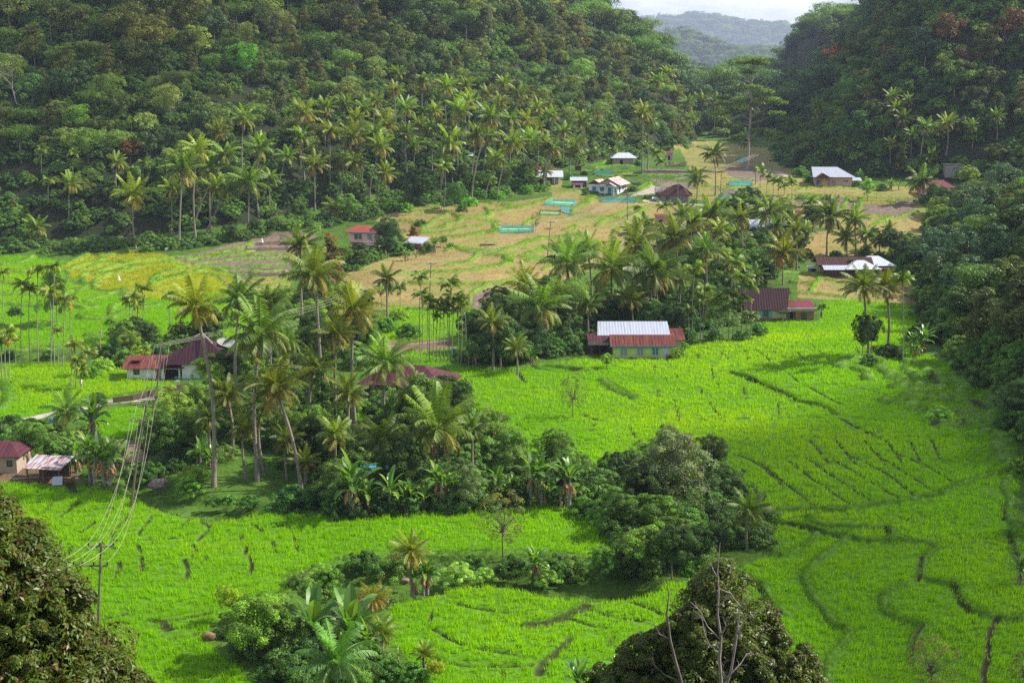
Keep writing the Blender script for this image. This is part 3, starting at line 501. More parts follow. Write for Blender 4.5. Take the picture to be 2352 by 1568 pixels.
def envelope(shape, rs):
    """point on the outline of a crown of unit radius and unit height (z 0..1)"""
    a = rs.rand()*2*np.pi
    if shape == 'cone':
        z = rs.rand()**1.2; r = (1-z**1.25)*.95+.06; r *= min(1, .45+z*4)
    elif shape == 'umbrella':
        z = .35+.6*rs.rand()**.6; r = np.sqrt(rs.rand())*math.sqrt(max(0, 1-((z-.55)/.6)**2))
    elif shape == 'column':
        z = rs.rand(); r = .55+.45*math.sin(math.pi*min(1, z*1.15))
    elif shape == 'bush':
        z = rs.rand()**1.1; r = math.sqrt(max(0, 1-z*z))
    else:
        z = rs.rand(); r = 2*math.sqrt(max(0, z*(1-z)))*(.8+.2*rs.rand())
    return a, r, z
def crown_geo(shape, R, H, ncl, nleaf, leaf, col, seed, asp=.5, droop=.3, cl=.27, fill=.18, colvar=.5, flat=.75, alt=None, altp=0.0, leafalt=0.0):
    """foliage clumps spread over the crown outline, leaves spread over each clump"""
    rs = np.random.RandomState(seed); cen = []; g = Geo()
    for i in range(ncl):
        a, r, z = envelope(shape, rs); k = .72+.3*rs.rand(); lump_ = 1+.22*math.sin(a*3+seed)+.14*math.sin(a*5+z*7+seed)
        cen.append((R*r*k*lump_*math.cos(a), R*r*k*lump_*math.sin(a), H*z*(.93+.12*rs.rand())))
    cen = np.array(cen); per = max(6, nleaf//ncl); col = np.array(col, float)
    ctr = np.array([0, 0, H*.42])
    rc = R*cl*(.7+.6*rs.rand(ncl)); tint = 1+colvar*(rs.rand(ncl)-.5)*2; al = rs.rand(ncl) < altp
    Pn = []; Nn = []; S = []; C = []
    outd = cen-ctr; outd /= np.linalg.norm(outd, axis=1)[:, None]+1e-9
    for i in range(ncl):
        d = rs.normal(0, 1, (per, 3)); d /= np.linalg.norm(d, axis=1)[:, None]; d = d+outd[i]*.55+np.array([0, 0, .45]); d /= np.linalg.norm(d, axis=1)[:, None]
        rr = rc[i]*(.75+.35*rs.rand(per))[:, None]; p = cen[i]+d*rr*np.array([1, 1, flat])
        Pn.append(p); Nn.append(d+rs.normal(0, .45, (per, 3))+np.array([0, 0, .3])); S.append(leaf*(.7+.6*rs.rand(per)))
        c0 = np.array(alt) if al[i] else col; hue = 1+.12*(rs.rand(3)-.5); c_ = c0*hue*np.ones((per, 1)); la_ = rs.rand(per) < leafalt; c_[la_] = np.array(alt if alt is not None else col); C.append(c_*tint[i]*(.75+.5*rs.rand(per))[:, None])
    nf = int(nleaf*fill)
    if nf:
        a = rs.rand(nf)*2*np.pi; zz = .12+.7*rs.rand(nf); rr = R*.6*np.sqrt(rs.rand(nf))*np.where(shape == 'cone', 1-zz*.9, np.sin(np.pi*np.clip(zz, .15, 1)))
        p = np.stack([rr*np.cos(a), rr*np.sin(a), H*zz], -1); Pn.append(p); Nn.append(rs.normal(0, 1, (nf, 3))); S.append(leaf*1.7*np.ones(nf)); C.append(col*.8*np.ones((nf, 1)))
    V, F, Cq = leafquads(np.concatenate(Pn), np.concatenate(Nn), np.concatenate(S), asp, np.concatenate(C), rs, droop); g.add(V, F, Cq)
    return g, cen
def limbs(h, r0, cen, nb, seed, lean=(0, 0), base=(0, 0), ns=6, z0=None):
    """trunk of height h to the crown base plus limbs into the crown clumps (cen already lifted to tree space)"""
    rs = np.random.RandomState(seed); g = Geo(); zt = np.linspace(0, 1, 6)
    top = np.array([lean[0], lean[1], h]); w = rs.normal(0, .03*h, 2)
    pts = [np.array([lean[0]*t+w[0]*math.sin(t*3.1), lean[1]*t+w[1]*math.sin(t*3.1), h*t]) for t in zt]; pts[0][2] = -.6
    g.tube(pts, [r0*1.35]+[r0*(1-.45*t) for t in zt[1:]], ns)
    if nb and len(cen):
        for i in rs.permutation(len(cen))[:nb]:
            a = pts[-1] if rs.rand() < .6 else pts[-2]; b = cen[i]; m_ = (a+b)/2+np.array([0, 0, -.06*np.linalg.norm(b-a)])+rs.normal(0, .04*np.linalg.norm(b-a), 3)
            g.tube([a, m_, b], [r0*.5, r0*.3, r0*.1], 5)
    return g
# ------------------------------------------------------------------ palm crowns
def frond(g, az, el0, droop, Lf, nl, ll, lw, col, rs, curl=0.0, tri=True):
    n_ = 9; t = np.linspace(0, 1, n_); el = el0-droop*t**1.25; ds = Lf/(n_-1)
    hx = np.concatenate([[0], np.cumsum(np.cos(el[:-1])*ds)]); hz_ = np.concatenate([[0], np.cumsum(np.sin(el[:-1])*ds)])
    side = curl*t**2*Lf*.25; ca, sa = math.cos(az), math.sin(az)
    R_ = np.stack([hx*ca-side*sa, hx*sa+side*ca, hz_], -1)
    # midrib strip
    S = np.array([-sa, ca, 0]); wr = np.interp(t, [0, .25, 1], [.09, .05, .015])*max(1, lw/.09)
    V = np.concatenate([R_-S*wr[:, None], R_+S*wr[:, None]]); i = np.arange(n_-1); g.add(V, np.stack([i, i+1, i+1+n_, i+n_], -1), np.array(col)*np.array([1.5, 1.35, 1.2]))
    tt = np.linspace(.16, .99, nl); px_ = np.stack([np.interp(tt, t, R_[:, k]) for k in range(3)], -1); T = np.stack([np.interp(tt, t, np.gradient(R_[:, k])) for k in range(3)], -1); T /= np.linalg.norm(T, axis=1)[:, None]
    ln_ = ll*np.sin(np.pi*(.14+.78*tt))**.7
    for sgn in (-1, 1):
        jit = rs.normal(0, .10, (nl, 3)); D = S*sgn*.82+T*(.35+.5*tt[:, None])+jit; D[:, 2] -= .28+.35*tt+.2*rs.rand(nl); D /= np.linalg.norm(D, axis=1)[:, None]
        a = px_-T*lw*.5; b = px_+T*lw*.5; mid = px_+D*ln_[:, None]*.55; tip = px_+D*ln_[:, None]; tip[:, 2] -= ln_*.16
        w2 = T*lw*.42; V = np.stack([a, b, mid+w2, mid-w2, tip+w2*.15, tip-w2*.15], 1).reshape(-1, 3); k = np.arange(nl)[:, None]*6
        F = np.concatenate([k+np.array([[0, 1, 2, 3]]), k+np.array([[3, 2, 4, 5]])]); cc_ = np.array(col)*(.8+.4*rs.rand(nl))[:, None]; g.add(V, F, np.repeat(cc_, 6, 0))
def coco_crown(seed, nf=24, Lf=4.6, near_=True, yellow=.25):
    rs = np.random.RandomState(seed); g = Geo(); dg = Geo(); nl, lw = (46, .10) if near_ else (22, .21); dead_n = 3 if near_ else 2
    for i in range(nf):
        u = (i+.5)/nf; az = i*2.39996+rs.normal(0, .18); el = RAD(86-98*u**.8+rs.normal(0, 9)); dr = RAD(34+66*u+rs.normal(0, 15))
        top = np.array([.125, .20, .030]); midc = np.array([.085, .135, .028]); old = np.array([.24, .20, .04]) if rs.rand() < yellow+.3 else np.array([.15, .15, .035])
        c = top*(1-u*2)+midc*u*2 if u < .5 else midc*(2-2*u)**.5+old*(1-(2-2*u)**.5)
        frond(g, az, el, dr, Lf*(.72+.3*math.sin(math.pi*min(1, u+.25)))*(.9+.2*rs.rand()), nl, 1.12*(.85+.25*rs.rand()), lw, c*(.85+.3*rs.rand()), rs, rs.normal(0, .6))
    for i in range(dead_n): frond(dg, rs.rand()*6.28, RAD(-45), RAD(38), Lf*.62, nl//2, .7, lw*1.1, np.array([.26, .19, .13])*(.7+.5*rs.rand()), rs, 0)
    return g, dg
def areca_crown(seed, nf=11, Lf=2.1, near_=True):
    rs = np.random.RandomState(seed); g = Geo(); nl, lw = (18, .14) if near_ else (9, .3)
    for i in range(nf):
        u = (i+.5)/nf; az = i*2.39996+rs.normal(0, .2); el = RAD(80-60*u); dr = RAD(70+55*u)
        c = np.array([.075, .145, .02])*(1-u)+np.array([.15, .19, .03])*u; frond(g, az, el, dr, Lf*(.8+.3*rs.rand()), nl, .78, lw, c*(.8+.4*rs.rand()), rs, rs.normal(0, .4))
    return g
def sphere_geo(g, c, r, col, ns=7, nr=5):
    th = np.linspace(0, np.pi, nr+1); an = np.arange(ns)/ns*2*np.pi; V = np.array([[c[0]+r*math.sin(t)*math.cos(a), c[1]+r*math.sin(t)*math.sin(a), c[2]+r*math.cos(t)*1.12] for t in th for a in an])
    i, j = np.meshgrid(np.arange(nr), np.arange(ns), indexing='ij'); j2 = (j+1) % ns; g.add(V, np.stack([i*ns+j, i*ns+j2, (i+1)*ns+j2, (i+1)*ns+j], -1).reshape(-1, 4), col)
def nuts_mesh(name, seed, col, r=.13, n_=10, rad=.36, z=-.25):
    rs = np.random.RandomState(seed); g = Geo()
    for i in range(n_):
        a = rs.rand()*6.28; q = rad*(.6+.5*rs.rand()); sphere_geo(g, (q*math.cos(a), q*math.sin(a), z-.3*rs.rand()), r*(.8+.4*rs.rand()), np.array(col)*(.7+.6*rs.rand()))
    return g.mesh(name, M['palm'], True)
# ------------------------------------------------------------------ banana leaves
def banana_leaf(g, base, az, el0, droop, Lf, W, col, rs, torn=.3):
    n_ = 11; t = np.linspace(0, 1, n_); el = el0-droop*t**1.6; ds = Lf/(n_-1); hx = np.concatenate([[0], np.cumsum(np.cos(el[:-1])*ds)]); hz_ = np.concatenate([[0], np.cumsum(np.sin(el[:-1])*ds)])
    ca, sa = math.cos(az), math.sin(az); R_ = np.stack([hx*ca, hx*sa, hz_], -1)+np.array(base); S = np.array([-sa, ca, 0.]); up = np.stack([-np.sin(el)*ca, -np.sin(el)*sa, np.cos(el)], -1)
    w = W*.5*np.interp(t, [0, .1, .16, .4, .75, .93, 1], [.05, .07, .55, 1, .9, .55, .03])
    for sgn in (-1, 1):
        i = 1
        while i < n_-1:
            k = min(n_-1, i+(1 if rs.rand() < torn else 2+rs.randint(3))); tw = rs.normal(0, .18)*torn*2; seg = np.arange(i, k+1)
            E = R_[seg]+S*sgn*w[seg][:, None]*math.cos(.35+tw)+up[seg]*(w[seg]*math.sin(.35+tw))[:, None]
            V = np.concatenate([R_[seg], E]); m_ = len(seg); q = np.arange(m_-1); F = np.stack([q, q+1, q+1+m_, q+m_], -1)
            cc_ = np.array(col)*(.88+.24*rs.rand()); g.add(V, F, cc_); i = k
    wr = np.linspace(.045, .01, n_)*max(1, W/.7); V = np.concatenate([R_-S*wr[:, None]+up*.015, R_+S*wr[:, None]+up*.015]); i = np.arange(n_-1); g.add(V, np.stack([i, i+1, i+1+n_, i+n_], -1), np.array(col)*np.array([2.2, 1.7, 2.2]))
def banana_parts(seed, h=2.6, nlv=8, Lf=2.5, W=.62, dry=3, stems=1, upright=0.):
    rs = np.random.RandomState(seed); st_, lf, dr_ = Geo(), Geo(), Geo()
    for s_ in range(stems):
        ox, oy = (0, 0) if s_ == 0 else (rs.uniform(-1.1, 1.1), rs.uniform(-.8, .8)); hh = h*(1 if s_ == 0 else rs.uniform(.55, .95)); tl = rs.normal(0, .1, 2)
        st_.tube([(ox, oy, -.5), (ox+tl[0], oy+tl[1], hh*.5), (ox+tl[0]*2, oy+tl[1]*2, hh)], [.2, .16, .09], 8, (1, 1, 1))
        for i in range(nlv):
            u = (i+.5)/nlv; col = np.array([.085, .185, .045])*(.75+.5*rs.rand()) if rs.rand() < .75 else np.array([.16, .27, .035])
            banana_leaf(lf, (ox+tl[0]*2, oy+tl[1]*2, hh-.15), i*2.4+rs.rand()*.8, RAD(86-62*u*(1-upright)), RAD(25+85*u*(1-upright*.6)+rs.normal(0, 10)), Lf*rs.uniform(.75, 1.1), W*rs.uniform(.8, 1.15), col, rs, .15+.5*u)
        for i in range(dry): banana_leaf(dr_, (ox+tl[0]*1.8, oy+tl[1]*1.8, hh*.9-.3*rs.rand()), rs.rand()*6.28, RAD(-55), RAD(30), Lf*.55, .34, np.array([.27, .17, .12])*(.6+.6*rs.rand()), rs, .8)
    return st_, lf, dr_
print('plants ready')
# ------------------------------------------------------------------ where-words for labels
_W1 = 'zero one two three four five six seven eight nine ten eleven twelve thirteen fourteen fifteen sixteen seventeen eighteen nineteen'.split()
_W2 = '- - twenty thirty forty fifty sixty seventy eighty ninety'.split()
def words_(n_):
    n_ = max(0, min(99, int(n_))); return _W1[n_] if n_ < 20 else _W2[n_//10]+('-'+_W1[n_ % 10] if n_ % 10 else '')
def pct(px, py): return words_(round(px/23.52))+' percent across and '+words_(round(py/15.68))+' percent down the photo'
USED = {}
def uniq(look, px, py):
    for j in range(60):      # nearest free whole-percent cell, so that no two share a label
        for dx_, dy_ in ((0, 0), (.6, 0), (-.6, 0), (0, .6), (0, -.6), (1, 0), (-1, 0), (0, 1), (0, -1), (1, 1), (-1, -1), (1, -1), (-1, 1)):
            if (j == 0) or (dx_ or dy_):
                s = f'{look}, {pct(px+dx_*(1+j*.3)*23.52, py+dy_*(1+j*.3)*15.68)}'
                if s not in USED: USED[s] = 1; return s
    return s
HAND = []    # hand-placed plants: (x, y, radius) so that scattered ones keep clear
# ------------------------------------------------------------------ coconut palms
CC_N = []; CC_F = []
for s_ in range(7):
    g, d = coco_crown(100+s_, 27, 5.1, True, .1+.06*s_); CC_N.append((g.mesh('palm_crown', M['palm']), d.mesh('dead_fronds', M['dry'])))
for s_ in range(8):
    g, d = coco_crown(200+s_, 23, 5.0, False, .1+.07*s_); CC_F.append((g.mesh('palm_crown', M['palm']), d.mesh('dead_fronds', M['dry'])))
NUT = [nuts_mesh('coconuts', s_, (.20, .22, .04), .15, 14) for s_ in range(3)]
def palm_trunk(h, dx, dy, r0, bend, seed, near_):
    rs = np.random.RandomState(seed); n_ = 9 if near_ else 5; t = np.linspace(0, 1, n_); b = rs.normal(0, .02*h)+bend*h
    hd = math.hypot(dx, dy)+1e-6; ox, oy = (dx/hd, dy/hd) if hd > .3 else (1, 0); s_ = -np.sin(np.pi*t)*b
    pts = np.stack([dx*t+ox*s_, dy*t+oy*s_, h*t], -1); pts[0, 2] = -.8; r = r0*np.interp(t, [0, .05, .15, 1], [1.7, 1.25, 1, .72]); g = Geo(); g.tube(pts, r, 8 if near_ else 6); return g.mesh('palm_trunk', M['palmbark'], True)
_pc = [0]
def coco(cx, cy, R, bx=None, by=None, h=None, look=None, tint=(1, 1, 1), group='coconut palms', exact=None, dead=None):
    """coconut palm from its crown centre (view pixels), crown radius in pixels and either its foot or its height"""
    i = _pc[0]; _pc[0] += 1; rs = random.Random(i*7+1)
    if bx is not None: x, y, z = gp(bx, by)
    else:
        h = h or 15.0; x, y, z = under_fast(cx, cy, h); bx, by = project(x, y, z)
    sx, sz = slopes(cx, cy); cy_ = y+rs.uniform(-.4, .4); top = np.array([float(sx)*cy_, cy_, CAMZ+float(sz)*cy_]); H = top[2]-z
    g_ = rs.uniform(.7, 1.12); w_ = rs.uniform(.82, 1.22); tint = (tint[0]*g_*w_, tint[1]*g_, tint[2]*g_/w_)
    near_ = y < 300; V = CC_N if near_ else CC_F; k = rs.randrange(len(V)); cm, dm = V[k]
    Rm = R/(FPX/y)/4.9; kind = 'tall' if H > 17 else ('young' if H < 7 else 'medium')
    lean = 'leaning' if abs(top[0]-x) > .13*H else ('straight' if abs(top[0]-x) < .05*H else 'slightly tilted')
    look = look or f'{kind} {lean} coconut palm'
    lab = look if exact else uniq(look, cx, cy)
    e = empty('coconut_palm', (x, y, z), lab, 'palm', group)
    t = link('trunk', palm_trunk(H, top[0]-x, top[1]-y, .17 if H < 8 else .19+.003*H, rs.uniform(.0, .05), i, near_), e)
    off = (top[0]-x, top[1]-y, H-.1)
    c = link('crown', cm, e, off); c.scale = (Rm,)*3; c.rotation_euler = (rs.uniform(-.08, .08), rs.uniform(-.08, .08), rs.uniform(0, 6.28)); c.color = (*tint, 1)
    if H > 7 and dead is not False:
        d = link('dead_fronds', dm, e, off); d.scale = (Rm,)*3; d.rotation_euler = (0, 0, rs.uniform(0, 6.28))
    if near_ and H > 9: u = link('coconuts', NUT[i % 3], e, off); u.scale = (Rm,)*3
    HAND.append((x, y, 2.2)); return e
def under_fast(px, py, h):
    p = cast([(px, py)], h)[0]; return float(p[0]), float(p[1]), float(p[2])
A = lambda k, cx, cy, R, bx=None, by=None, **kw: (lambda c, b: coco(c[0], c[1], R, b[0] if b else None, b[1] if b else None, **kw))(Q(k, cx, cy), Q(k, bx, by) if bx is not None else None)
# foreground and middle palms, one by one
def D_(cx, cy, R, bx=None, by=None, **kw): return coco(cx, cy, R, bx, by, **kw)
D_(449, 706, 82, 490, 1118, look='very tall slim coconut palm in front of the dark-roofed traditional house, leaning trunk', exact=1, tint=(1.1, 1.0, .9))
D_(598, 765, 112, 593, 1105, look='largest coconut palm of the clump on the grassy mound, wide green crown', exact=1)
D_(632, 890, 92, 692, 1120, look='coconut palm with a leaning trunk on the river end of the grassy mound', exact=1, tint=(1.15, 1.05, .85))
D_(551, 690, 72, 556, 1010, look='coconut palm partly hidden behind the largest crown of the mound clump', exact=1)
D_(722, 631, 80, 740, 910, look='coconut palm beside the brown-topped tree in front of the ploughed terraces', exact=1)
D_(812, 715, 82, 817, 984, look='coconut palm with a long pale trunk beside the purple hip roof', exact=1, tint=(1.1, 1.05, .9))
D_(885, 836, 84, 881, 967, look='coconut palm heavy with nuts standing in front of the purple hip roof', exact=1)
D_(722, 850, 66, 722, 1010, look='short dark coconut palm between the largest crown and the purple hip roof', exact=1)
D_(1008, 985, 118, 1004, 1120, look='broad low coconut palm with yellowing fronds in front of the great field', exact=1, tint=(1.2, 1.05, .8))
D_(880, 1010, 78, 884, 1120, look='dark low coconut palm above the bananas, beside the broad low one', exact=1, tint=(.75, .8, .8))
D_(600, 930, 60, 610, 1090, look='dark short coconut palm under the largest crown of the mound clump', exact=1, tint=(.8, .85, .8))
D_(520, 905, 62, 532, 1050, look='bushy coconut palm between the traditional house and the mound clump', exact=1, tint=(.85, .9, .85))
D_(1242, 706, 84, 1258, 816, look='coconut palm leaning over the dark trees beside the yellow-green house', exact=1)
D_(1404, 618, 84, 1405, 760, look='big coconut palm above the grey roof of the yellow-green house', exact=1)
D_(1500, 626, 88, 1500, 762, look='widest coconut palm behind the yellow-green house', exact=1)
D_(1300, 606, 72, 1316, 762, look='coconut palm beside the two big ones behind the yellow-green house', exact=1)
D_(1205, 655, 55, 1212, 770, look='smaller yellowish coconut palm next to the grey ploughed patch', exact=1, tint=(1.3, 1.15, .8))
D_(1800, 582, 62, 1798, 655, look='lone coconut palm with orange lower fronds behind the tall brown roof', exact=1, tint=(1.2, 1.05, .75))
D_(1983, 662, 62, 1996, 819, look='coconut palm with a leaning trunk in the pair by the dark slope', exact=1)
D_(2034, 660, 58, 2038, 804, look='coconut palm with a darker straighter trunk in the pair by the dark slope', exact=1)
D_(1721, 1172, 66, 1716, 1263, look='coconut palm with nuts standing alone among the curved paddies', exact=1, dead=False, tint=(.95, 1.25, .9))
D_(944, 1268, 62, 949, 1360, look='young coconut palm with upright fronds on the river bank', exact=1, dead=False)
D_(856, 1372, 52, 858, 1415, look='half-dead brown coconut palm beside the muddy river pool', exact=1, tint=(1.5, 1.1, 1.0), dead=False)
D_(876, 1450, 52, 878, 1512, look='young coconut palm with orange lower fronds beside the big bananas', exact=1, tint=(1.35, 1.15, .8), dead=False)
D_(975, 1500, 38, 978, 1545, look='smallest young coconut palm at the bottom edge by the bananas', exact=1, tint=(1.2, 1.2, .8), dead=False)
D_(772, 1520, 110, 775, 1650, look='feathery silvery-green palm filling the bottom edge before the bananas', exact=1, tint=(1.0, 1.35, 1.9), dead=False)
D_(153, 945, 66, 152, 995, look='short coconut palm beside the lane, above the bananas', exact=1)
D_(700, 1060, 44, 702, 1110, look='dark stunted coconut palm behind the leaning trunks on the mound', exact=1, tint=(.8, .8, .8))
D_(1735, 632, 34, 1735, 672, look='short coconut palm peeping over the tall brown roof', exact=1)
for a in [(690, 566, 56, 700, 800), (655, 780, 66, 650, 1010), (770, 770, 60, 772, 1000), (655, 1010, 50, 660, 1100), (950, 900, 56, 955, 1040), (1085, 985, 44, 1085, 1110), (800, 905, 60, 800, 1080), (560, 985, 52, 566, 1100), (770, 1000, 56, 775, 1120), (480, 960, 46, 486, 1060), (905, 1050, 50, 905, 1130), (888, 640, 40, 890, 745), (620, 690, 50, 625, 900)]: D_(*a, group='coconut palms of the mound clump', tint=(.9, .92, .9))
MID = [('D', 1130, 740, 46, 1132, 850), ('D', 1185, 800, 40, 1188, 860), ('D', 1350, 700, 44, 1352, 800), ('D', 1350, 575, 52, 1355, 740), ('D', 1620, 575, 46, 1622, 690), ('D', 1680, 610, 40, 1680, 700), ('D', 1560, 640, 44, 1562, 735), ('D', 1450, 690, 50, 1452, 770), ('D', 1620, 690, 34, 1622, 750), ('D', 1280, 680, 46, 1280, 800), ('D', 1700, 500, 40, 1700, 640), ('D', 1650, 530, 40, 1650, 660), ('D', 1830, 530, 34, 1830, 620), ('D', 1590, 510, 44, 1590, 640), ('D', 1780, 520, 36, 1780, 640),   # crop key, crown x, y, radius (view px), foot x, y or height
 ('C', 2010, 110, 66, 2010, 560), ('C', 2290, 60, 68, 2300, 520), ('C', 1590, 190, 50, 1600, 600), ('C', 2150, 330, 55, 2160, 640), ('C', 1500, 180, 50, 1500, 560),
 ('c', 750, 520, 62, 735, 800), ('c', 170, 540, 62, 155, 1060), ('c', 1340, 560, 58, 1310, 960), ('c', 1580, 580, 42, 1590, 950), ('c', 975, 610, 38, 972, 760), ('c', 280, 780, 52, 270, 960),
 ('c', 1500, 770, 42, 1505, 945), ('c', 1700, 740, 34, 1700, 940), ('c', 1830, 800, 30, 1825, 945), ('c', 1920, 680, 26, 1925, 900), ('c', 1090, 700, 34, 1085, 880), ('c', 40, 190, 38, 35, 380), ('c', 200, -60, 42, 215, 350), ('c', 2240, 210, 50, 2200, 430), ('c', 130, 640, 40, 120, 900),
 ('b', 2100, 800, 44, 2110, 1040), ('b', 1950, 1130, 66, 1950, 1500), ('b', 1560, 1010, 44, 1550, 1300), ('c', 430, 760, 40, 440, 960), ('c', 690, 1070, 36, 690, 1200), ('c', 60, 1010, 42, 50, 1240)]
for k, cx, cy, R, bx, by in MID: A(k, cx, cy, R, bx, by, group='coconut palms of the middle grove')
LFT = [('1', 915, 1340, 58, 930, 1700), ('1', 1250, 1165, 62, 1225, 1690), ('1', 1350, 1030, 46, 1340, 1650), ('1', 1665, 820, 38, 1660, 1250), ('1', 1495, 905, 32, 1500, 1250), ('1', 1540, 1060, 42, 1320, 1540), ('1', 1700, 1250, 60, 1690, 1600), ('1', 1775, 1010, 46, 1770, 1480),
 ('1', 2085, 780, 44, 2085, 1250), ('1', 2150, 1130, 42, 2155, 1440), ('1', 480, 1260, 36, 475, 1500), ('1', 1960, 1070, 34, 1890, 1330), ('1', 2230, 740, 34, 2235, 1150), ('1', 1440, 1150, 46, 1440, 1560), ('1', 1560, 1300, 40, 1400, 1600), ('1', 800, 1110, 30, 800, 1350), ('1', 1180, 1290, 36, 1180, 1560), ('1', 2060, 940, 36, 2060, 1320), ('1', 1480, 1290, 40, 1440, 1600), ('1', 2290, 1420, 34, 2290, 1500), ('1', 250, 1560, 40, 250, 1680), ('1', 1850, 1230, 34, 1850, 1480), ('1', 2260, 900, 38, 2260, 1330),
 ('2', 80, 940, 44, 0, 1400), ('2', 215, 925, 46, 130, 1360), ('2', 150, 745, 34, 140, 1200), ('2', 440, 745, 38, 440, 1150), ('2', 385, 505, 26, 385, 760), ('2', 550, 570, 24, 550, 760), ('2', 720, 605, 34, 725, 900), ('2', 850, 590, 28, 850, 880), ('2', 810, 760, 42, 800, 1200), ('2', 1020, 810, 44, 885, 1390), ('2', 920, 935, 44, 870, 1330), ('2', 740, 980, 50, 760, 1280), ('2', 1170, 985, 42, 1060, 1360),
 ('2', 1210, 640, 32, 1210, 900), ('2', 1110, 575, 28, 1110, 850), ('2', 1340, 745, 28, 1335, 1000), ('2', 1290, 965, 42, 1255, 1290), ('2', 1640, 835, 34, 1640, 1050), ('2', 1590, 1000, 34, 1560, 1190), ('2', 1440, 795, 28, 1430, 1060), ('2', 1400, 985, 34, 1385, 1280), ('2', 2060, 780, 34, 2055, 1190), ('2', 2100, 830, 34, 2095, 1160), ('2', 2165, 560, 28, 2140, 800), ('2', 2230, 510, 26, 2230, 740), ('2', 2290, 640, 26, 2285, 820),
 ('2', 360, 620, 30, 370, 860), ('2', 1000, 640, 28, 1000, 900), ('2', 620, 880, 30, 620, 1160), ('2', 300, 850, 40, 290, 1280), ('2', 30, 720, 34, 30, 1150), ('2', 1080, 700, 30, 1080, 1050), ('2', 90, 1110, 40, 90, 1410), ('2', 270, 1010, 40, 190, 1400), ('2', 450, 920, 34, 450, 1230), ('2', 1060, 1090, 34, 980, 1340), ('2', 1440, 1020, 40, 1380, 1290), ('2', 1160, 820, 34, 1150, 1180), ('2', 500, 1000, 30, 500, 1260), ('2', 700, 1110, 34, 690, 1290), ('2', 1260, 820, 30, 1260, 1150), ('2', 1900, 920, 26, 1890, 1060), ('2', 870, 700, 34, 870, 1050), ('2', 230, 700, 30, 230, 1000), ('2', 1000, 940, 34, 960, 1300), ('2', 1350, 880, 30, 1340, 1200), ('2', 300, 1190, 36, 240, 1420), ('2', 1520, 900, 30, 1520, 1150), ('2', 100, 820, 36, 100, 1260), ('2', 640, 760, 26, 640, 1000), ('2', 540, 860, 30, 540, 1120), ('2', 1400, 1170, 24, 1395, 1280)]
for k, cx, cy, R, bx, by in LFT: A(k, cx, cy, R, bx, by, group='coconut palms along the foot of the big wooded hill', tint=(1.15, 1.17, .95))
RGT = [('3', 30, 710, 28, 10, 930), ('3', 130, 690, 26, 120, 900), ('3', 230, 710, 28, 210, 940), ('3', 320, 570, 26, 320, 780), ('3', 650, 680, 30, 645, 870), ('3', 710, 615, 26, 710, 800), ('3', 920, 730, 26, 920, 900), ('3', 830, 720, 24, 830, 880), ('3', 1260, 620, 26, 1260, 800), ('3', 1430, 665, 28, 1430, 850), ('3', 1460, 745, 26, 1460, 900), ('3', 1380, 865, 26, 1375, 980), ('3', 1500, 815, 30, 1500, 980), ('3', 1660, 875, 32, 1620, 1160), ('3', 1805, 845, 32, 1800, 1060), ('3', 860, 965, 32, 865, 1110), ('3', 1700, 1070, 26, 1690, 1200), ('3', 2150, 800, 26, 2150, 950), ('3', 440, 960, 32, 440, 1110), ('3', 1540, 690, 22, 1540, 830), ('3', 560, 640, 24, 560, 820), ('3', 40, 560, 24, 40, 720), ('3', 100, 520, 22, 100, 690), ('3', 400, 700, 24, 395, 880), ('3', 1210, 900, 24, 1210, 1010), ('3', 1100, 980, 22, 1100, 1090), ('3', 1000, 900, 22, 1000, 1020), ('3', 730, 850, 24, 730, 1000), ('3', 280, 820, 24, 280, 960), ('3', 60, 820, 24, 60, 960), ('3', 1560, 920, 24, 1560, 1060), ('3', 1420, 990, 22, 1420, 1110), ('3', 1980, 870, 24, 1980, 1010), ('3', 520, 800, 24, 520, 960), ('3', 600, 930, 22, 600, 1060), ('3', 990, 1100, 22, 990, 1170), ('3', 800, 640, 22, 800, 800), ('3', 160, 600, 24, 160, 780)]
for k, cx, cy, R, bx, by in RGT: A(k, cx, cy, R, bx, by, group='coconut palms along the foot of the dark far hill', tint=(.95, 1.0, .95))
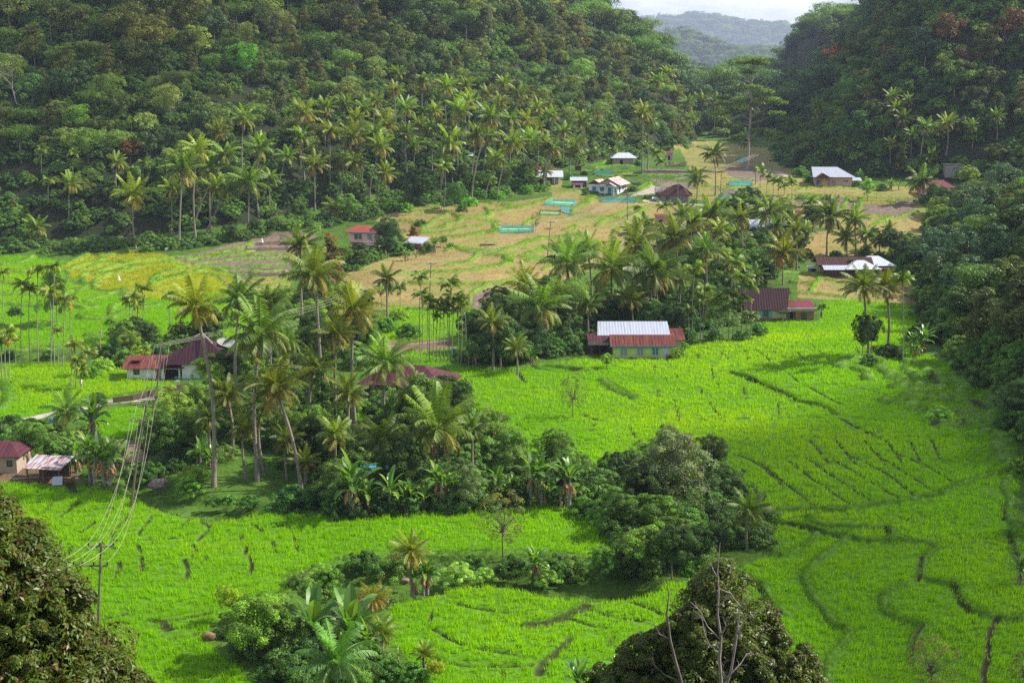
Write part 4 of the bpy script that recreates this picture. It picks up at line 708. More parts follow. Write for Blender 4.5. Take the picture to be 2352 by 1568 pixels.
# ------------------------------------------------------------------ areca palms
AC_N = [areca_crown(300+s_).mesh('areca_crown', M['palm']) for s_ in range(5)]; AC_F = [areca_crown(320+s_, 9, 2.1, False).mesh('areca_crown', M['palm']) for s_ in range(4)]
_g = Geo(); _g.tube([(0, 0, -1.1), (0, 0, 0)], [.12, .09], 8, (.12, .22, .04)); SHAFT = _g.mesh('crownshaft', M['palm'], True)
NUTA = [nuts_mesh('betel_nuts', 50+s_, (.75, .24, .03), .07, 26, .26, -1.25) for s_ in range(2)]
_ac = [0]
def areca(cx, cy, R, bx, by, nuts=False, look=None, tint=(1, 1, 1), group='areca palms'):
    i = _ac[0]; _ac[0] += 1; rs = random.Random(i*5+3); x, y, z = gp(bx, by); sx, sz = slopes(cx, cy); H = CAMZ+float(sz)*y-z; dx = float(sx)*y-x; near_ = y < 300
    lab = look or uniq('slim areca palm'+(' with orange nuts' if nuts else ''), cx, cy)
    e = empty('areca_palm', (x, y, z), lab, 'palm', group); g = Geo(); t = np.linspace(0, 1, 5); b = rs.uniform(-.02, .02)*H
    pts = np.stack([dx*t+b*np.sin(np.pi*t), 0*t, H*t], -1); pts[0, 2] = -.5; pts[-1, 2] -= .9; g.tube(pts, np.interp(t, [0, .1, 1], [.12, .085, .07]), 6); link('trunk', g.mesh('areca_trunk', M['arecabark'], True), e)
    V = AC_N if near_ else AC_F; s_ = R/(FPX/y)/1.85; c = link('crown', V[i % len(V)], e, (dx, 0, H)); c.scale = (s_,)*3; c.rotation_euler = (rs.uniform(-.15, .15), rs.uniform(-.15, .15), rs.uniform(0, 6.28)); c.color = (*tint, 1)
    if near_: link('crownshaft', SHAFT, e, (dx, 0, H))
    if nuts: link('betel_nuts', NUTA[i % 2], e, (dx+.1, -.15, H))
    HAND.append((x, y, 1)); return e
for a in [(20, 300, 22, 25, 640), (150, 385, 24, 145, 915), (255, 290, 28, 262, 910), (200, 420, 22, 205, 912), (340, 430, 26, 345, 915), (372, 260, 22, 372, 910), (440, 480, 24, 430, 930), (480, 480, 26, 475, 880), (915, 480, 30, 905, 770), (885, 500, 24, 893, 765), (985, 420, 28, 970, 745), (940, 520, 22, 940, 745), (1160, 455, 22, 1160, 710), (60, 715, 28, 62, 1040), (35, 750, 26, 38, 1028), (105, 760, 16, 105, 918), (510, 800, 28, 480, 1068), (530, 900, 26, 515, 1090), (610, 850, 22, 605, 1000), (560, 960, 22, 548, 1090), (395, 700, 18, 395, 925), (10, 780, 22, 15, 1020)]:
    c = Q('4', a[0], a[1]); b = Q('4', a[3], a[4]); areca(c[0], c[1], a[2], b[0], b[1], nuts=a[0] in (480, 940, 60), group='areca palms by the bright terraces', tint=(1.15, 1.1, .9))
for a in [(545, 335, 26, 543, 900), (402, 410, 24, 400, 590), (750, 385, 30, 745, 905), (550, 450, 26, 550, 850), (600, 500, 22, 603, 910), (680, 510, 24, 680, 905), (720, 520, 22, 727, 905), (770, 480, 28, 755, 905), (818, 490, 26, 818, 912), (700, 560, 20, 702, 900), (630, 540, 20, 628, 905), (795, 560, 20, 800, 905), (320, 420, 22, 312, 560), (585, 470, 18, 585, 900), (655, 600, 16, 655, 900), (845, 520, 18, 850, 880), (270, 410, 22, 275, 540)]:
    c = Q('C', a[0], a[1]); b = Q('C', a[3], a[4]); areca(c[0], c[1], a[2], b[0], b[1], nuts=a[0] in (770,), group='areca palms between the stubble and the great field')
for a in [(82, 280, 30, 66, 745), (365, 240, 30, 360, 600), (362, 190, 26, 350, 580), (150, 420, 28, 140, 762), (320, 450, 30, 315, 757), (405, 340, 30, 403, 747), (462, 400, 28, 463, 745), (250, 480, 24, 250, 757), (345, 470, 24, 340, 755), (115, 480, 22, 118, 765), (210, 520, 20, 208, 760), (470, 600, 22, 465, 745), (370, 520, 20, 370, 752), (185, 600, 18, 188, 760), (1505, 350, 30, 1505, 900), (280, 560, 18, 278, 757), (430, 480, 20, 432, 748), (40, 560, 20, 40, 760), (1660, 110, 34, 1690, 210), (1715, 330, 20, 1715, 420)]:
    c = Q('R', a[0], a[1]); b = Q('R', a[3], a[4]); areca(c[0], c[1], a[2], b[0], b[1], group='areca palms between the two nearer houses')
for a in [('c', 660, 110, 20, 655, 330), ('c', 725, 170, 18, 722, 330), ('c', 785, 210, 16, 785, 340), ('c', 835, 210, 18, 832, 345), ('c', 890, 260, 20, 890, 350), ('c', 965, 230, 20, 962, 520), ('c', 1155, 430, 26, 1155, 640), ('c', 500, 440, 26, 520, 640), ('c', 580, 470, 24, 575, 650), ('b', 1880, 690, 24, 1885, 960), ('b', 1660, 880, 28, 1665, 1000), ('b', 1800, 40, 22, 1790, 390), ('b', 1840, 160, 18, 1835, 400), ('b', 1610, -40, 14, 1610, 270), ('b', 1640, -30, 14, 1645, 330), ('b', 1690, -50, 14, 1690, 230), ('b', 1010, 60, 20, 995, 300), ('b', 935, 70, 14, 935, 280), ('b', 1265, 10, 14, 1265, 270), ('a', 1365, 130, 22, 1370, 700), ('a', 1425, 100, 22, 1395, 730),
          ('1', 285, 1020, 18, 283, 1200), ('1', 425, 760, 14, 425, 900), ('1', 990, 860, 16, 990, 980), ('1', 900, 820, 14, 900, 960), ('1', 500, 1050, 18, 500, 1250), ('1', 980, 1120, 20, 980, 1300), ('1', 330, 1240, 18, 330, 1400), ('3', 910, 920, 14, 905, 1130), ('3', 80, 820, 12, 70, 1050), ('3', 40, 900, 12, 45, 1050), ('3', 290, 900, 12, 288, 1000), ('3', 1510, 1000, 14, 1505, 1120), ('3', 750, 960, 12, 750, 1060), ('2', 555, 540, 20, 550, 760), ('2', 220, 470, 14, 220, 640)]:
    c = Q(a[0], a[1], a[2]); b = Q(a[0], a[4], a[5]); areca(c[0], c[1], a[3], b[0], b[1], nuts=a[2] == 230, group='scattered areca palms')
# ------------------------------------------------------------------ bananas
BN = [banana_parts(400, 2.8, 9, 2.7, .66, 4, 2), banana_parts(401, 2.4, 8, 2.4, .6, 3, 3), banana_parts(402, 2.2, 8, 2.5, .62, 2, 1), banana_parts(403, 3.0, 9, 2.6, .62, 4, 2), banana_parts(404, 1.3, 10, 3.2, .8, 1, 1, .55)]
BNM = [(a.mesh('banana_stem', M['arecabark'], True), b.mesh('banana_leaves', M['banana'], True), c.mesh('banana_dry', M['dry'])) for a, b, c in BN]
_bc = [0]
def banana(bx, by, hp, v=None, look=None, tint=(1, 1, 1), at=None):
    """banana clump by its foot; hp = full height in view pixels"""
    i = _bc[0]; _bc[0] += 1; rs = random.Random(i*3+11); x, y, z = at or gp(bx, by); s_ = hp/(FPX/y)/4.6; v = i % 4 if v is None else v
    lab = look or uniq('banana plant with broad green leaves', bx, by-hp*.5); e = empty('banana_plant', (x, y, z), lab, 'banana plant', 'banana plants', rs.uniform(0, 6.28)); e.scale = (s_,)*3
    for nm, me in zip(('stem', 'leaves', 'dry_leaves'), BNM[v]): c = link(nm, me, e); c.color = (*tint, 1)
    HAND.append((x, y, 1.2)); return e
for a in [('M', 60, 430, 150, 0), ('M', 330, 410, 120, 2), ('M', 470, 400, 90, 1), ('M', 660, 360, 110, 3), ('M', 720, 340, 90, 1), ('M', 1080, 320, 95, 2), ('M', 1180, 330, 80, 1), ('M', 1290, 345, 120, 3), ('M', 1345, 330, 100, 0), ('M', 1500, 370, 60, 2), ('M', 1555, 385, 118, 3), ('M', 180, 415, 95, 1), ('M', 560, 400, 70, 2), ('M', 1420, 350, 60, 1),
          ('7', 520, 130, 90, 0), ('7', 620, 190, 120, 3), ('7', 720, 215, 130, 1), ('7', 780, 170, 100, 0), ('7', 850, 150, 90, 2), ('7', 580, 60, 80, 1), ('7', 1370, 90, 75, 2), ('7', 1450, 100, 60, 1), ('4', 640, 1460, 110, 0), ('4', 1095, 1270, 45, 2),
          ('M', 1310, 865, 90, 0), ('M', 1355, 870, 70, 3), ('M', 1105, 850, 45, 2), ('M', 560, 945, 92, 1), ('M', 590, 940, 80, 0), ('C', 1030, 1470, 88, 0), ('C', 1000, 1568, 60, 1), ('4', 1070, 800, 50, 0), ('4', 1000, 770, 34, 1), ('4', 1190, 770, 34, 2), ('4', 1300, 740, 30, 1), ('R', 1650, 860, 70, 0), ('R', 1560, 850, 52, 3), ('R', 1600, 880, 44, 1),
          ('a', 540, 860, 34, 2), ('a', 880, 1380, 28, 1), ('a', 1020, 1360, 24, 2), ('a', 1260, 1270, 40, 0), ('a', 560, 560, 22, 1), ('a', 840, 640, 24, 2), ('C', 920, 930, 56, 0), ('C', 960, 900, 40, 1), ('C', 1290, 930, 50, 1), ('R', 1490, 230, 30, 1), ('c', 2140, 1010, 46, 0), ('c', 1625, 200, 24, 0), ('c', 1940, 290, 28, 1), ('c', 2010, 295, 24, 2), ('1', 1890, 1500, 38, 2), ('1', 1170, 1590, 24, 1), ('1', 200, 1600, 30, 0), ('C', 870, 925, 40, 2), ('h', 1340, 700, 64, 1), ('M', 395, 1440, 44, 2), ('R', 555, 730, 26, 2), ('h', 1520, 1310, 40, 2)]:
    b = Q(a[0], a[1], a[2]); banana(b[0], b[1], a[3], a[4])
banana(712, 1510, 185, 4, 'big pale-leaved banana plant with upright leaves near the muddy pool', (1.0, 1.0, 1.5))
banana(800, 1515, 190, 4, 'big banana plant with one bright yellow-green upright leaf near the muddy pool', (1.1, 1.05, 1.3))
banana(840, 1530, 120, 0, 'banana plant with drooping grey-green leaves behind the feathery silvery palm', (.9, .95, 1.3))
banana(1335, 1600, 110, 4, 'pale grey-green banana plant at the bottom edge beside the dead tree', (.9, .9, 1.5))
banana(1420, 1570, 75, 0, 'small banana plant in front of the dark durian tree at the bottom edge', (.95, 1, 1.3))
banana(2345, 1340, 70, 0, 'banana plant under the dark slope at the edge of the photo')
# ------------------------------------------------------------------ building parts
def boxv(x0, x1, y0, y1, z0, z1):
    V = [(x, y, z) for z in (z0, z1) for y in (y0, y1) for x in (x0, x1)]; F = [(0, 2, 3, 1), (4, 5, 7, 6), (0, 1, 5, 4), (2, 6, 7, 3), (0, 4, 6, 2), (1, 3, 7, 5)]; return V, F
class MB:
    def __init__(s): s.V = []; s.F = []
    def add(s, V, F): n_ = len(s.V); s.V += [tuple(v) for v in V]; s.F += [tuple(i+n_ for i in f) for f in F]; return s
    def box(s, *a): return s.add(*boxv(*a))
    def slab(s, q, t=.06):
        """quad q (4 points) thickened downwards along its normal"""
        q = [np.array(p, float) for p in q]; n_ = np.cross(q[1]-q[0], q[-1]-q[0]); n_ /= np.linalg.norm(n_)+1e-9
        if n_[2] < 0: n_ = -n_
        k = len(q); V = q+[p-n_*t for p in q]; F = [tuple(range(k)), tuple(range(2*k-1, k-1, -1))]+[(i, (i+1) % k, (i+1) % k+k, i+k) for i in range(k)]; return s.add(V, F)
    def tube(s, pts, rad, ns=6): V, F = tube(pts, rad if hasattr(rad, '__len__') else [rad]*len(pts), ns); return s.add([tuple(v) for v in V], [tuple(int(i) for i in f) for f in F])
    def build(s, name, mat, parent=None, loc=None):
        me = bpy.data.meshes.new(name); me.from_pydata(s.V, [], s.F); me.update(); return link(name, me, parent, loc, mat)
def roofmat(name, c1, c2, fac=(.45, .6), rough=.6, spec=.12, metal=0.0, scale=.9): return surf(name, c1, rough, c2, scale, fac, spec=spec, metal=metal, stretch=(4.5, .35, .35), wave=(.55, 'X'), detail=8)
RM = {'rust': roofmat('roof_red_rust', (.085, .022, .025), (.17, .06, .04), (.42, .62)), 'purple': roofmat('roof_dark_purple', (.035, .016, .026), (.058, .024, .026), (.4, .65)), 'grey': roofmat('roof_grey_metal', (.40, .44, .54), (.27, .29, .34), (.5, .7), .45), 'white': roofmat('roof_white_metal', (.50, .54, .62), (.36, .39, .44), (.45, .7), .4),
      'redpurple': roofmat('roof_red_purple', (.11, .032, .040), (.05, .022, .036), (.42, .6)), 'red': roofmat('roof_red', (.22, .05, .042), (.28, .075, .055), (.4, .6)), 'redwhite': roofmat('roof_red_and_bare', (.36, .13, .12), (.60, .55, .55), (.45, .56), scale=1.6), 'patch': roofmat('roof_patchwork', (.26, .11, .10), (.42, .44, .50), (.46, .54), scale=1.4), 'blue': surf('tarp_blue', (.02, .22, .62), .4, (.03, .28, .70)), 'maroon': roofmat('roof_maroon', (.14, .034, .05), (.18, .045, .06)), 'brown': roofmat('roof_dark_brown', (.045, .022, .022), (.08, .036, .03), (.45, .6))}
WM = {'lime': surf('wall_yellow_green', (.50, .62, .20), .8, (.42, .52, .18), 1.5), 'white': surf('wall_white', (.72, .73, .74), .8, (.55, .55, .54), 1.2, (.5, .75)), 'cream': surf('wall_cream', (.66, .63, .54), .8, (.54, .50, .42), 1.3), 'pink': surf('wall_pink', (.62, .38, .37), .8, (.54, .33, .32), 1.3), 'hotpink': surf('wall_bright_pink', (.70, .26, .42), .8, (.60, .24, .38)), 'brick': surf('wall_brick', (.36, .18, .12), .85, (.26, .13, .09), 14, (.4, .6), bump=.4), 'wood': surf('wall_dark_wood', (.11, .055, .045), .8, (.07, .04, .035), 3, stretch=(6, 1, .5)), 'grey': surf('wall_grey_concrete', (.34, .32, .30), .85, (.22, .20, .19), 2), 'peach': surf('wall_peach', (.55, .36, .30), .8, (.46, .33, .28), 1.5), 'timber': surf('wall_weathered_timber', (.22, .20, .20), .85, (.14, .125, .13), 3, stretch=(1, 1, 5)), 'yellow': surf('wall_pale_yellow', (.62, .58, .26), .8, (.50, .46, .2)), 'bluew': surf('wall_blue', (.10, .22, .42), .8, (.09, .17, .3)), 'tan': surf('wall_tan', (.42, .33, .27), .85, (.34, .27, .22))}
TM = {'blue': surf('trim_blue', (.05, .22, .42), .5), 'pale': surf('trim_pale_blue', (.50, .60, .78), .5), 'teal': surf('trim_turquoise', (.16, .46, .42), .5), 'white': surf('trim_white', (.72, .73, .73), .6), 'dark': surf('trim_dark', (.05, .03, .03), .6), 'glass': surf('window_glass', (.05, .065, .085), .12, (.07, .09, .11), 2, spec=.6), 'curtain': surf('window_curtained', (.30, .29, .30), .3, (.20, .20, .24), 4, stretch=(4, 4, .5)), 'tealglass': surf('window_teal_glass', (.03, .20, .24), .2), 'yellow': surf('trim_yellow', (.70, .48, .06), .5), 'void': surf('dark_opening', (.012, .010, .010), .9), 'brownwood': surf('post_wood', (.16, .10, .07), .8)}
class House:
    """local frame: x along the front, y into the depth, z up, metres; the front faces the camera when yaw = 0"""
    def __init__(s, name, label, bx, by, cat='house', yaw=0.0, group=None, lift=0.0, depth=None):
        x, y, z = gp(bx, by); s.s = FPX/y; s.Y = y; s.e = empty(name, (x, y, z+lift), label, cat, group, RAD(yaw)); HAND.append((x, y, 6)); s.wb = None
    def wall(s, m, *boxes, name='wall'):
        b = MB()
        for q in boxes: b.box(*q)
        return b.build(name, WM[m] if m in WM else TM[m], s.e)
    def gable(s, m, x0, x1, y0, y1, ze, zr, ov=.5, name='roof', t=.07, flare=0.0, sag=0.0, front_only=False, axis='x', hipl=0, hipr=0, parent=None):
        """ridge along x; flare makes the ridge longer than the eaves; hipl/hipr shorten it"""
        b = MB(); ym = (y0+y1)/2; a0, a1 = x0-ov, x1+ov; r0, r1 = a0-flare+hipl, a1+flare-hipr; y0, y1 = y0-ov, y1+ov
        if axis == 'y':
            xm = (x0+x1)/2; c = [(x0-ov, y0, ze), (x0-ov, y1, ze), (xm, y1-hipr, zr), (xm, y0+hipl, zr), (x1+ov, y0, ze), (x1+ov, y1, ze)]
            b.slab([c[0], c[3], c[2], c[1]], t); b.slab([c[3], c[4], c[5], c[2]], t)
            if hipl: b.slab([c[0], c[4], c[3]], t)
            if hipr: b.slab([c[1], c[2], c[5]], t)
            return b.build(name, RM[m], parent or s.e)
        n_ = 8 if sag else 1
        for i in range(n_):
            t0, t1 = i/n_, (i+1)/n_; zc = lambda t_: zr-sag*4*t_*(1-t_)
            A_ = (a0+(a1-a0)*t0, y0, ze); B_ = (a0+(a1-a0)*t1, y0, ze); C_ = (r0+(r1-r0)*t1, ym, zc(t1)); D__ = (r0+(r1-r0)*t0, ym, zc(t0)); b.slab([A_, B_, C_, D__], t)
            if not front_only: b.slab([D__, C_, (B_[0], y1, ze), (A_[0], y1, ze)], t)
        if hipl: b.slab([(a0, y0, ze), (r0, ym, zr), (a0, y1, ze)], t)
        if hipr: b.slab([(a1, y0, ze), (a1, y1, ze), (r1, ym, zr)], t)
        return b.build(name, RM[m], parent or s.e)
    def gend(s, m, xs, y0, y1, ze, zr, side='x', name='gable_wall', ym=None):
        """triangular gable infill at x = xs (side x) or y = xs (side y, y0/y1 then are x)"""
        b = MB(); ym = (y0+y1)/2 if ym is None else ym; q = [(xs, y0, ze), (xs, y1, ze), (xs, ym, zr)] if side == 'x' else [(y0, xs, ze), (y1, xs, ze), (ym, xs, zr)]
        o = .06; d = np.array([o, 0, 0]) if side == 'x' else np.array([0, o, 0]); q = [np.array(p, float) for p in q]; b.add([*q, *[p+d for p in q]], [(0, 1, 2), (5, 4, 3), (0, 3, 4, 1), (1, 4, 5, 2), (2, 5, 3, 0)]); return b.build(name, (WM if m in WM else TM)[m], s.e)
    def shed(s, m, x0, x1, y0, y1, zf, zb, name='lean_to_roof', t=.06): return MB().slab([(x0, y0, zf), (x1, y0, zf), (x1, y1, zb), (x0, y1, zb)], t).build(name, RM[m], s.e)
    def window(s, x, z, w, h, y=0.0, frame='pale', pane='glass', mull=1, face='f', bars=0, name='window'):
        """window on the front wall plane y (or on the right side x = y when face = 's')"""
        f = MB(); p_ = MB(); d = .05; fw = .08
        def bx(b, a0, a1, c0, c1, dd): b.box(a0, a1, y-dd, y-.004, c0, c1) if face == 'f' else b.box(y+.004, y+dd, a0, a1, c0, c1)
        bx(f, x-w/2-fw, x-w/2, z, z+h, .09); bx(f, x+w/2, x+w/2+fw, z, z+h, .09); bx(f, x-w/2-fw, x+w/2+fw, z+h, z+h+fw, .09); bx(f, x-w/2-fw, x+w/2+fw, z-fw, z, .12)
        for i in range(mull): xx = x-w/2+w*(i+1)/(mull+1); bx(f, xx-.04, xx+.04, z, z+h, .08)
        for i in range(bars): zz = z+h*(i+1)/(bars+1); bx(f, x-w/2, x+w/2, zz-.02, zz+.02, .07)
        fo = f.build(name, TM[frame], s.e); bx(p_, x-w/2, x+w/2, z, z+h, .03); p_.build('pane', TM[pane], fo); return fo
    def door(s, x, w, h, y=0.0, m='pale', z=0.0):
        b = MB(); b.box(x-w/2, x+w/2, y-.06, y-.004, z, z+h); o = b.build('door', TM[m], s.e); k = MB(); k.box(x+w/2-.14, x+w/2-.08, y-.10, y-.062, z+h*.45, z+h*.5); k.build('handle', TM['dark'], o); f = MB(); f.box(x-w/2-.08, x-w/2-.003, y-.1, y-.004, z, z+h); f.box(x+w/2+.003, x+w/2+.08, y-.1, y-.004, z, z+h); f.box(x-w/2-.08, x+w/2+.08, y-.1, y-.004, z+h+.003, z+h+.08); f.build('door_frame', TM['white'], o); return o
    def part(s, name, m, *boxes):
        b = MB()
        for q in boxes: b.box(*q)
        return b.build(name, m if not isinstance(m, str) else (TM.get(m) or WM.get(m) or RM.get(m)), s.e)
# ---- yellow-green house in the rice
h = House('house', 'yellow-green house with rusty red front roof and long grey metal rear roof', 1475, 822)
h.wall('lime', (-5.2, 5.1, 0, 5.6, -.6, 2.35)); h.part('base_strip', 'grey', (-5.25, 5.15, -.05, 0, -.6, .12))
h.gable('rust', -5.2, 5.3, .2, 5.4, 2.25, 3.75, .6, name='front_roof'); h.gend('lime', -5.2, 0, 5.6, 2.35, 3.55); h.gend('lime', 5.04, 0, 5.6, 2.35, 3.55)
h.part('fascia', 'blue', (-5.85, 5.95, -.47, -.42, 2.02, 2.26)); h.part('gable_board', 'blue', (-5.86, -5.80, -.3, .6, 2.1, 2.4), (-5.86, -5.80, .6, 1.6, 2.5, 2.9))
h.window(-3.35, .45, 1.15, 1.4, pane='curtain', mull=1); h.window(-.35, .5, 1.1, 1.25, pane='curtain', bars=1); h.window(2.35, .6, 1.1, 1.25, pane='tealglass', bars=1); h.door(4.2, .85, 1.9, m='pale')
h.wall('grey', (-7.2, 6.2, 6.2, 12.4, -.5, 3.0), name='rear_wall'); h.gable('grey', -7.4, 5.4, 6.2, 12.4, 3.0, 5.0, .35, name='rear_roof', hipl=.0, flare=-.25); h.gend('grey', -7.2, 6.2, 12.4, 3.0, 4.8, name='rear_gable_wall')
h.shed('rust', 4.2, 8.4, 4.6, 9.2, 2.35, 3.7); h.wall('tan', (5.3, 7.6, 5.2, 9, -.5, 2.3), name='side_wall')
h.shed('redpurple', -9.6, -5.3, 3.0, 7.0, 2.3, 3.15, 'annex_roof'); h.part('annex_fascia', 'grey', (-9.6, -5.9, 2.92, 2.98, 1.75, 2.25)); h.wall('wood', (-9.2, -5.4, 3.6, 7, -.5, 2.2), name='annex_wall'); h.part('annex_opening', 'void', (-8.6, -5.9, 3.55, 3.595, .1, 1.5)); h.part('annex_post', 'brownwood', (-9.0, -8.85, 3.1, 3.25, -.4, 2.2)); h.part('annex_post', 'brownwood', (-7.6, -7.45, 3.1, 3.25, -.4, 2.2))
# ---- tall brown roof
h = House('traditional_house', 'cream house under a tall dark brown roof with its ridge longer than its eaves', 1765, 736)
h.wall('cream', (-4.6, 3.6, 0, 6, 0, 2.4)); h.part('base_strip', 'brick', (-4.6, 3.6, -.06, -.003, -.6, .55)); h.gable('purple', -4.6, 3.3, 0, 6, 2.25, 6.4, .5, flare=1.0, name='roof'); h.gend('wood', -4.7, -.3, 6.3, 2.4, 5.9); h.gend('wood', 3.5, -.3, 6.3, 2.4, 5.9)
h.window(-.6, .75, 1.1, 1.25, frame='teal', pane='glass'); h.part('shutter', 'teal', (-1.9, -1.25, -.1, -.02, .7, 2.05)); h.part('shutter', 'teal', (.05, .7, -.1, -.02, .7, 2.05)); h.shed('purple', -6.6, -4.4, 1, 4, 2.0, 2.7, 'lean_to_roof')
h.wall('timber', (3.6, 5.5, .3, 5, -.4, 2.2), name='link_wall'); h.part('link_door', 'void', (4.5, 5.2, .24, .296, 0, 1.8)); h.wall('brick', (5.6, 9.4, -.1, 4.5, -.5, 1.9), name='annex_wall'); h.part('parapet', 'grey', (3.6, 9.9, -.35, .22, 1.95, 2.6)); h.shed('maroon', 5.8, 9.8, .3, 4.8, 2.55, 3.5, 'annex_roof'); h.shed('rust', 3.4, 5.7, .3, 4, 2.7, 3.7, 'link_roof'); h.window(7.3, .4, 1.0, 1.1, y=-.1, frame='dark', pane='glass')
# ---- metal roofed farm house
h = House('farmhouse', 'farmhouse with bare metal hipped roofs joined to a long dark brown roof', 1968, 640)
h.wall('yellow', (-8.6, 0, 4.6, 9, 0, 3.0)); h.gable('brown', -8.6, 4.5, 3.9, 8.6, 2.9, 4.6, .6, name='long_roof'); h.shed('grey', -8.0, -1.5, .8, 3.6, 2.1, 3.0, 'lean_to_roof'); h.wall('wood', (-7.4, -1.8, 1.4, 3.6, -.2, 2.1), name='lean_to_wall'); h.wall('wood', (-1.8, 8.6, 1.6, 7, -.2, 2.3), name='main_wall')
h.gable('white', -2.0, 5.6, .8, 7.4, 2.3, 4.1, .7, name='middle_roof', hipl=3.6, hipr=3.6); h.gable('white', 2.6, 10.2, 4.2, 11, 2.7, 4.7, .7, name='side_roof', hipl=2.6, hipr=3.6); h.wall('wood', (3.2, 9.6, 7.003, 10.4, -.2, 2.6), name='side_wall'); h.part('roof_rust_patch', 'rust', (-.6, .9, 4.2, 5.2, 4.5, 4.53))
# ---- traditional house with swept gable
h = House('traditional_house', 'traditional house with dark purple swept roof, white gable edge and long low rusty annex', 455, 868, yaw=4)
h.wall('white', (-2.6, 4.6, 0, 6.5, -.3, 2.8)); b = MB(); z0 = 2.65
pk = (0.4, 3.2, 6.9); lf = (-5.6, -.6, 2.5); rt = (5.6, -.6, 2.7)
b.slab([lf, (0.2, -.9, 2.6), pk, (-.6, 2.9, 6.2), (-2.0, 3.0, 4.9), (-4.4, 3.1, 4.2)], .08); b.slab([(0.2, -.9, 2.6), rt, (3.4, 3.2, 4.6), (1.6, 3.2, 5.2), pk], .08); b.slab([rt, (5.6, 7, 2.7), (3.4, 3.2, 4.6)], .08); b.slab([lf, (-4.4, 3.1, 4.2), (-5.6, 7, 2.5)], .08); b.slab([(-5.6, 7, 2.5), (-4.4, 3.1, 4.2), (-2.0, 3.0, 4.9), pk, (0.2, 7.2, 2.6)], .08); b.slab([(0.2, 7.2, 2.6), pk, (1.6, 3.2, 5.2), (3.4, 3.2, 4.6), (5.6, 7, 2.7)], .08)
b.build('roof', RM['purple'], h.e); b = MB(); b.slab([(.35, 3.0, 7.0), (1.9, 3.05, 5.25), (2.25, 3.0, 5.3), (.75, 2.95, 7.1)], .08); b.slab([(.3, 3.0, 7.0), (-.9, 2.9, 6.35), (-.8, 2.85, 6.6), (.3, 2.95, 7.2)], .08); b.build('gable_edge', TM['white'], h.e)
h.window(1.0, .9, 1.5, 1.7, frame='dark', pane='glass', mull=1); h.part('vent', 'tealglass', (.1, 1.7, -.05, -.004, 2.72, 2.79)); h.wall('white', (-11.8, -3.0, .3, 4.6, -.3, 1.9), name='annex_wall'); h.shed('rust', -12.6, -2.2, -.5, 5.2, 1.85, 3.0, 'annex_roof'); h.part('annex_roof_hatch', 'rust', (-11.2, -9.8, 1.6, 3.0, 2.55, 2.85)); h.window(-10.2, .8, .8, .9, y=.3, frame='dark', pane='glass', mull=0); h.part('annex_opening', 'void', (-5.6, -3.3, .24, .296, -.1, 1.5)); h.door(-6.6, .8, 1.7, y=.3, m='brownwood')
h.part('terrace', 'grey', (-3.4, 4.6, -2.2, -.06, -.7, -.05)); f = MB()
for i in range(28): xx = -3.4+i*.29; f.box(xx-.02, xx+.02, -2.24, -2.2, -.05, .75)
f.box(-3.45, 4.6, -2.26, -2.24, .72, .8); f.build('railing', TM['teal'], h.e)
# ---- purple hip roof among the palms
h = House('bungalow', 'white bungalow under a broad red and purple hipped roof, half hidden by palms', 905, 918, yaw=-14)
h.wall('white', (-5.0, 7.6, 0, 8, -.4, 2.5)); h.gable('redpurple', -5.0, 7.8, 0, 8, 2.45, 4.9, .9, hipl=5.0, hipr=5.0); h.window(-2.4, .7, 1.3, 1.3, frame='white', pane='curtain'); h.window(.6, .7, 1.2, 1.3, frame='white', pane='glass'); h.door(2.4, .9, 2.0, m='brownwood'); h.window(4.6, .7, 1.2, 1.3, frame='white', pane='glass'); h.part('porch_rail', 'white', (-5.0, -3.4, -.9, -.82, .0, .8)); h.part('porch_post', 'white', (-4.9, -4.75, -.9, -.75, -.4, 2.4))
# ---- pink two-storey house
h = House('two_storey_house', 'pink two-storey house with red hipped roof and blue eaves', 832, 582, yaw=-12)
h.wall('pink', (-3.4, 3.4, 0, 6, -.5, 3.0)); h.wall('pink', (-3.4, 3.6, -.5, 6, 3.0, 6.0), name='upper_wall'); h.gable('red', -4.4, 3.7, -.5, 6.2, 5.95, 7.4, .6, hipl=2.4, hipr=3.4); h.part('fascia', 'blue', (-5.0, 4.3, -1.14, -1.10, 5.72, 5.95)); h.part('belt', 'dark', (-3.45, 3.65, -.56, -.503, 2.86, 3.06)); h.window(-.9, 3.9, 2.2, 1.6, y=-.5, frame='white', pane='glass', mull=1); h.window(2.4, 4.0, 1.2, 1.5, y=-.5, frame='pale', pane='glass', mull=2, bars=2); h.window(2.4, 4.0, 1.5, 1.5, y=3.6, frame='pale', pane='glass', mull=2, bars=2, face='s')
h.part('balcony', 'pink', (1.0, 3.9, -1.7, -.56, 2.5, 2.75)); b = MB()
for i in range(11): b.box(1.0+i*.28, 1.06+i*.28, -1.7, -1.64, 2.75, 3.45)
b.box(1.0, 3.9, -1.72, -1.62, 3.45, 3.55); b.build('balcony_rail', TM['white'], h.e); h.window(.6, .6, 1.1, 1.4, frame='white', pane='glass', bars=1); h.window(3.2, .5, .9, 1.7, y=3.4, frame='white', face='s', pane='glass'); h.wall('pink', (4.0, 4.3, -.2, .1, -.5, 2.4), (6.6, 6.9, -.2, .1, -.5, 2.4), (4.0, 6.9, -.2, .1, -.5, -.1), name='porch_wall'); h.shed('brown', 3.7, 7.2, -.5, 3.4, 2.5, 3.2, 'porch_roof')
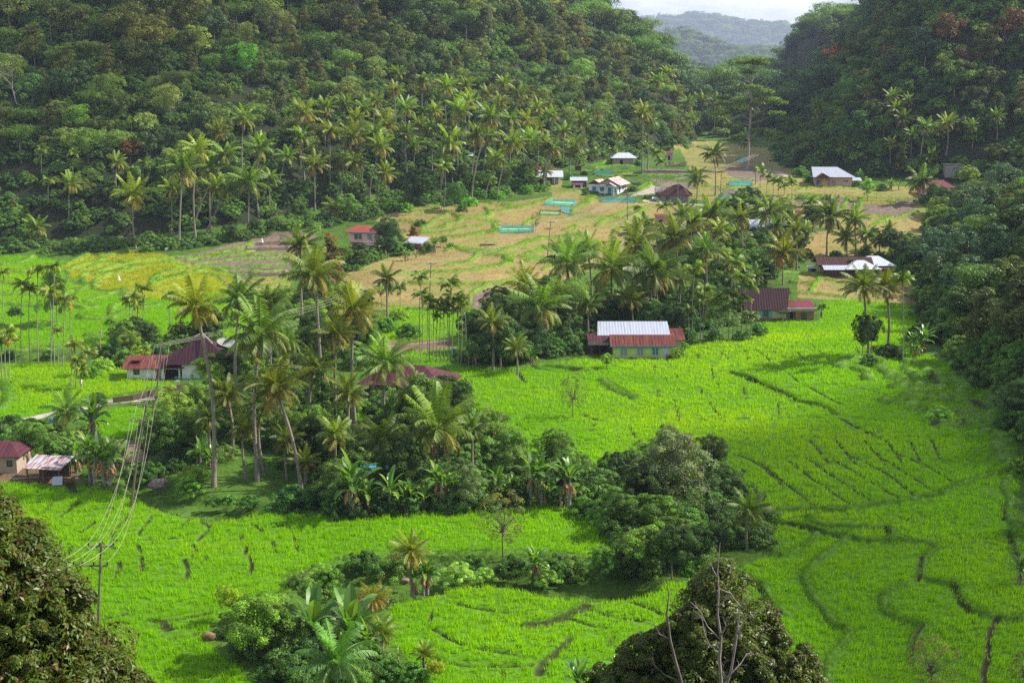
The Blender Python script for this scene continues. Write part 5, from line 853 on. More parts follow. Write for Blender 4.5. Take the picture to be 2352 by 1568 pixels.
# ---- white house with red and bare striped roof
h = House('bungalow', 'white bungalow with blue windows and faded red and silver gables', 1395, 445, yaw=-24)
h.wall('white', (-3.2, 3.6, 0, 9.5, -.6, 3.0)); h.wall('white', (-7.6, -3.205, 2.4, 8.5, -.6, 2.8), name='wing_wall'); h.gable('redwhite', -3.6, 4.4, -.4, 9.6, 2.9, 5.2, .5, axis='y'); h.gable('redwhite', -8.0, -2.6, 2.2, 8.6, 2.7, 4.3, .4, axis='y', name='wing_roof'); h.gend('tan', -.02, -3.2, 3.6, 3.0, 5.0, 'y', ym=.4); h.gend('wood', 2.38, -7.6, -3.2, 2.8, 4.2, 'y', name='wing_gable_wall')
h.gable('grey', -.3, 3.4, -2.4, .2, 2.7, 3.8, .35, axis='y', name='porch_roof'); h.part('porch_post', 'white', (2.9, 3.1, -2.3, -2.1, -.5, 2.7)); h.part('porch_post', 'white', (-.2, 0, -2.3, -2.1, -.5, 2.7)); h.part('porch_floor', 'grey', (-.8, 3.8, -2.6, -.06, -.8, -.3)); h.door(.8, 1.2, 2.0, m='blue'); h.window(2.4, .5, 1.0, 1.3, frame='blue', pane='tealglass', bars=1); h.window(-1.9, .9, 1.3, 1.1, frame='blue', pane='tealglass', mull=1); h.window(-5.6, .8, 1.1, 1.2, y=2.4, frame='blue', pane='tealglass'); h.window(2.0, .6, 1.2, 1.6, y=3.6, frame='blue', pane='tealglass', face='s', bars=1); h.window(5.4, 1.1, .9, 1.1, y=3.6, frame='blue', pane='tealglass', face='s'); h.part('awning', 'white', (-3.0, -1.0, -.9, -.06, 2.35, 2.45)); h.part('garden_wall', 'white', (-8.0, -1.2, -3.4, -3.2, -.8, -.2))
# ---- silver roof at the grove edge
h = House('open_house', 'pavilion with pale metal roof and columns beside the coconut trunks', 1262, 424)
h.wall('grey', (-3.2, 3.0, .6, 6, -.5, 2.6)); h.gable('white', -4.6, 4.4, 0, 6.4, 2.6, 4.6, .4, name='roof'); h.part('column', 'white', (3.0, 3.35, .2, .55, -.6, 2.6)); h.part('column', 'white', (1.6, 1.9, .2, .5, -.6, 2.6)); h.part('opening', 'void', (-2.4, .8, .54, .596, -.2, 2.0)); h.gable('maroon', -5.4, 1.5, 7.5, 12, 4.2, 5.8, .3, name='rear_roof'); h.wall('wood', (-5.2, 1.2, 7.8, 11.7, -.5, 4.2), name='rear_wall')
# ---- dark traditional house
h = House('traditional_house', 'weathered timber house with steep nearly black roof and pale blue window', 1548, 464, yaw=-10)
h.wall('timber', (-4.4, 4.4, 0, 6.5, -.4, 2.4)); b = MB(); b.slab([(-5.6, -.6, 2.2), (4.9, -.6, 2.2), (1.6, 3, 5.6), (-.6, 3, 5.2)], .08); b.slab([(4.9, -.6, 2.2), (6.0, 3, 2.5), (5.4, 7, 2.3), (1.6, 3, 5.6)], .08); b.slab([(-5.6, -.6, 2.2), (-.6, 3, 5.2), (-5.4, 7, 2.2)], .08); b.slab([(-5.4, 7, 2.2), (-.6, 3, 5.2), (1.6, 3, 5.6), (5.4, 7, 2.3)], .08); b.build('roof', RM['brown'], h.e)
h.window(2.0, .5, 1.9, 1.3, frame='pale', pane='glass', mull=3); h.window(-2.0, .5, 1.0, 1.2, frame='dark', pane='glass'); h.gable('redwhite', -6.6, -2.8, 5, 9, 2.6, 4.2, .3, name='rear_roof'); h.wall('timber', (-6.4, -3, 5.2, 8.8, -.4, 2.6), name='rear_wall'); h.shed('grey', -7.2, -4.6, -.4, 2.0, .9, 1.4, 'lean_to_roof'); h.shed('maroon', 4.3, 5.8, -1.2, 1.5, 1.9, 2.4, 'porch_roof')
# ---- far white roof
h = House('house', 'small brown house with white hipped metal roof under the wooded spur', 1432, 378)
h.wall('tan', (-4.0, 4.4, 0, 6, -.6, 2.7)); h.gable('white', -4.4, 4.8, 0, 6, 2.6, 4.6, .8, hipl=3, hipr=3); h.part('opening', 'void', (-1.4, -.3, -.05, -.003, 0, 1.9)); h.part('porch_post', 'white', (3.9, 4.1, -.6, -.4, -.6, 2.6))
# ---- grey metal roof, pinkish wall
h = House('house', 'pinkish house with large grey metal hipped roof and yellow door', 1912, 428, yaw=-4)
h.wall('peach', (-5.8, 6.6, 0, 7, -.5, 3.2)); h.gable('grey', -6.0, 6.6, -.3, 7, 3.2, 6.4, .9, hipr=5.6); h.gable('maroon', -6.2, -1.2, -2.6, 1.0, 2.9, 4.6, .4, axis='y', name='porch_roof'); h.gend('wood', -2.4, -6.0, -1.4, 2.95, 4.4, 'y', name='porch_gable'); h.part('porch_post', 'brownwood', (-5.9, -5.7, -2.5, -2.3, -.4, 2.9)); h.part('porch_post', 'brownwood', (-1.7, -1.5, -2.5, -2.3, -.4, 2.9)); h.door(-3.0, 1.0, 2.3, m='yellow'); h.window(.4, .7, 1.2, 1.6, frame='yellow', pane='curtain'); h.window(4.4, 1.5, 1.8, .6, frame='white', pane='glass', mull=2); h.window(-4.9, .6, 1.0, 1.5, frame='pale', pane='glass', bars=1); h.shed('grey', 6.9, 10.2, 1.0, 5, 1.9, 2.7); h.wall('grey', (7.0, 9.6, 1.5, 4.6, -.5, 1.9), name='shed_wall')
# ---- bright pink house
h = House('house', 'bright pink house with maroon roof behind a browning palm at the field edge', 2158, 452, yaw=8)
h.wall('hotpink', (-4.5, 4.5, 0, 7, -.5, 3.0)); h.gable('maroon', -4.8, 4.6, 0, 7, 2.95, 5.2, .6, hipl=2.5, hipr=2.5); h.window(-2.8, .8, 1.3, 1.2, frame='white', pane='glass'); h.wall('white', (-5.2, -4.55, -.4, 1, -.5, 1.4), name='porch_wall')
h = House('house', 'grey box-like house with small windows behind the bright pink house', 2192, 405); h.wall('grey', (-3, 3, 0, 5, -.5, 4.0)); h.part('roof_slab', 'grey', (-3.3, 3.3, -.3, 5.3, 4.003, 4.25)); h.window(0, 2.2, 1.6, 1.0, frame='white', pane='glass', mull=2)
# ---- houses half hidden in groves
h = House('house', 'blue house with long pale roof hidden among palms at the valley head', 1612, 296); h.wall('bluew', (-8, 8, 0, 6, -.5, 3.0)); h.gable('maroon', -8, 8, 0, 6, 3.0, 4.8, .6); h.part('veranda_roof', 'white', (-8.6, 8.6, -1.6, -.6, 2.95, 3.05)); h.window(-3, .8, 1.6, 1.2, frame='white'); h.window(3, .8, 1.6, 1.2, frame='white')
h = House('house', 'white walled house with pale roof hidden in the middle grove', 1762, 545); h.wall('white', (-4.5, 4.5, 0, 6, -.5, 3.2)); h.gable('grey', -4.5, 4.5, 0, 6, 3.1, 4.8, .5); h.window(-1.6, .8, 1.2, 1.2, frame='pale'); h.part('fence_panel', 'white', (-6, -4.6, -.6, -.5, -.4, 1.2))
h = House('house', 'small house with faded red roof showing between palms of the middle grove', 1860, 515); h.wall('tan', (-3.4, 3.4, 0, 5, -.5, 2.4)); h.gable('rust', -3.4, 3.4, 0, 5, 2.4, 4.0, .5); h.door(-.5, .9, 1.9, m='brownwood')
h = House('shed', 'small pinkish block shed beside young palms at the stubble edge', 1520, 518, 'shed'); h.wall('peach', (-1.8, 1.8, 0, 3, -.4, 2.6)); h.shed('rust', -2.1, 2.1, -.3, 3.3, 2.6, 3.1); h.part('opening', 'void', (-.9, .2, -.05, -.003, 0, 1.7))
h = House('gatehouse', 'pair of small pale sheds at the valley head near the ponds', 1537, 368, 'shed'); h.wall('peach', (-1.4, 1.4, 0, 2.6, -.5, 3.0)); h.shed('maroon', -1.8, 1.8, -.4, 3.2, 3.0, 3.7); h.part('opening', 'void', (-.5, .4, -.05, -.003, 0, 1.9))
h = House('shed', 'small metal-roofed shed beside the tree next to the pink house', 950, 572, 'shed', yaw=-22); h.wall('brick', (-2.2, 2.2, 0, 4, -.4, 1.9)); h.shed('grey', -2.8, 2.9, -.6, 4.6, 1.7, 2.9)
h = House('hut', 'open hut with patchwork rusty tin roof on posts beside the banana clump', 108, 1104, 'hut', yaw=-8)
h.shed('patch', -2.6, 2.5, -1.2, 2.6, 1.9, 2.6, 'roof')
for x_ in (-2.1, 0, 2.1): h.part('post', 'brownwood', (x_-.07, x_+.07, -.9, -.76, -.3, 1.93)); h.part('post', 'brownwood', (x_-.07, x_+.07, 2.1, 2.24, -.3, 2.4))
h.part('crossbeam', 'brownwood', (-2.2, 2.2, -.74, -.66, .7, .78)); h.part('back_panel', 'wood', (-2.0, 2.0, 2.0, 2.06, 0, 1.5)); b = MB().slab([(1.6, -1.9, .1), (2.9, -1.7, .15), (2.7, -1.1, 1.1), (1.5, -1.2, 1.0)], .05); b.build('leaning_sheet', RM['grey'], h.e)
h = House('house', 'brick house corner with maroon tin roof cut by the picture edge', 2, 1086); h.wall('tan', (-5, 2.1, 0, 5, -.4, 2.4)); h.gable('redpurple', -5, 2.2, 0, 5, 2.3, 3.6, .6, hipr=2.4); h.window(1.2, 1.0, .5, .6, frame='dark', pane='glass', mull=0)
h = House('shack', 'low shack with bright blue roof hidden behind the banana plants', 888, 1108, 'shack'); h.wall('wood', (-2.6, 2.4, .2, 1.6, -.3, 1.35)); h.shed('blue', -3.2, 3.1, -.3, 1.4, 1.6, 1.8, 'roof'); h.part('opening', 'void', (-1.8, .4, .14, .196, 0, 1.1)); h.part('ridge_pole', 'white', (-3.0, 2.9, -.42, -.33, 1.2, 1.28))
h = House('shed', 'small purple tin hut with flowering plants on top beside the pale palm trunk', 848, 1015, 'shed'); h.part('wall', 'purple', (-1.7, 1.7, 0, 2.5, -.3, 1.6)); h.part('roof_plants', surf('marigold_pots', (.5, .16, .05), .9, (.10, .2, .04), 12, (.4, .55), bump=.6), (-1.5, 1.2, .2, 1.4, 1.6, 1.95)); h.shed('purple', -1.9, 1.9, 1.5, 2.7, 1.65, 1.75)
h = House('shed', 'tiny dark shed by the dish of the metal-roofed farmhouse', 1872, 628, 'shed'); h.wall('timber', (-1.4, 1.4, 0, 2, -.3, 1.4)); h.shed('grey', -1.7, 1.7, -.5, 2.3, 1.35, 1.7); h.part('opening', 'void', (-.9, .6, -.05, -.003, 0, 1.1))
h = House('stall', 'little red-roofed stall beside the white bungalow', 1328, 434, 'stall'); h.wall('white', (-1.7, 1.5, 0, 2, -.4, 1.5)); h.shed('maroon', -2.0, 1.8, -.5, 2.3, 1.5, 1.9); h.shed('grey', -2.6, 3.4, 2.6, 6.0, 2.6, 3.6, 'rear_roof'); h.wall('wood', (-2.0, 3.0, 3.0, 5.6, -.4, 2.6), name='rear_wall'); h.part('opening', 'void', (-1.1, .8, -.05, -.003, .5, 1.2))
h = House('kiosk', 'small dark wooden box shed among the terraces above the pavilion', 1328, 392, 'kiosk'); h.wall('wood', (-1.1, 1.1, 0, 1.8, -.3, 1.7)); h.shed('brown', -1.4, 1.4, -.3, 2.1, 1.7, 2.1)
h = House('shed', 'glimpse of a corrugated hut deep inside the coconut grove', 1070, 232+140, 'shed'); h.wall('timber', (-2, 2, 0, 3, -.3, 2.2)); h.shed('white', -2.6, 2.6, -.5, 3.4, 2.2, 3.2)
h = House('hut', 'collapsed brown hut roof at the edge of the coconut grove pool', 285, 568, 'hut'); h.shed('brown', -2.4, 2.2, -.5, 2.4, .5, 1.5, 'roof'); h.wall('wood', (-1.8, 1.6, .2, 2.0, -.3, .5)); h = None
# ------------------------------------------------------------------ satellite dishes
DM = surf('dish_mesh', (.26, .27, .27), .7, (.20, .21, .21), 6)
def dish(bx, by, r, up, label, tilt=(0, 0)):
    x, y, z = gp(bx, by); e = empty('satellite_dish', (x, y, z), label, 'satellite dish', 'satellite dishes'); g = Geo(); nr, na = 6, 20; an = np.arange(na)/na*2*np.pi
    V = [(r*k/nr*math.cos(a), r*k/nr*math.sin(a), .32*r*(k/nr)**2) for k in range(nr+1) for a in an]
    F = [(k*na+j, k*na+(j+1) % na, (k+1)*na+(j+1) % na, (k+1)*na+j) for k in range(nr) for j in range(na)]; g.add(V, F)
    o = link('reflector', g.mesh('reflector', DM, True), e, (0, 0, up)); o.rotation_euler = (tilt[0], tilt[1], 0)
    sd = o.modifiers.new('thick', 'SOLIDIFY'); sd.thickness = .02
    f = MB()
    for a in an[::2]: f.tube([(0, 0, -.03), (r*.5*math.cos(a), r*.5*math.sin(a), .32*r*.25-.03), (r*math.cos(a), r*math.sin(a), .32*r-.02)], .02, 4)
    fo = f.build('ribs', TM['dark'], e, (0, 0, up)); fo.rotation_euler = (tilt[0], tilt[1], 0)
    t = MB()
    for a in an[::7]: t.tube([(r*.6*math.cos(a), r*.6*math.sin(a), .2*r), (0, 0, r*.75)], .018, 4)
    t.box(-.08, .08, -.08, .08, r*.72, r*.86); t.build('feed_horn', TM['dark'], e, (0, 0, up)); MB().tube([(0, 0, -.4), (0, 0, up)], .07, 8).build('mast', WM['grey'], e)
dish(1798, 738, 1.65, 1.7, 'satellite dish on a mast before the cream house with the tall roof', (RAD(-6), 0)); dish(1885, 632, 1.45, 2.2, 'satellite dish beside the dark roof of the metal-roofed farmhouse', (RAD(6), RAD(-8))); dish(522, 850, 1.7, 4.4, 'satellite dish rising behind the dark purple swept roof', (RAD(12), RAD(14))); dish(1462, 437, 1.9, 1.8, 'satellite dish beside the white bungalow with blue windows', (RAD(-8), 0)); dish(1460, 372, 1.3, 1.9, 'small satellite dish by the house with the white hipped roof', (RAD(4), RAD(6)))
# ------------------------------------------------------------------ power line
PW = surf('pole_rusty_steel', (.22, .12, .09), .7, (.13, .10, .10), 2); PG = surf('pole_grey', (.20, .18, .175), .6, (.13, .11, .10)); WIRE = surf('power_cable', (.42, .38, .32), .5)
POLES = []
def pole(bx, by, tx, ty, label, arms=2, w=2.1, rot=0.0, pos=None):
    x, y, z = pos or gp(bx, by); sx, sz = slopes(tx, ty); H = CAMZ+float(sz)*y-z; dx = float(sx)*y-x; e = empty('utility_pole', (x, y, z), label, 'utility pole', 'poles of the power line')
    b = MB(); b.tube([(0, 0, -1), (dx*.45, 0, H*.45)], [.16, .13], 8); b.build('lower_shaft', PW, e); b = MB(); b.tube([(dx*.45, 0, H*.45), (dx, 0, H)], [.12, .09], 8); b.build('upper_shaft', PG, e); tops = []
    for k in range(arms):
        zz = H-.15-k*1.75; xx = dx*zz/H; ca, sa = math.cos(rot), math.sin(rot); off = -.45*k; b = MB(); m_ = [np.array((xx+(s_*w/2+off)*ca, .02+(s_*w/2+off)*sa, zz)) for s_ in (-1, 1)]; b.tube(m_, .09, 4); b.tube([(xx+(off-.5)*ca, .02, zz), (xx, 0, zz-.6)], .03, 4); b.tube([(xx+(off+.5)*ca, .02, zz), (xx, 0, zz-.6)], .03, 4); arm = b.build('crossarm', PG if k or arms > 1 else PW, e)
        for s_ in (-1, -.1, 1):
            p_ = (xx+(s_*w/2+off)*ca, .02+(s_*w/2+off)*sa, zz+.05); ins = MB(); ins.tube([p_, (p_[0], p_[1], zz+.16), (p_[0], p_[1], zz+.34)], [.05, .08, .05], 6); ins.build('insulator', TM['dark'], arm); tops.append((x+p_[0], y+p_[1], z+zz+.34))
    POLES.append(tops); HAND.append((x, y, 1)); return e
pole(222, 1520, 232, 1250, 'utility pole rising beside the big brown-leaved tree, nearest of the line'); pole(297, 1162, 336, 930, 'utility pole leaning beside the banana clump at the field edge')
pole(352, 965, 372, 795, 'utility pole standing in front of the low rusty annex'); pole(986, 700, 990, 604, 'utility pole half hidden behind areca palms below the stubble'); pole(1256, 602, 1265, 509, 'utility pole standing in the middle of the orange stubble terraces'); pole(1441, 524, 1441, 446, 'utility pole before the white bungalow, red flowers near its foot', arms=1, w=1.6)
pole(1556, 466, 1558, 412, 'utility pole in front of the nearly black roof', arms=1); pole(1735, 424, 1737, 356, 'utility pole beside slim palms at the head of the ploughed fields', arms=1); pole(1655, 448, 1657, 392, 'bare thin pole near the turquoise net pens at the valley head', arms=0)
POLES.append([(x-3, y+1.5, z) for x, y, z in POLES[1][:3]])
def cable(a, b, sag, label, r=.022):
    t = np.linspace(0, 1, 13)[:, None]; a, b = np.array(a), np.array(b); p_ = a+(b-a)*t; p_[:, 2] -= sag*4*(t*(1-t))[:, 0]; o = MB().tube([tuple(v) for v in p_], r, 4).build('power_cable', WIRE); tag(o, label, 'cable', 'cables of the power line')
def spans(i, j, words_a, n_=6, sag=2.2, r=.022):
    nm = ['upper outer', 'upper middle', 'upper inner', 'lower outer', 'lower middle', 'lower inner']; A_, B_ = POLES[i], POLES[j]
    for k in range(min(n_, len(A_), len(B_))): cable(A_[k], B_[k], sag*(1+.1*k), f'{nm[k]} cable sagging {words_a}', r)
spans(0, 1, 'between the nearest pole and the leaning pole', r=.013); spans(1, 2, 'from the leaning pole to the annex pole', r=.013, sag=1.2); spans(2, 3, 'from the annex pole towards the areca palms', 3, 1.5, .02); spans(3, 4, 'over the lower orange stubble', 3, 1.8, .018); spans(4, 5, 'over the upper stubble terraces', 3, 1.6, .028); spans(5, 6, 'towards the nearly black roof', 3, 1.0, .028); spans(6, 7, 'over the ploughed plateau', 3, 1.0, .028)
# near spans that leave the first pole towards the camera side
for k in range(3): a = POLES[0][k]; cable(a, (a[0]+2.2, a[1]-34, a[2]+12), 2.0, ['outer', 'middle', 'inner'][k]+' cable climbing from the first pole behind the big brown-leaved tree', .018)
# ------------------------------------------------------------------ net pens, flags, person, small things
def clothmat(name, col, tr=.35):
    m, n, l = newmat(name); out = n.new('ShaderNodeOutputMaterial'); d = n.new('ShaderNodeBsdfDiffuse'); t = n.new('ShaderNodeBsdfTranslucent'); x = n.new('ShaderNodeBsdfTransparent'); m1 = n.new('ShaderNodeMixShader'); m2 = n.new('ShaderNodeMixShader')
    d.inputs[0].default_value = (*col, 1); t.inputs[0].default_value = (*col, 1); m1.inputs[0].default_value = .4; l(d.outputs[0], m1.inputs[1]); l(t.outputs[0], m1.inputs[2]); m2.inputs[0].default_value = tr; l(m1.outputs[0], m2.inputs[1]); l(x.outputs[0], m2.inputs[2]); l(m2.outputs[0], out.inputs[0]); return m
NETB = clothmat('net_turquoise', (.12, .52, .62), .25); NETY = clothmat('net_yellow', (.75, .78, .14), .2); SEED = surf('seedling_bed', (.16, .42, .20), .8, (.22, .50, .12), 3); NETW = clothmat('net_white', (.75, .74, .72), .15); NETD = clothmat('net_dark', (.10, .09, .08), .5)
def pen(pts, h, label, mat=NETB, bed=True, cat='net pen', group='net pens around seedbeds'):
    """net wall on stakes round a quadrilateral given by ground pixels"""
    w = cast(pts); c = w.mean(0); e = empty('net_pen', tuple(c), label, cat, group); b = MB(); st_ = MB(); n_ = len(w); rs = random.Random(int(c[0]*7))
    for i in range(n_):
        a, d = w[i]-c, w[(i+1) % n_]-c; k = max(2, int(np.linalg.norm((d-a)[:2])/1.4)); pr = None
        for j in range(k+1):
            p_ = a+(d-a)*j/k; hh = h*(1-.18*rs.random()); q = (p_[0], p_[1], p_[2]-.1, p_[2]+hh)
            if pr is not None:
                b.add([(pr[0], pr[1], pr[2]), (q[0], q[1], q[2]), (q[0], q[1], q[3]), (pr[0], pr[1], pr[3])], [(0, 1, 2, 3)]); mx_ = ((pr[0]+q[0])/2, (pr[1]+q[1])/2)
            pr = q
            if j % 2 == 0: st_.tube([(p_[0], p_[1], p_[2]-.3), (p_[0], p_[1], p_[2]+h*1.05)], .03, 4)
    b.build('net', mat, e); st_.build('stakes', TM['brownwood'], e)
    if bed: m_ = MB(); m_.add([tuple((q-c)*.94+np.array([0, 0, .12])) for q in w], [tuple(range(n_))]); m_.build('seedbed', SEED, e)
    return e
pen(P('b', 450, 662, 790, 682, 832, 632, 556, 622), 1.0, 'turquoise net pen around a bright seedbed below the white bungalow'); pen(P('b', -100, 1000, 320, 990, 322, 945, -60, 945), 1.1, 'long turquoise net pen at the near edge of the upper stubble'); pen(P('b', 650, 740, 780, 780, 775, 740, 650, 715), 1.0, 'small crumpled turquoise net beside the dark seedbed', bed=False)
pen(P('b', 1132, 632, 1535, 640, 1535, 610, 1135, 600), 1.0, 'turquoise net strip in front of the bungalow garden', bed=False); pen(P('b', 1050, 308, 1250, 308, 1255, 285, 1055, 285), 1.2, 'turquoise net behind the faded red roof', bed=False); pen(P('c', 350, 250, 578, 256, 578, 232, 352, 228), 1.2, 'pale turquoise net pen on the ploughed plateau'); pen(P('c', 225, 385, 345, 392, 370, 365, 255, 360), .9, 'small turquoise net tank with a dark cover on the plateau', bed=False)
pen(P('c', 430, 22, 525, 25, 525, 5, 430, 0), 1.4, 'distant turquoise net pen below the tall spreading tree'); pen(P('c', 1650, 432, 1980, 438, 1982, 405, 1655, 400), 1.0, 'yellow net strip standing in the flooded ploughed field', NETY, False); pen(P('b', 385, 780, 640, 790, 640, 755, 400, 745), .8, 'dark fenced seedbed beside the crumpled turquoise net', NETD); pen(P('4', 1690, 150, 1970, 140, 1965, 100, 1690, 115), .9, 'dark translucent net fence on the ploughed terraces', NETD, False, 'net fence'); pen(P('4', 1715, 320, 1955, 318, 1950, 290, 1718, 292), .9, 'lower dark net fence on the ploughed terraces', NETD, False, 'net fence')
w = cast(P('1', 1955, 1532, 2040, 1530)); e = MB(); t_ = [w[0]+(w[1]-w[0])*k/8 for k in range(9)]; V = [tuple(p_) for p_ in t_]+[(p_[0], p_[1], p_[2]+1.6-1.0*math.sin(math.pi*k/8)**.6+.15*(k % 2)) for k, p_ in enumerate(t_)]; e.add(V, [(k, k+1, k+10, k+9) for k in range(8)]); tag(e.build('hanging_cloth', NETW), 'white cloth sagging between stakes at the grove edge', 'cloth')
def flag(px, py, label, kind):
    x, y, z = gp(px, py); e = empty('scarecrow_flag', (x, y, z), label, 'scarecrow', 'white scarecrow flags'); MB().tube([(0, 0, -.2), (0, 0, 2.1 if kind == 'flag' else 1.3)], .03, 5).build('stake', TM['brownwood'], e); b = MB()
    if kind == 'flag': b.slab([(0, 0, 2.1), (.9, .1, 2.2), (.8, .15, 1.7), (.35, .05, 1.55), (0, 0, 1.4)], .02)
    else: V, F = tube([(0, 0, .35), (0, 0, 1.0), (0, 0, 1.75)], [.42, .25, .03], 9); b.add([tuple(v) for v in V], [tuple(int(i) for i in f) for f in F])
    b.build('cloth', TM['white'], e)
q = Q('f', 1488, 520); flag(q[0], q[1], 'white cone-shaped cloth scarecrow in the golden rice', 'cone'); q = Q('4', 1130, 180); flag(q[0], q[1], 'white flag on a stake at the top of the golden terraces', 'flag'); q = Q('4', 1792, 98); flag(q[0], q[1], 'white cone-shaped cloth at the edge of the ploughed terraces', 'cone')
def skin_body(name, nodes, edges, mat, loc, rz, label, cat='person'):
    me = bpy.data.meshes.new(name); me.from_pydata([n_[:3] for n_ in nodes], edges, []); o = bpy.data.objects.new(name, me); COL.objects.link(o); md = o.modifiers.new('skin', 'SKIN'); 
    for i, n_ in enumerate(nodes): v = me.skin_vertices[0].data[i] if me.skin_vertices else None; 
    if me.skin_vertices:
        for i, n_ in enumerate(nodes): me.skin_vertices[0].data[i].radius = (n_[3], n_[3])
        me.skin_vertices[0].data[0].use_root = True
    sb = o.modifiers.new('smooth', 'SUBSURF'); sb.levels = 1; sb.render_levels = 2; me.materials.append(mat); o.location = loc; o.rotation_euler = (0, 0, rz); tag(o, label, cat); return o
def person(px, py, label, shirt, trousers, rz, pos=None):
    SKN = surf('skin_tone', (.24, .12, .07), .6); n_ = [(0, 0, .95, .13), (0, 0, 1.15, .12), (0, 0, 1.38, .14), (0, .01, 1.52, .055), (0, .02, 1.60, .085), (0, .015, 1.70, .075), (-.19, 0, 1.40, .055), (-.27, .02, 1.14, .042), (-.24, .18, .95, .035), (.19, 0, 1.40, .055), (.27, .02, 1.14, .042), (.28, .16, .95, .035), (-.10, 0, .86, .095), (-.11, .04, .48, .065), (-.11, -.06, .08, .045), (-.11, .08, .03, .04), (.10, 0, .86, .095), (.11, -.05, .48, .065), (.11, -.12, .08, .045), (.11, .02, .03, .04), (-.23, .25, .90, .022), (.28, .23, .90, .022)]
    E = [(0, 1), (1, 2), (2, 3), (3, 4), (4, 5), (2, 6), (6, 7), (7, 8), (2, 9), (9, 10), (10, 11), (0, 12), (12, 13), (13, 14), (14, 15), (0, 16), (16, 17), (17, 18), (18, 19), (8, 20), (11, 21)]
    x, y, z = pos or gp(px, py); o = skin_body('person', n_, E, SKN, (x, y, z), rz, label); g = MB(); V, F = tube([(0, 0, .88), (0, 0, 1.15), (0, 0, 1.38), (0, 0, 1.47)], [.175, .165, .19, .09], 12); g.add([tuple(v) for v in V], [tuple(int(i) for i in f) for f in F]); g.tube([(-.17, 0, 1.40), (-.26, .02, 1.2)], [.08, .075], 8); g.tube([(.17, 0, 1.40), (.26, .02, 1.2)], [.08, .075], 8); s_ = g.build('shirt', shirt, o)
    g = MB(); g.tube([(0, 0, .93), (0, 0, .80)], [.17, .16], 12); g.tube([(-.10, 0, .88), (-.11, .04, .48), (-.11, -.06, .12)], [.12, .09, .07], 8); g.tube([(.10, 0, .88), (.11, -.05, .48), (.11, -.12, .12)], [.12, .09, .07], 8); g.build('trousers', trousers, o); g = Geo(); sphere_geo(g, (0, -.01, 1.69), .105, (1, 1, 1), 10, 6); link('hair', g.mesh('hair', surf('hair_black', (.012, .01, .01), .6), True), o); HAND.append((x, y, 1)); return o
person(187, 892, 'person in white shirt walking on the bank between rice fields', surf('shirt_white', (.78, .78, .78), .8), surf('trousers_grey', (.30, .31, .34), .8), .6)
person(1886, 731, 'person in blue clothes standing in the rice beside the brick annex', surf('shirt_blue', (.10, .12, .36), .8), surf('trousers_blue', (.07, .08, .22), .8), 2.4); q = Q('4', 1925, 82); person(q[0], q[1], 'small distant person in grey on the ploughed terraces', surf('shirt_grey', (.25, .25, .32), .8), surf('trousers_dark', (.06, .06, .08), .8), 1.0)
def drum(px, py, label):
    x, y, z = gp(px, py); g = MB(); g.tube([(0, 0, 0), (0, 0, .02), (0, 0, .45), (0, 0, .47), (0, 0, .95), (0, 0, .97)], [.30, .34, .34, .36, .34, .30], 14); g.add([(.33*math.cos(a), .33*math.sin(a), .97) for a in np.arange(14)/14*6.283], [tuple(range(14))]); o = g.build('water_drum', surf('drum_blue', (.06, .28, .50), .4)); o.location = (x, y, z); tag(o, label, 'drum', 'blue drums')
drum(118, 970, 'pale blue drum standing at the edge of the lane'); q = Q('C', 768, 850); drum(q[0], q[1], 'blue drum on the dirt track behind the areca trunks')
def rock(px, py, r, label, seed, col=(.24, .19, .18)):
    x, y, z = gp(px, py); rs = np.random.RandomState(seed); g = Geo(); sphere_geo(g, (0, 0, 0), 1, (1, 1, 1), 18, 12); V = g.V[0]; n_ = V/np.linalg.norm(V, axis=1)[:, None]; a = rs.normal(0, 1, (6, 3)); V *= (1+.12*np.sin(n_@a.T*3).sum(1)/2)[:, None]; V *= np.array([1.25, .9, .75])*r; o = link('boulder', g.mesh('boulder', surf('stone', col, .9, [c*.55 for c in col], 3, bump=.6), False)); o.location = (x, y, z+r*.3); tag(o, label, 'boulder')
q = Q('7', 1075, 225); rock(q[0], q[1], .8, 'large brown boulder beside the stream', 3); q = Q('7', 1120, 200); rock(q[0], q[1], .5, 'smaller rounded stone at the stream edge', 4); q = Q('7', 1430, 1265); rock(q[0], q[1], .6, 'earth-brown rock at the corner of the near field', 5, (.22, .15, .08)); q = Q('h', 1600, 400); rock(q[0], q[1], .35, 'flat stones on the river bank behind the young palm', 6, (.30, .2, .16)); q = Q('1', 1500, 185+1400)
# low stone wall at the field edge
w = cast(P('4', 775, 1185, 900, 1170, 1100, 1120, 1290, 1085)); b = MB()
for a, c in zip(w[:-1], w[1:]):
    d = (c-a)[:2]; d = d/np.linalg.norm(d); n_ = np.array([-d[1], d[0]])*.25; b.add([(a[0]-n_[0], a[1]-n_[1], a[2]-.4), (c[0]-n_[0], c[1]-n_[1], c[2]-.4), (c[0]+n_[0], c[1]+n_[1], c[2]-.4), (a[0]+n_[0], a[1]+n_[1], a[2]-.4), (a[0]-n_[0], a[1]-n_[1], a[2]+.9), (c[0]-n_[0], c[1]-n_[1], c[2]+.9), (c[0]+n_[0], c[1]+n_[1], c[2]+.9), (a[0]+n_[0], a[1]+n_[1], a[2]+.9)], [(0, 1, 5, 4), (1, 2, 6, 5), (2, 3, 7, 6), (3, 0, 4, 7), (4, 5, 6, 7)])
tag(b.build('retaining_wall', surf('mossy_stone', (.10, .065, .05), .95, (.06, .08, .03), 2.5, bump=.8)), 'low dark mossy retaining wall between the lane and the rice', 'wall')
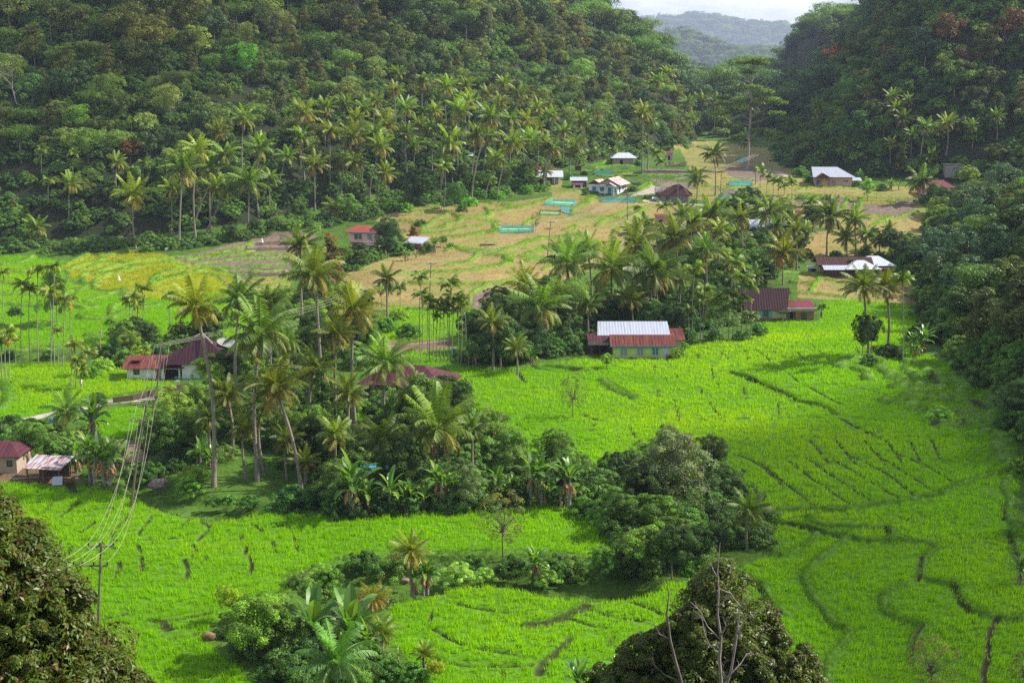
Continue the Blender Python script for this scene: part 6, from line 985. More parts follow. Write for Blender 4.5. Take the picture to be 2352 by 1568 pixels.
b = MB(); w = cast(P('D', 900, 800, 1035, 788)); b.add([tuple(w[0]), tuple(w[1]), (w[1][0], w[1][1], w[1][2]+.5), (w[0][0], w[0][1], w[0][2]+.5), (w[0][0], w[0][1]+.3, w[0][2]+.5), (w[1][0], w[1][1]+.3, w[1][2]+.5)], [(0, 1, 2, 3), (3, 2, 5, 4)]); tag(b.build('concrete_kerb', WM['tan']), 'low concrete edge of the track behind the areca palms', 'kerb')
# ------------------------------------------------------------------ broadleaf trees
def tv(shape, R, H, h, ncl, nl, leaf, col, seed, mat='leaf', nb=6, r0=.22, **kw):
    """tree variant: crown mesh in tree space (crown base at h) and trunk mesh with limbs"""
    g, cen = crown_geo(shape, R, H, ncl, nl, leaf, col, seed, **kw)
    for V in g.V: V[:, 2] += h
    c = g.mesh('tree_crown', M[mat]); cen = cen.copy(); cen[:, 2] += h-.1*H
    t = limbs(h+.25*H, r0, cen, nb, seed, ns=7).mesh('tree_trunk', M['bark'], True); return (c, t, h+H, R)
DK, OL, BR, LT, PL, GY, BL = (.028, .055, .016), (.060, .084, .018), (.078, .084, .022), (.065, .125, .020), (.12, .16, .050), (.085, .105, .055), (.030, .062, .036)
FV = {  # variants for the far forest
 'round dark': [tv('round', 5, 7, 5, 34, 2600, .62, DK, 1, nb=3), tv('round', 5.5, 6.5, 6, 40, 2800, .62, DK, 2, nb=3)],
 'rounded olive': [tv('round', 5, 6.5, 6, 32, 2500, .6, OL, 3, nb=3), tv('round', 6, 6, 6, 44, 3000, .6, (.055, .075, .016), 4, nb=3)],
 'cone-shaped brownish': [tv('cone', 4.6, 11, 3, 60, 3400, .5, BR, 5, nb=2), tv('cone', 4.2, 12, 3, 56, 3400, .5, (.066, .074, .018), 6, nb=2)],
 'cone-shaped dark green': [tv('cone', 4.6, 10, 3, 56, 3200, .5, (.045, .060, .018), 7, nb=2)],
 'spreading green': [tv('umbrella', 7, 5, 9, 44, 2800, .5, LT, 8, nb=8), tv('umbrella', 6, 4.5, 8, 34, 2400, .5, (.055, .10, .020), 9, nb=8)],
 'pale feathery': [tv('round', 5.2, 7, 5, 46, 3200, .42, PL, 10, nb=4), tv('bush', 5.5, 7, 4, 50, 3200, .42, (.10, .14, .035), 11, nb=4)],
 'narrow grey-green': [tv('column', 3.2, 10, 4, 36, 2400, .5, GY, 12, nb=3), tv('column', 2.8, 9, 5, 30, 2100, .5, BL, 13, nb=3)],
 'bluish green': [tv('round', 5.4, 8, 5, 44, 3000, .55, BL, 14, nb=3), tv('bush', 5, 8, 4, 44, 2900, .6, (.035, .07, .03), 15, nb=3)],
 'thin open-crowned': [tv('umbrella', 4.5, 5, 9, 22, 1100, .5, (.09, .10, .04), 16, nb=12, fill=.03)],
 'rusty-leaved': [tv('round', 5, 7, 5, 36, 2700, .5, (.13, .075, .03), 17, nb=4)]}
NV = {  # finer variants for nearer trees
 'glossy dark': [tv('round', 3.6, 5.0, 3.0, 70, 11000, .24, (.030, .062, .018), 21, 'gloss', nb=12, r0=.16, cl=.2), tv('round', 3.8, 4.6, 3.4, 76, 12000, .24, (.025, .052, .016), 22, 'gloss', nb=12, r0=.16, cl=.2)],
 'leafy mid-green': [tv('round', 3.6, 4.8, 2.8, 70, 11000, .22, (.06, .115, .022), 23, nb=12, r0=.15, cl=.2), tv('bush', 3.8, 5, 2.2, 76, 12000, .22, (.05, .10, .02), 24, nb=12, r0=.15, cl=.19)],
 'light green': [tv('round', 3.4, 4.4, 3, 60, 9000, .2, (.095, .155, .028), 25, nb=12, r0=.13, cl=.2)],
 'brown-topped': [tv('cone', 3.0, 8, 3.2, 90, 12000, .22, (.085, .080, .020), 26, 'gloss', nb=8, r0=.18, cl=.18, alt=(.15, .09, .03), altp=.3)],
 'bluish-grey': [tv('bush', 3.8, 5.2, 2.2, 80, 12000, .2, (.075, .105, .06), 27, nb=14, r0=.14, cl=.18)],
 'sparse open': [tv('round', 2.6, 4.2, 1.6, 44, 2600, .17, (.085, .115, .035), 28, nb=34, r0=.09, cl=.22, fill=0)],
 'vine-covered': [tv('column', 2.0, 9, .4, 80, 9000, .25, (.04, .085, .018), 29, nb=3, r0=.2, cl=.25)],
 'low bushy': [tv('bush', 2.6, 2.6, .05, 60, 7500, .2, (.05, .105, .022), 30, nb=6, r0=.07, cl=.2), tv('bush', 2.8, 2.3, .05, 60, 7500, .22, (.035, .075, .02), 31, nb=6, r0=.07, cl=.2), tv('bush', 2.4, 2.4, .05, 54, 7000, .18, (.085, .15, .035), 32, nb=6, r0=.07, cl=.21)],
 'acacia-like': [tv('umbrella', 4.2, 3.2, 4.0, 60, 8000, .18, (.07, .10, .035), 33, nb=20, r0=.15, cl=.2)]}
_tc = [0]
def tree(key, cx, ytop, R, look=None, tint=(1, 1, 1), group=None, base=None, pos=None, var=None, stretch=1.0, name=None, cat='tree', far=None, sink=0.0):
    """broadleaf tree by its crown top and crown radius in view pixels (or an explicit ground point)"""
    i = _tc[0]; _tc[0] += 1; rs = random.Random(i*13+5); V = (NV if key in NV else FV)[key]; c_, t_, hh, rr = V[(rs.randrange(len(V))) if var is None else var]
    if pos is not None: x, y, z, s_ = pos
    elif base is not None:
        x, y, z = gp(*base); s_ = (R/(FPX/y))/rr; stretch = max(.4, min(2.2, (base[1]-ytop)/(FPX/y)/(hh*s_)))
    else:
        y = 300.
        for _ in range(5): s_ = (R/(FPX/y))/rr; x, y, z = under_fast(cx, ytop, hh*s_*stretch)
        s_ = (R/(FPX/y))/rr
    kind = {'low bushy': 'bush'}.get(key, 'tree'); cat = 'bush' if kind == 'bush' else cat
    px, py = project(x, y, z+hh*s_*stretch*.7); lab = look or uniq(f'{key} {kind}', float(px), float(py))
    e = empty(name or ('bush' if kind == 'bush' else 'forest_tree' if key in FV else 'broadleaf_tree'), (x, y, z-sink), lab, cat, group or (kind+'s'), rs.uniform(0, 6.28)); e.scale = (s_, s_, s_*stretch)
    link('trunk', t_, e); c = link('crown', c_, e); c.color = (*tint, 1); HAND.append((x, y, rr*s_*.5)); return e
def bare_tree(name, look, x, y, z, h, seed, mat='dead', r0=.14, spread_=.55, depth=4, lean=(0, 0), cat='dead tree', group=None, twig=.3):
    rs = np.random.RandomState(seed); g = Geo()
    def grow(p, d, L_, r, k):
        n_ = 4; pts = [p]; dd = d.copy()
        for i in range(n_): dd = dd+rs.normal(0, .13, 3)+np.array([0, 0, .05]); dd /= np.linalg.norm(dd); pts.append(pts[-1]+dd*L_/n_)
        g.tube(pts, np.linspace(r, r*.62, n_+1), 6 if k > 1 else 4)
        if k == 0: return
        for j in range(2+(rs.rand() < .3)):
            a = rs.normal(0, 1, 3); a -= dd*np.dot(a, dd); a /= np.linalg.norm(a)+1e-9; nd = dd*(1-spread_*.4)+a*spread_*(.7+.6*rs.rand()); nd /= np.linalg.norm(nd)
            grow(pts[-1] if j < 2 else pts[2], nd, L_*(.55+.3*rs.rand()), r*.6, k-1)
    d0 = np.array([lean[0], lean[1], 1.]); d0 /= np.linalg.norm(d0); grow(np.array([0, 0, -.4]), d0, h*.42, r0, depth)
    o = link(name, g.mesh(name, M[mat], True)); o.location = (x, y, z); return tag(o, look, cat, group)
# ---- trees one can pick out on the big hill (crown top, radius)
for k, c, x_, y_, R, t in [
    ('cone-shaped brownish', '2', 650, 40, 38, (.9, .95, .85)), ('cone-shaped brownish', '2', 1010, 190, 34, (.75, .95, .8)), ('cone-shaped brownish', '2', 490, 310, 34, (1.1, 1.1, .8)), ('cone-shaped brownish', '2', 240, 310, 26, (1.2, 1.15, .8)), ('cone-shaped dark green', '2', 400, 340, 18, (1, 1, 1)), ('cone-shaped brownish', '2', 1560, 150, 26, (.9, .9, .9)), ('cone-shaped dark green', '2', 930, 20, 28, (1, 1, 1)),
    ('cone-shaped brownish', '2', 2130, 330, 30, (.8, .85, .8)), ('rounded olive', '2', 2020, 290, 32, (.7, .8, .7)), ('rounded olive', '2', 1700, 200, 26, (.8, .8, .8)), ('round dark', '2', 1900, 110, 26, (.9, 1, 1)), ('round dark', '2', 1760, 40, 30, (1, 1.1, 1.1)), ('round dark', '2', 1620, 20, 26, (.9, .9, 1)), ('round dark', '2', 1410, 25, 20, (1, 1, 1)),
    ('rounded olive', '1', 1030, 430, 46, (1.5, 1.15, .8)), ('cone-shaped brownish', '1', 1290, 540, 34, (1.5, 1.7, .7)), ('cone-shaped brownish', '1', 1240, 470, 36, (1.0, 1.2, .7)), ('cone-shaped brownish', '1', 1380, 180, 28, (1.0, 1.2, .7)), ('pale feathery', '1', 1620, 290, 48, (.9, 1.25, .8)), ('pale feathery', '1', 1690, 560, 36, (.6, 1.3, .5)), ('pale feathery', '1', 1350, 400, 34, (1.5, 1.4, 1.3)), ('bluish green', '1', 1690, 60, 36, (1.2, 1.2, 1.4)), ('spreading green', '1', 1100, 190, 60, (.9, .8, .7)), ('spreading green', '1', 700, 180, 60, (.9, .8, .7)), ('spreading green', '1', 760, 90, 60, (.8, .75, .7)), ('spreading green', '1', 1400, 50, 50, (.9, .8, .6)),
    ('cone-shaped dark green', '1', 240, 430, 32, (1.2, 1.1, .7)), ('cone-shaped dark green', '1', 470, 540, 28, (1.3, 1.2, .7)), ('rounded olive', '1', 60, 120, 40, (.9, .75, .7)), ('rounded olive', '1', 380, 170, 30, (1, .9, .8)), ('bluish green', '1', 230, 740, 32, (1.2, 1.3, 1.2)), ('spreading green', '1', 600, 400, 50, (.8, 1, .7)), ('pale feathery', '1', 530, 730, 34, (.8, 1.1, .6)), ('pale feathery', '1', 740, 760, 40, (.7, .8, .6)), ('spreading green', '1', 640, 850, 34, (.9, .9, .6)), ('spreading green', '1', 90, 880, 50, (1.6, 1.7, .6)), ('pale feathery', '1', 40, 620, 40, (.9, 1.0, .6)), ('pale feathery', '1', 40, 960, 50, (1.0, 1.4, .6)), ('rounded olive', '1', 1180, 760, 40, (.9, .8, .6)), ('round dark', '1', 1560, 1360, 34, (1.8, 1.8, 1)), ('rusty-leaved', '1', 880, 940, 24, (1, 1, 1)), ('pale feathery', '1', 400, 1300, 50, (.6, .9, .6)), ('pale feathery', '1', 600, 1120, 34, (.7, .9, .6)),
    ('pale feathery', '2', 420, 140, 40, (1.1, 1.1, 1)), ('pale feathery', '2', 60, 60, 40, (.7, 1.1, .6)), ('pale feathery', '2', 1060, 120, 30, (.9, .9, 1)), ('pale feathery', '2', 1640, 640, 32, (.8, 1.1, .9)), ('pale feathery', '2', 1790, 760, 40, (.9, 1.1, .8)), ('rounded olive', '2', 1450, 460, 28, (1.1, 1, .8)), ('cone-shaped brownish', '2', 1300, 420, 26, (1, 1, .8)), ('cone-shaped brownish', '2', 1620, 370, 28, (1, .9, .8)), ('rounded olive', '2', 1830, 470, 28, (1.1, .9, .9)), ('thin open-crowned', '2', 1790, 290, 22, (1.2, 1, 1.3)), ('thin open-crowned', '2', 1680, 260, 22, (1.2, 1, 1.2)), ('spreading green', '2', 2070, 140, 26, (.6, .8, .8)), ('narrow grey-green', '2', 1930, 40, 10, (.5, .6, .7)), ('bluish green', '2', 1460, 640, 26, (1, 1.1, 1)), ('cone-shaped brownish', '2', 1500, 420, 22, (1, .9, .8)), ('rounded olive', '2', 60, 340, 30, (1.2, .9, .8))]:
    q = Q(c, x_, y_); tree(k, q[0], q[1], R, tint=t, group='trees on the big wooded hill')
for k, c, x_, y_, R, t in [
    ('bluish green', '3', 1880, 90, 48, (1.3, 1.5, 1.3)), ('spreading green', '3', 1260, 250, 34, (.9, 1.1, .8)), ('rusty-leaved', '3', 1420, 320, 18, (.8, .8, .9)), ('rounded olive', '3', 1180, 490, 26, (.8, .7, .6)), ('round dark', '3', 770, 275, 30, (1, 1, 1)), ('round dark', '3', 260, 380, 46, (1, 1.2, 1.1)), ('rounded olive', '3', 300, 460, 22, (1, 1.1, .8)), ('round dark', '3', 620, 410, 34, (.8, 1.1, .8)), ('bluish green', '3', 1000, 40, 44, (.8, .8, 1)), ('bluish green', '3', 960, 150, 40, (.7, .8, .9)), ('bluish green', '3', 1250, 60, 44, (1, 1, 1.1)), ('bluish green', '3', 2200, 20, 44, (.7, .8, .9)), ('rusty-leaved', '3', 1930, 520, 26, (.5, .5, .6)), ('rusty-leaved', '3', 1800, 350, 34, (.45, .45, .6)), ('rusty-leaved', '3', 2250, 330, 36, (.6, .5, .6)), ('rounded olive', '3', 2100, 480, 30, (.7, .6, .8)), ('rounded olive', '3', 2000, 600, 26, (.7, .7, .9)), ('bluish green', '3', 1650, 460, 34, (.7, .8, .9)), ('pale feathery', '3', 960, 470, 24, (.5, .9, .6)), ('pale feathery', '3', 1860, 660, 34, (.5, .7, .6)), ('pale feathery', '3', 1130, 730, 30, (.5, .8, .7)), ('pale feathery', '3', 1300, 960, 40, (.35, .7, .25)), ('bluish green', '3', 1200, 1010, 34, (.8, 1, .6)), ('bluish green', '3', 1080, 1000, 28, (.9, 1.2, .6)), ('bluish green', '3', 540, 920, 40, (1, 1, 1.1)), ('thin open-crowned', '3', 2110, 480, 22, (.9, .8, 1.1)), ('rusty-leaved', '3', 640, 215, 22, (.4, .5, .6)), ('bluish green', '3', 560, 235, 18, (.9, 1, 1.2)), ('narrow grey-green', '3', 1270, 1220, 12, (1.2, 1.9, .7)), ('rusty-leaved', '3', 370, 330, 8, (1.8, .7, .9))]:
    q = Q(c, x_, y_); tree(k, q[0], q[1], R, tint=t, group='trees on the dark far hill')
q = Q('3', 1075, 520); tree('rusty-leaved', q[0], q[1], 30, 'tree with orange-red flowering top on the dark far hill', (2.4, 1.2, .7), 'trees on the dark far hill')
# near dark slope at the right
for k, c, x_, y_, R, t in [
    ('brown-topped', '3', 2330, 700, 60, (.7, .6, .8)), ('brown-topped', '3', 2200, 830, 60, (.75, .6, .6)), ('brown-topped', '3', 2050, 860, 66, (.8, .7, .8)), ('glossy dark', '3', 1900, 1050, 44, (1, .9, .8)), ('brown-topped', '3', 2180, 1200, 46, (1, 1.1, .7)), ('leafy mid-green', '3', 2330, 1150, 52, (.9, 1, .6)), ('glossy dark', '3', 1720, 1340, 50, (1.1, 1.1, .9)), ('glossy dark', '3', 1900, 1450, 44, (.9, .9, .9)), ('brown-topped', '3', 2100, 1400, 50, (.8, .8, .7)),
    ('glossy dark', 'R', 1680, 330, 40, (.8, .9, .8)), ('glossy dark', 'R', 1620, 440, 38, (.8, .85, .8)), ('glossy dark', 'R', 1760, 560, 44, (.7, .8, .8)), ('brown-topped', 'R', 1720, 200, 34, (.9, 1.1, .7)), ('bluish-grey', 'R', 1900, 60, 66, (.65, .7, .65)), ('bluish-grey', 'R', 2150, 60, 70, (.6, .6, .6)), ('bluish-grey', 'R', 1950, 300, 64, (.5, .55, .5)), ('acacia-like', 'R', 2270, 150, 70, (1.0, 1.05, .6)), ('acacia-like', 'R', 2200, 400, 72, (.75, .8, .6)), ('glossy dark', 'R', 1950, 480, 50, (.6, .7, .7)), ('bluish-grey', 'R', 2100, 560, 60, (.5, .55, .5)), ('bluish-grey', 'R', 2280, 620, 56, (.55, .6, .5)), ('bluish-grey', 'R', 2000, 705, 52, (.85, 1.2, .9)), ('bluish-grey', 'R', 2260, 920, 56, (.8, 1.1, .8)), ('bluish-grey', 'R', 2300, 1050, 50, (.6, .8, .6)), ('low bushy', 'R', 2280, 1260, 44, (.6, .75, .6)), ('glossy dark', 'R', 1330, 0, 24, (1, 1, 1)), ('low bushy', 'R', 1850, 640, 40, (.5, .6, .5)), ('low bushy', 'R', 2150, 800, 40, (.5, .6, .5)), ('glossy dark', 'R', 2250, -60, 60, (.7, .65, .7))]:
    q = Q(c, x_, y_); tree(k, q[0], q[1], R, tint=t, group='trees on the near dark slope')
# ---- single trees of the valley floor: variant, crop, crown top, radius, foot
for k, c, cx, cy, R, bx, by, t, lk in [
    ('glossy dark', 'R', 1190, 570, 24, 1225, 890, (.7, .75, .7), 'dark bushy tree in front of the two palms by the dark slope'), ('glossy dark', 'R', 1300, 600, 22, 1290, 860, (.7, .75, .7), 'dark tree between the trunks of the two palms by the dark slope'),
    ('sparse open', 'C', 1590, 985, 34, 1585, 1285, (.8, .9, .7), 'lone scrubby little tree in the middle of the great field'), ('leafy mid-green', 'C', 1830, 845, 18, 1815, 950, (1.5, 1.5, 1), 'small round tree in the rice before the yellow-green house'),
    ('sparse open', 'M', 1130, 225, 62, 1110, 700, (1.15, 1.0, .8), 'airy yellowish tree standing on the near paddy bank'), ('sparse open', 'R', 1870, 1175, 26, 1910, 1400, (.8, 1.0, .8), 'thin leaning sapling among the shaded terraces'),
    ('sparse open', 'B', 1700, 1230, 64, 1690, 1640, (1.1, .9, .8), 'airy pale twiggy tree at the bottom edge of the curved paddies'), ('sparse open', 'B', 2330, 1330, 44, 2330, 1640, (1.1, .9, .8), 'airy twiggy tree in the bottom corner'),
    ('leafy mid-green', '4', 230, 1310, 52, 220, 1580, (1.0, 1.15, .8), 'rounded green tree beside the lane near the brick house'), ('leafy mid-green', '4', 1130, 1230, 58, 1120, 1600, (.6, .7, .7), 'broad dark tree on the bank beneath the slim tall palm'),
    ('brown-topped', 'C', -40, 20, 38, -60, 520, (1.0, .85, .8), 'tall brown-topped tree rising between palms beside the ploughed terraces'), ('light green', '4', 1950, 385, 34, 1950, 560, (.9, 1, .7), 'light green rounded tree in front of the orange stubble'), ('light green', '4', 2140, 480, 44, 2140, 800, (.8, .9, .6), 'light green leafy tree behind the largest palm crown'),
    ('vine-covered', '4', 2230, 930, 26, 2220, 1460, (.8, .8, .8), 'dark column of a vine-covered tree on the mound'), ('vine-covered', 'C', 0, 1160, 20, 0, 1600, (1.0, 1.1, .8), 'tree trunk wrapped in bright creepers above the bananas'),
    ('leafy mid-green', 'C', 540, 990, 78, 560, 1560, (1.0, 1.0, .8), 'large pale-leaved tree in front of the purple hip roof'), ('glossy dark', 'C', 420, 1150, 56, 420, 1520, (.9, 1, .8), 'dark tree beside the pale-leaved one below the purple hip roof'), ('light green', 'C', 840, 1010, 22, 850, 1250, (.7, 1, .5), 'small bright creeper-covered tree at the end of the purple roof'),
    ('leafy mid-green', 'C', 1180, 1370, 44, 1160, 1660, (.9, 1.0, .8), 'yellow-green tree on the edge of the great field by the bananas'), ('bluish-grey', 'M', 880, 70, 44, 880, 375, (.9, 1, .8), 'grey-green feathery tree among the bananas'),
    ('leafy mid-green', 'C', 1080, 590, 66, 1090, 940, (.7, .8, .8), 'broad dark green tree at the corner of the great field'), ('acacia-like', 'C', 1530, 360, 48, 1560, 790, (.9, 1.1, .6), 'spreading creeper-hung tree beside the yellow-green house'), ('glossy dark', 'C', 1270, 640, 52, 1290, 900, (.8, .9, .8), 'dense dark tree under the leaning palm'),
    ('glossy dark', 'C', 1720, 500, 44, 1740, 720, (.8, .8, .8), 'dark tree behind the annex of the yellow-green house'), ('glossy dark', 'C', 1880, 480, 48, 1900, 700, (.9, .9, .9), 'dark broad tree behind the grey metal roof'), ('leafy mid-green', 'C', 2090, 480, 52, 2100, 700, (.6, .8, .8), 'dark green tree with big leaves behind the grey metal roof'), ('glossy dark', 'C', 2270, 500, 48, 2270, 740, (.8, .9, .8), 'dark tree between the grey metal roof and the areca palms'),
    ('leafy mid-green', 'R', 440, 140, 44, 450, 380, (.9, 1.1, .7), 'rounded green tree above the tall brown roof'), ('glossy dark', 'R', 270, 210, 40, 270, 400, (.8, .9, .8), 'dark tree above the areca palms near the tall brown roof'), ('leafy mid-green', 'R', 120, 380, 36, 130, 640, (.9, 1.1, .8), 'green tree among the areca palms'), ('leafy mid-green', 'R', 40, 110, 40, 50, 380, (.8, .9, .9), 'bluish green tree in the middle grove'), ('glossy dark', 'R', 530, 240, 30, 540, 370, (.7, .8, .7), 'dark tree beside the lone palm above the tall brown roof'),
    ('glossy dark', 'c', 1980, 690, 30, 1930, 960, (.8, .9, .9), 'dark round tree behind the metal-roofed house'), ('glossy dark', 'c', 1690, 830, 14, 1690, 970, (.8, .9, .7), 'creeper-covered stump behind the metal-roofed house'), ('leafy mid-green', 'a', 690, 800, 38, 640, 1250, (.6, .7, .8), 'dense dark tree beside the pink house'), ('brown-topped', 'a', 1000, 900, 18, 990, 1090, (1.2, .8, .8), 'reddish shrub beside the small metal shed'), ('leafy mid-green', 'a', 1600, 310, 22, 1600, 700, (.8, 1, .7), 'leafy tree at the edge of the stubble below the coconut grove'),
    ('light green', 'a', 1395, 1040, 12, 1395, 1190, (.6, .8, .6), 'small sapling at the edge of the stubble by the metal shed'), ('sparse open', 'b', 350, 760, 14, 345, 980, (.6, .9, .5), 'slim leafy sapling beside the turquoise net pen'), ('leafy mid-green', 'f', 700, 340, 32, 715, 1080, (1.3, 1.3, .6), 'slender olive tree among the areca palms of the terraces'),
    ('bluish-grey', 'B', -110, -170, 100, -80, 420, (1, 1, .9), 'big grey-green tree on the river bend'), ('bluish-grey', 'C', 2220, 1320, 40, 2220, 1650, (1.0, 1.1, .8), 'small grey-green tree at the top of the river bend'), ('leafy mid-green', 'M', 2150, 270, 70, 2150, 560, (.9, 1, .6), 'dense leafy tree of drooping leaves on the river bend'), ('leafy mid-green', 'M', 1900, 260, 54, 1900, 560, (.8, .9, .6), 'dense tree at the near corner of the river bend'),
    ('leafy mid-green', 'M', 2060, 480, 66, 2080, 820, (1.2, 1.2, .7), 'lush light bush-like tree at the foot of the river bend'), ('glossy dark', 'M', 2250, 480, 56, 2260, 860, (1, 1.1, .8), 'dark leafy tree at the foot of the river bend'), ('leafy mid-green', 'M', 1770, 620, 38, 1780, 830, (.9, 1.1, .7), 'rounded bush-like tree by the stream'), ('glossy dark', 'B', 100, 480, 40, 110, 780, (.8, .9, .8), 'dark bank tree below the bare sapling'),
    ('leafy mid-green', '7', 1720, 930, 88, 1750, 1440, (1.1, 1.15, .6), 'large leafy tree standing in the corner of the near field'), ('light green', '7', 1560, 870, 30, 1570, 1150, (1.3, 1.2, .4), 'yellow-flowering shrub tree beside the near field'), ('leafy mid-green', '7', 1920, 1010, 48, 1920, 1380, (1.3, 1.1, .7), 'yellowish tree next to the large leafy one in the near field'),
    ('leafy mid-green', 'h', 500, 370, 30, 500, 640, (1.3, 1.3, 1.1), 'bushy shrub tree above the muddy pool'), ('acacia-like', '7', 900, 1240, 66, 760, 1640, (1, 1, .7), 'feathery-leaved small tree beside the durian at the edge'), ('light green', 'M', 640, 1390, 22, 640, 1560, (1.4, .95, .3), 'small tree with drooping yellow shoots at the bottom edge')]:
    q = Q(c, cx, cy); b = Q(c, bx, by); tree(k, q[0], q[1], R, lk, t, 'single trees of the valley floor', base=b)
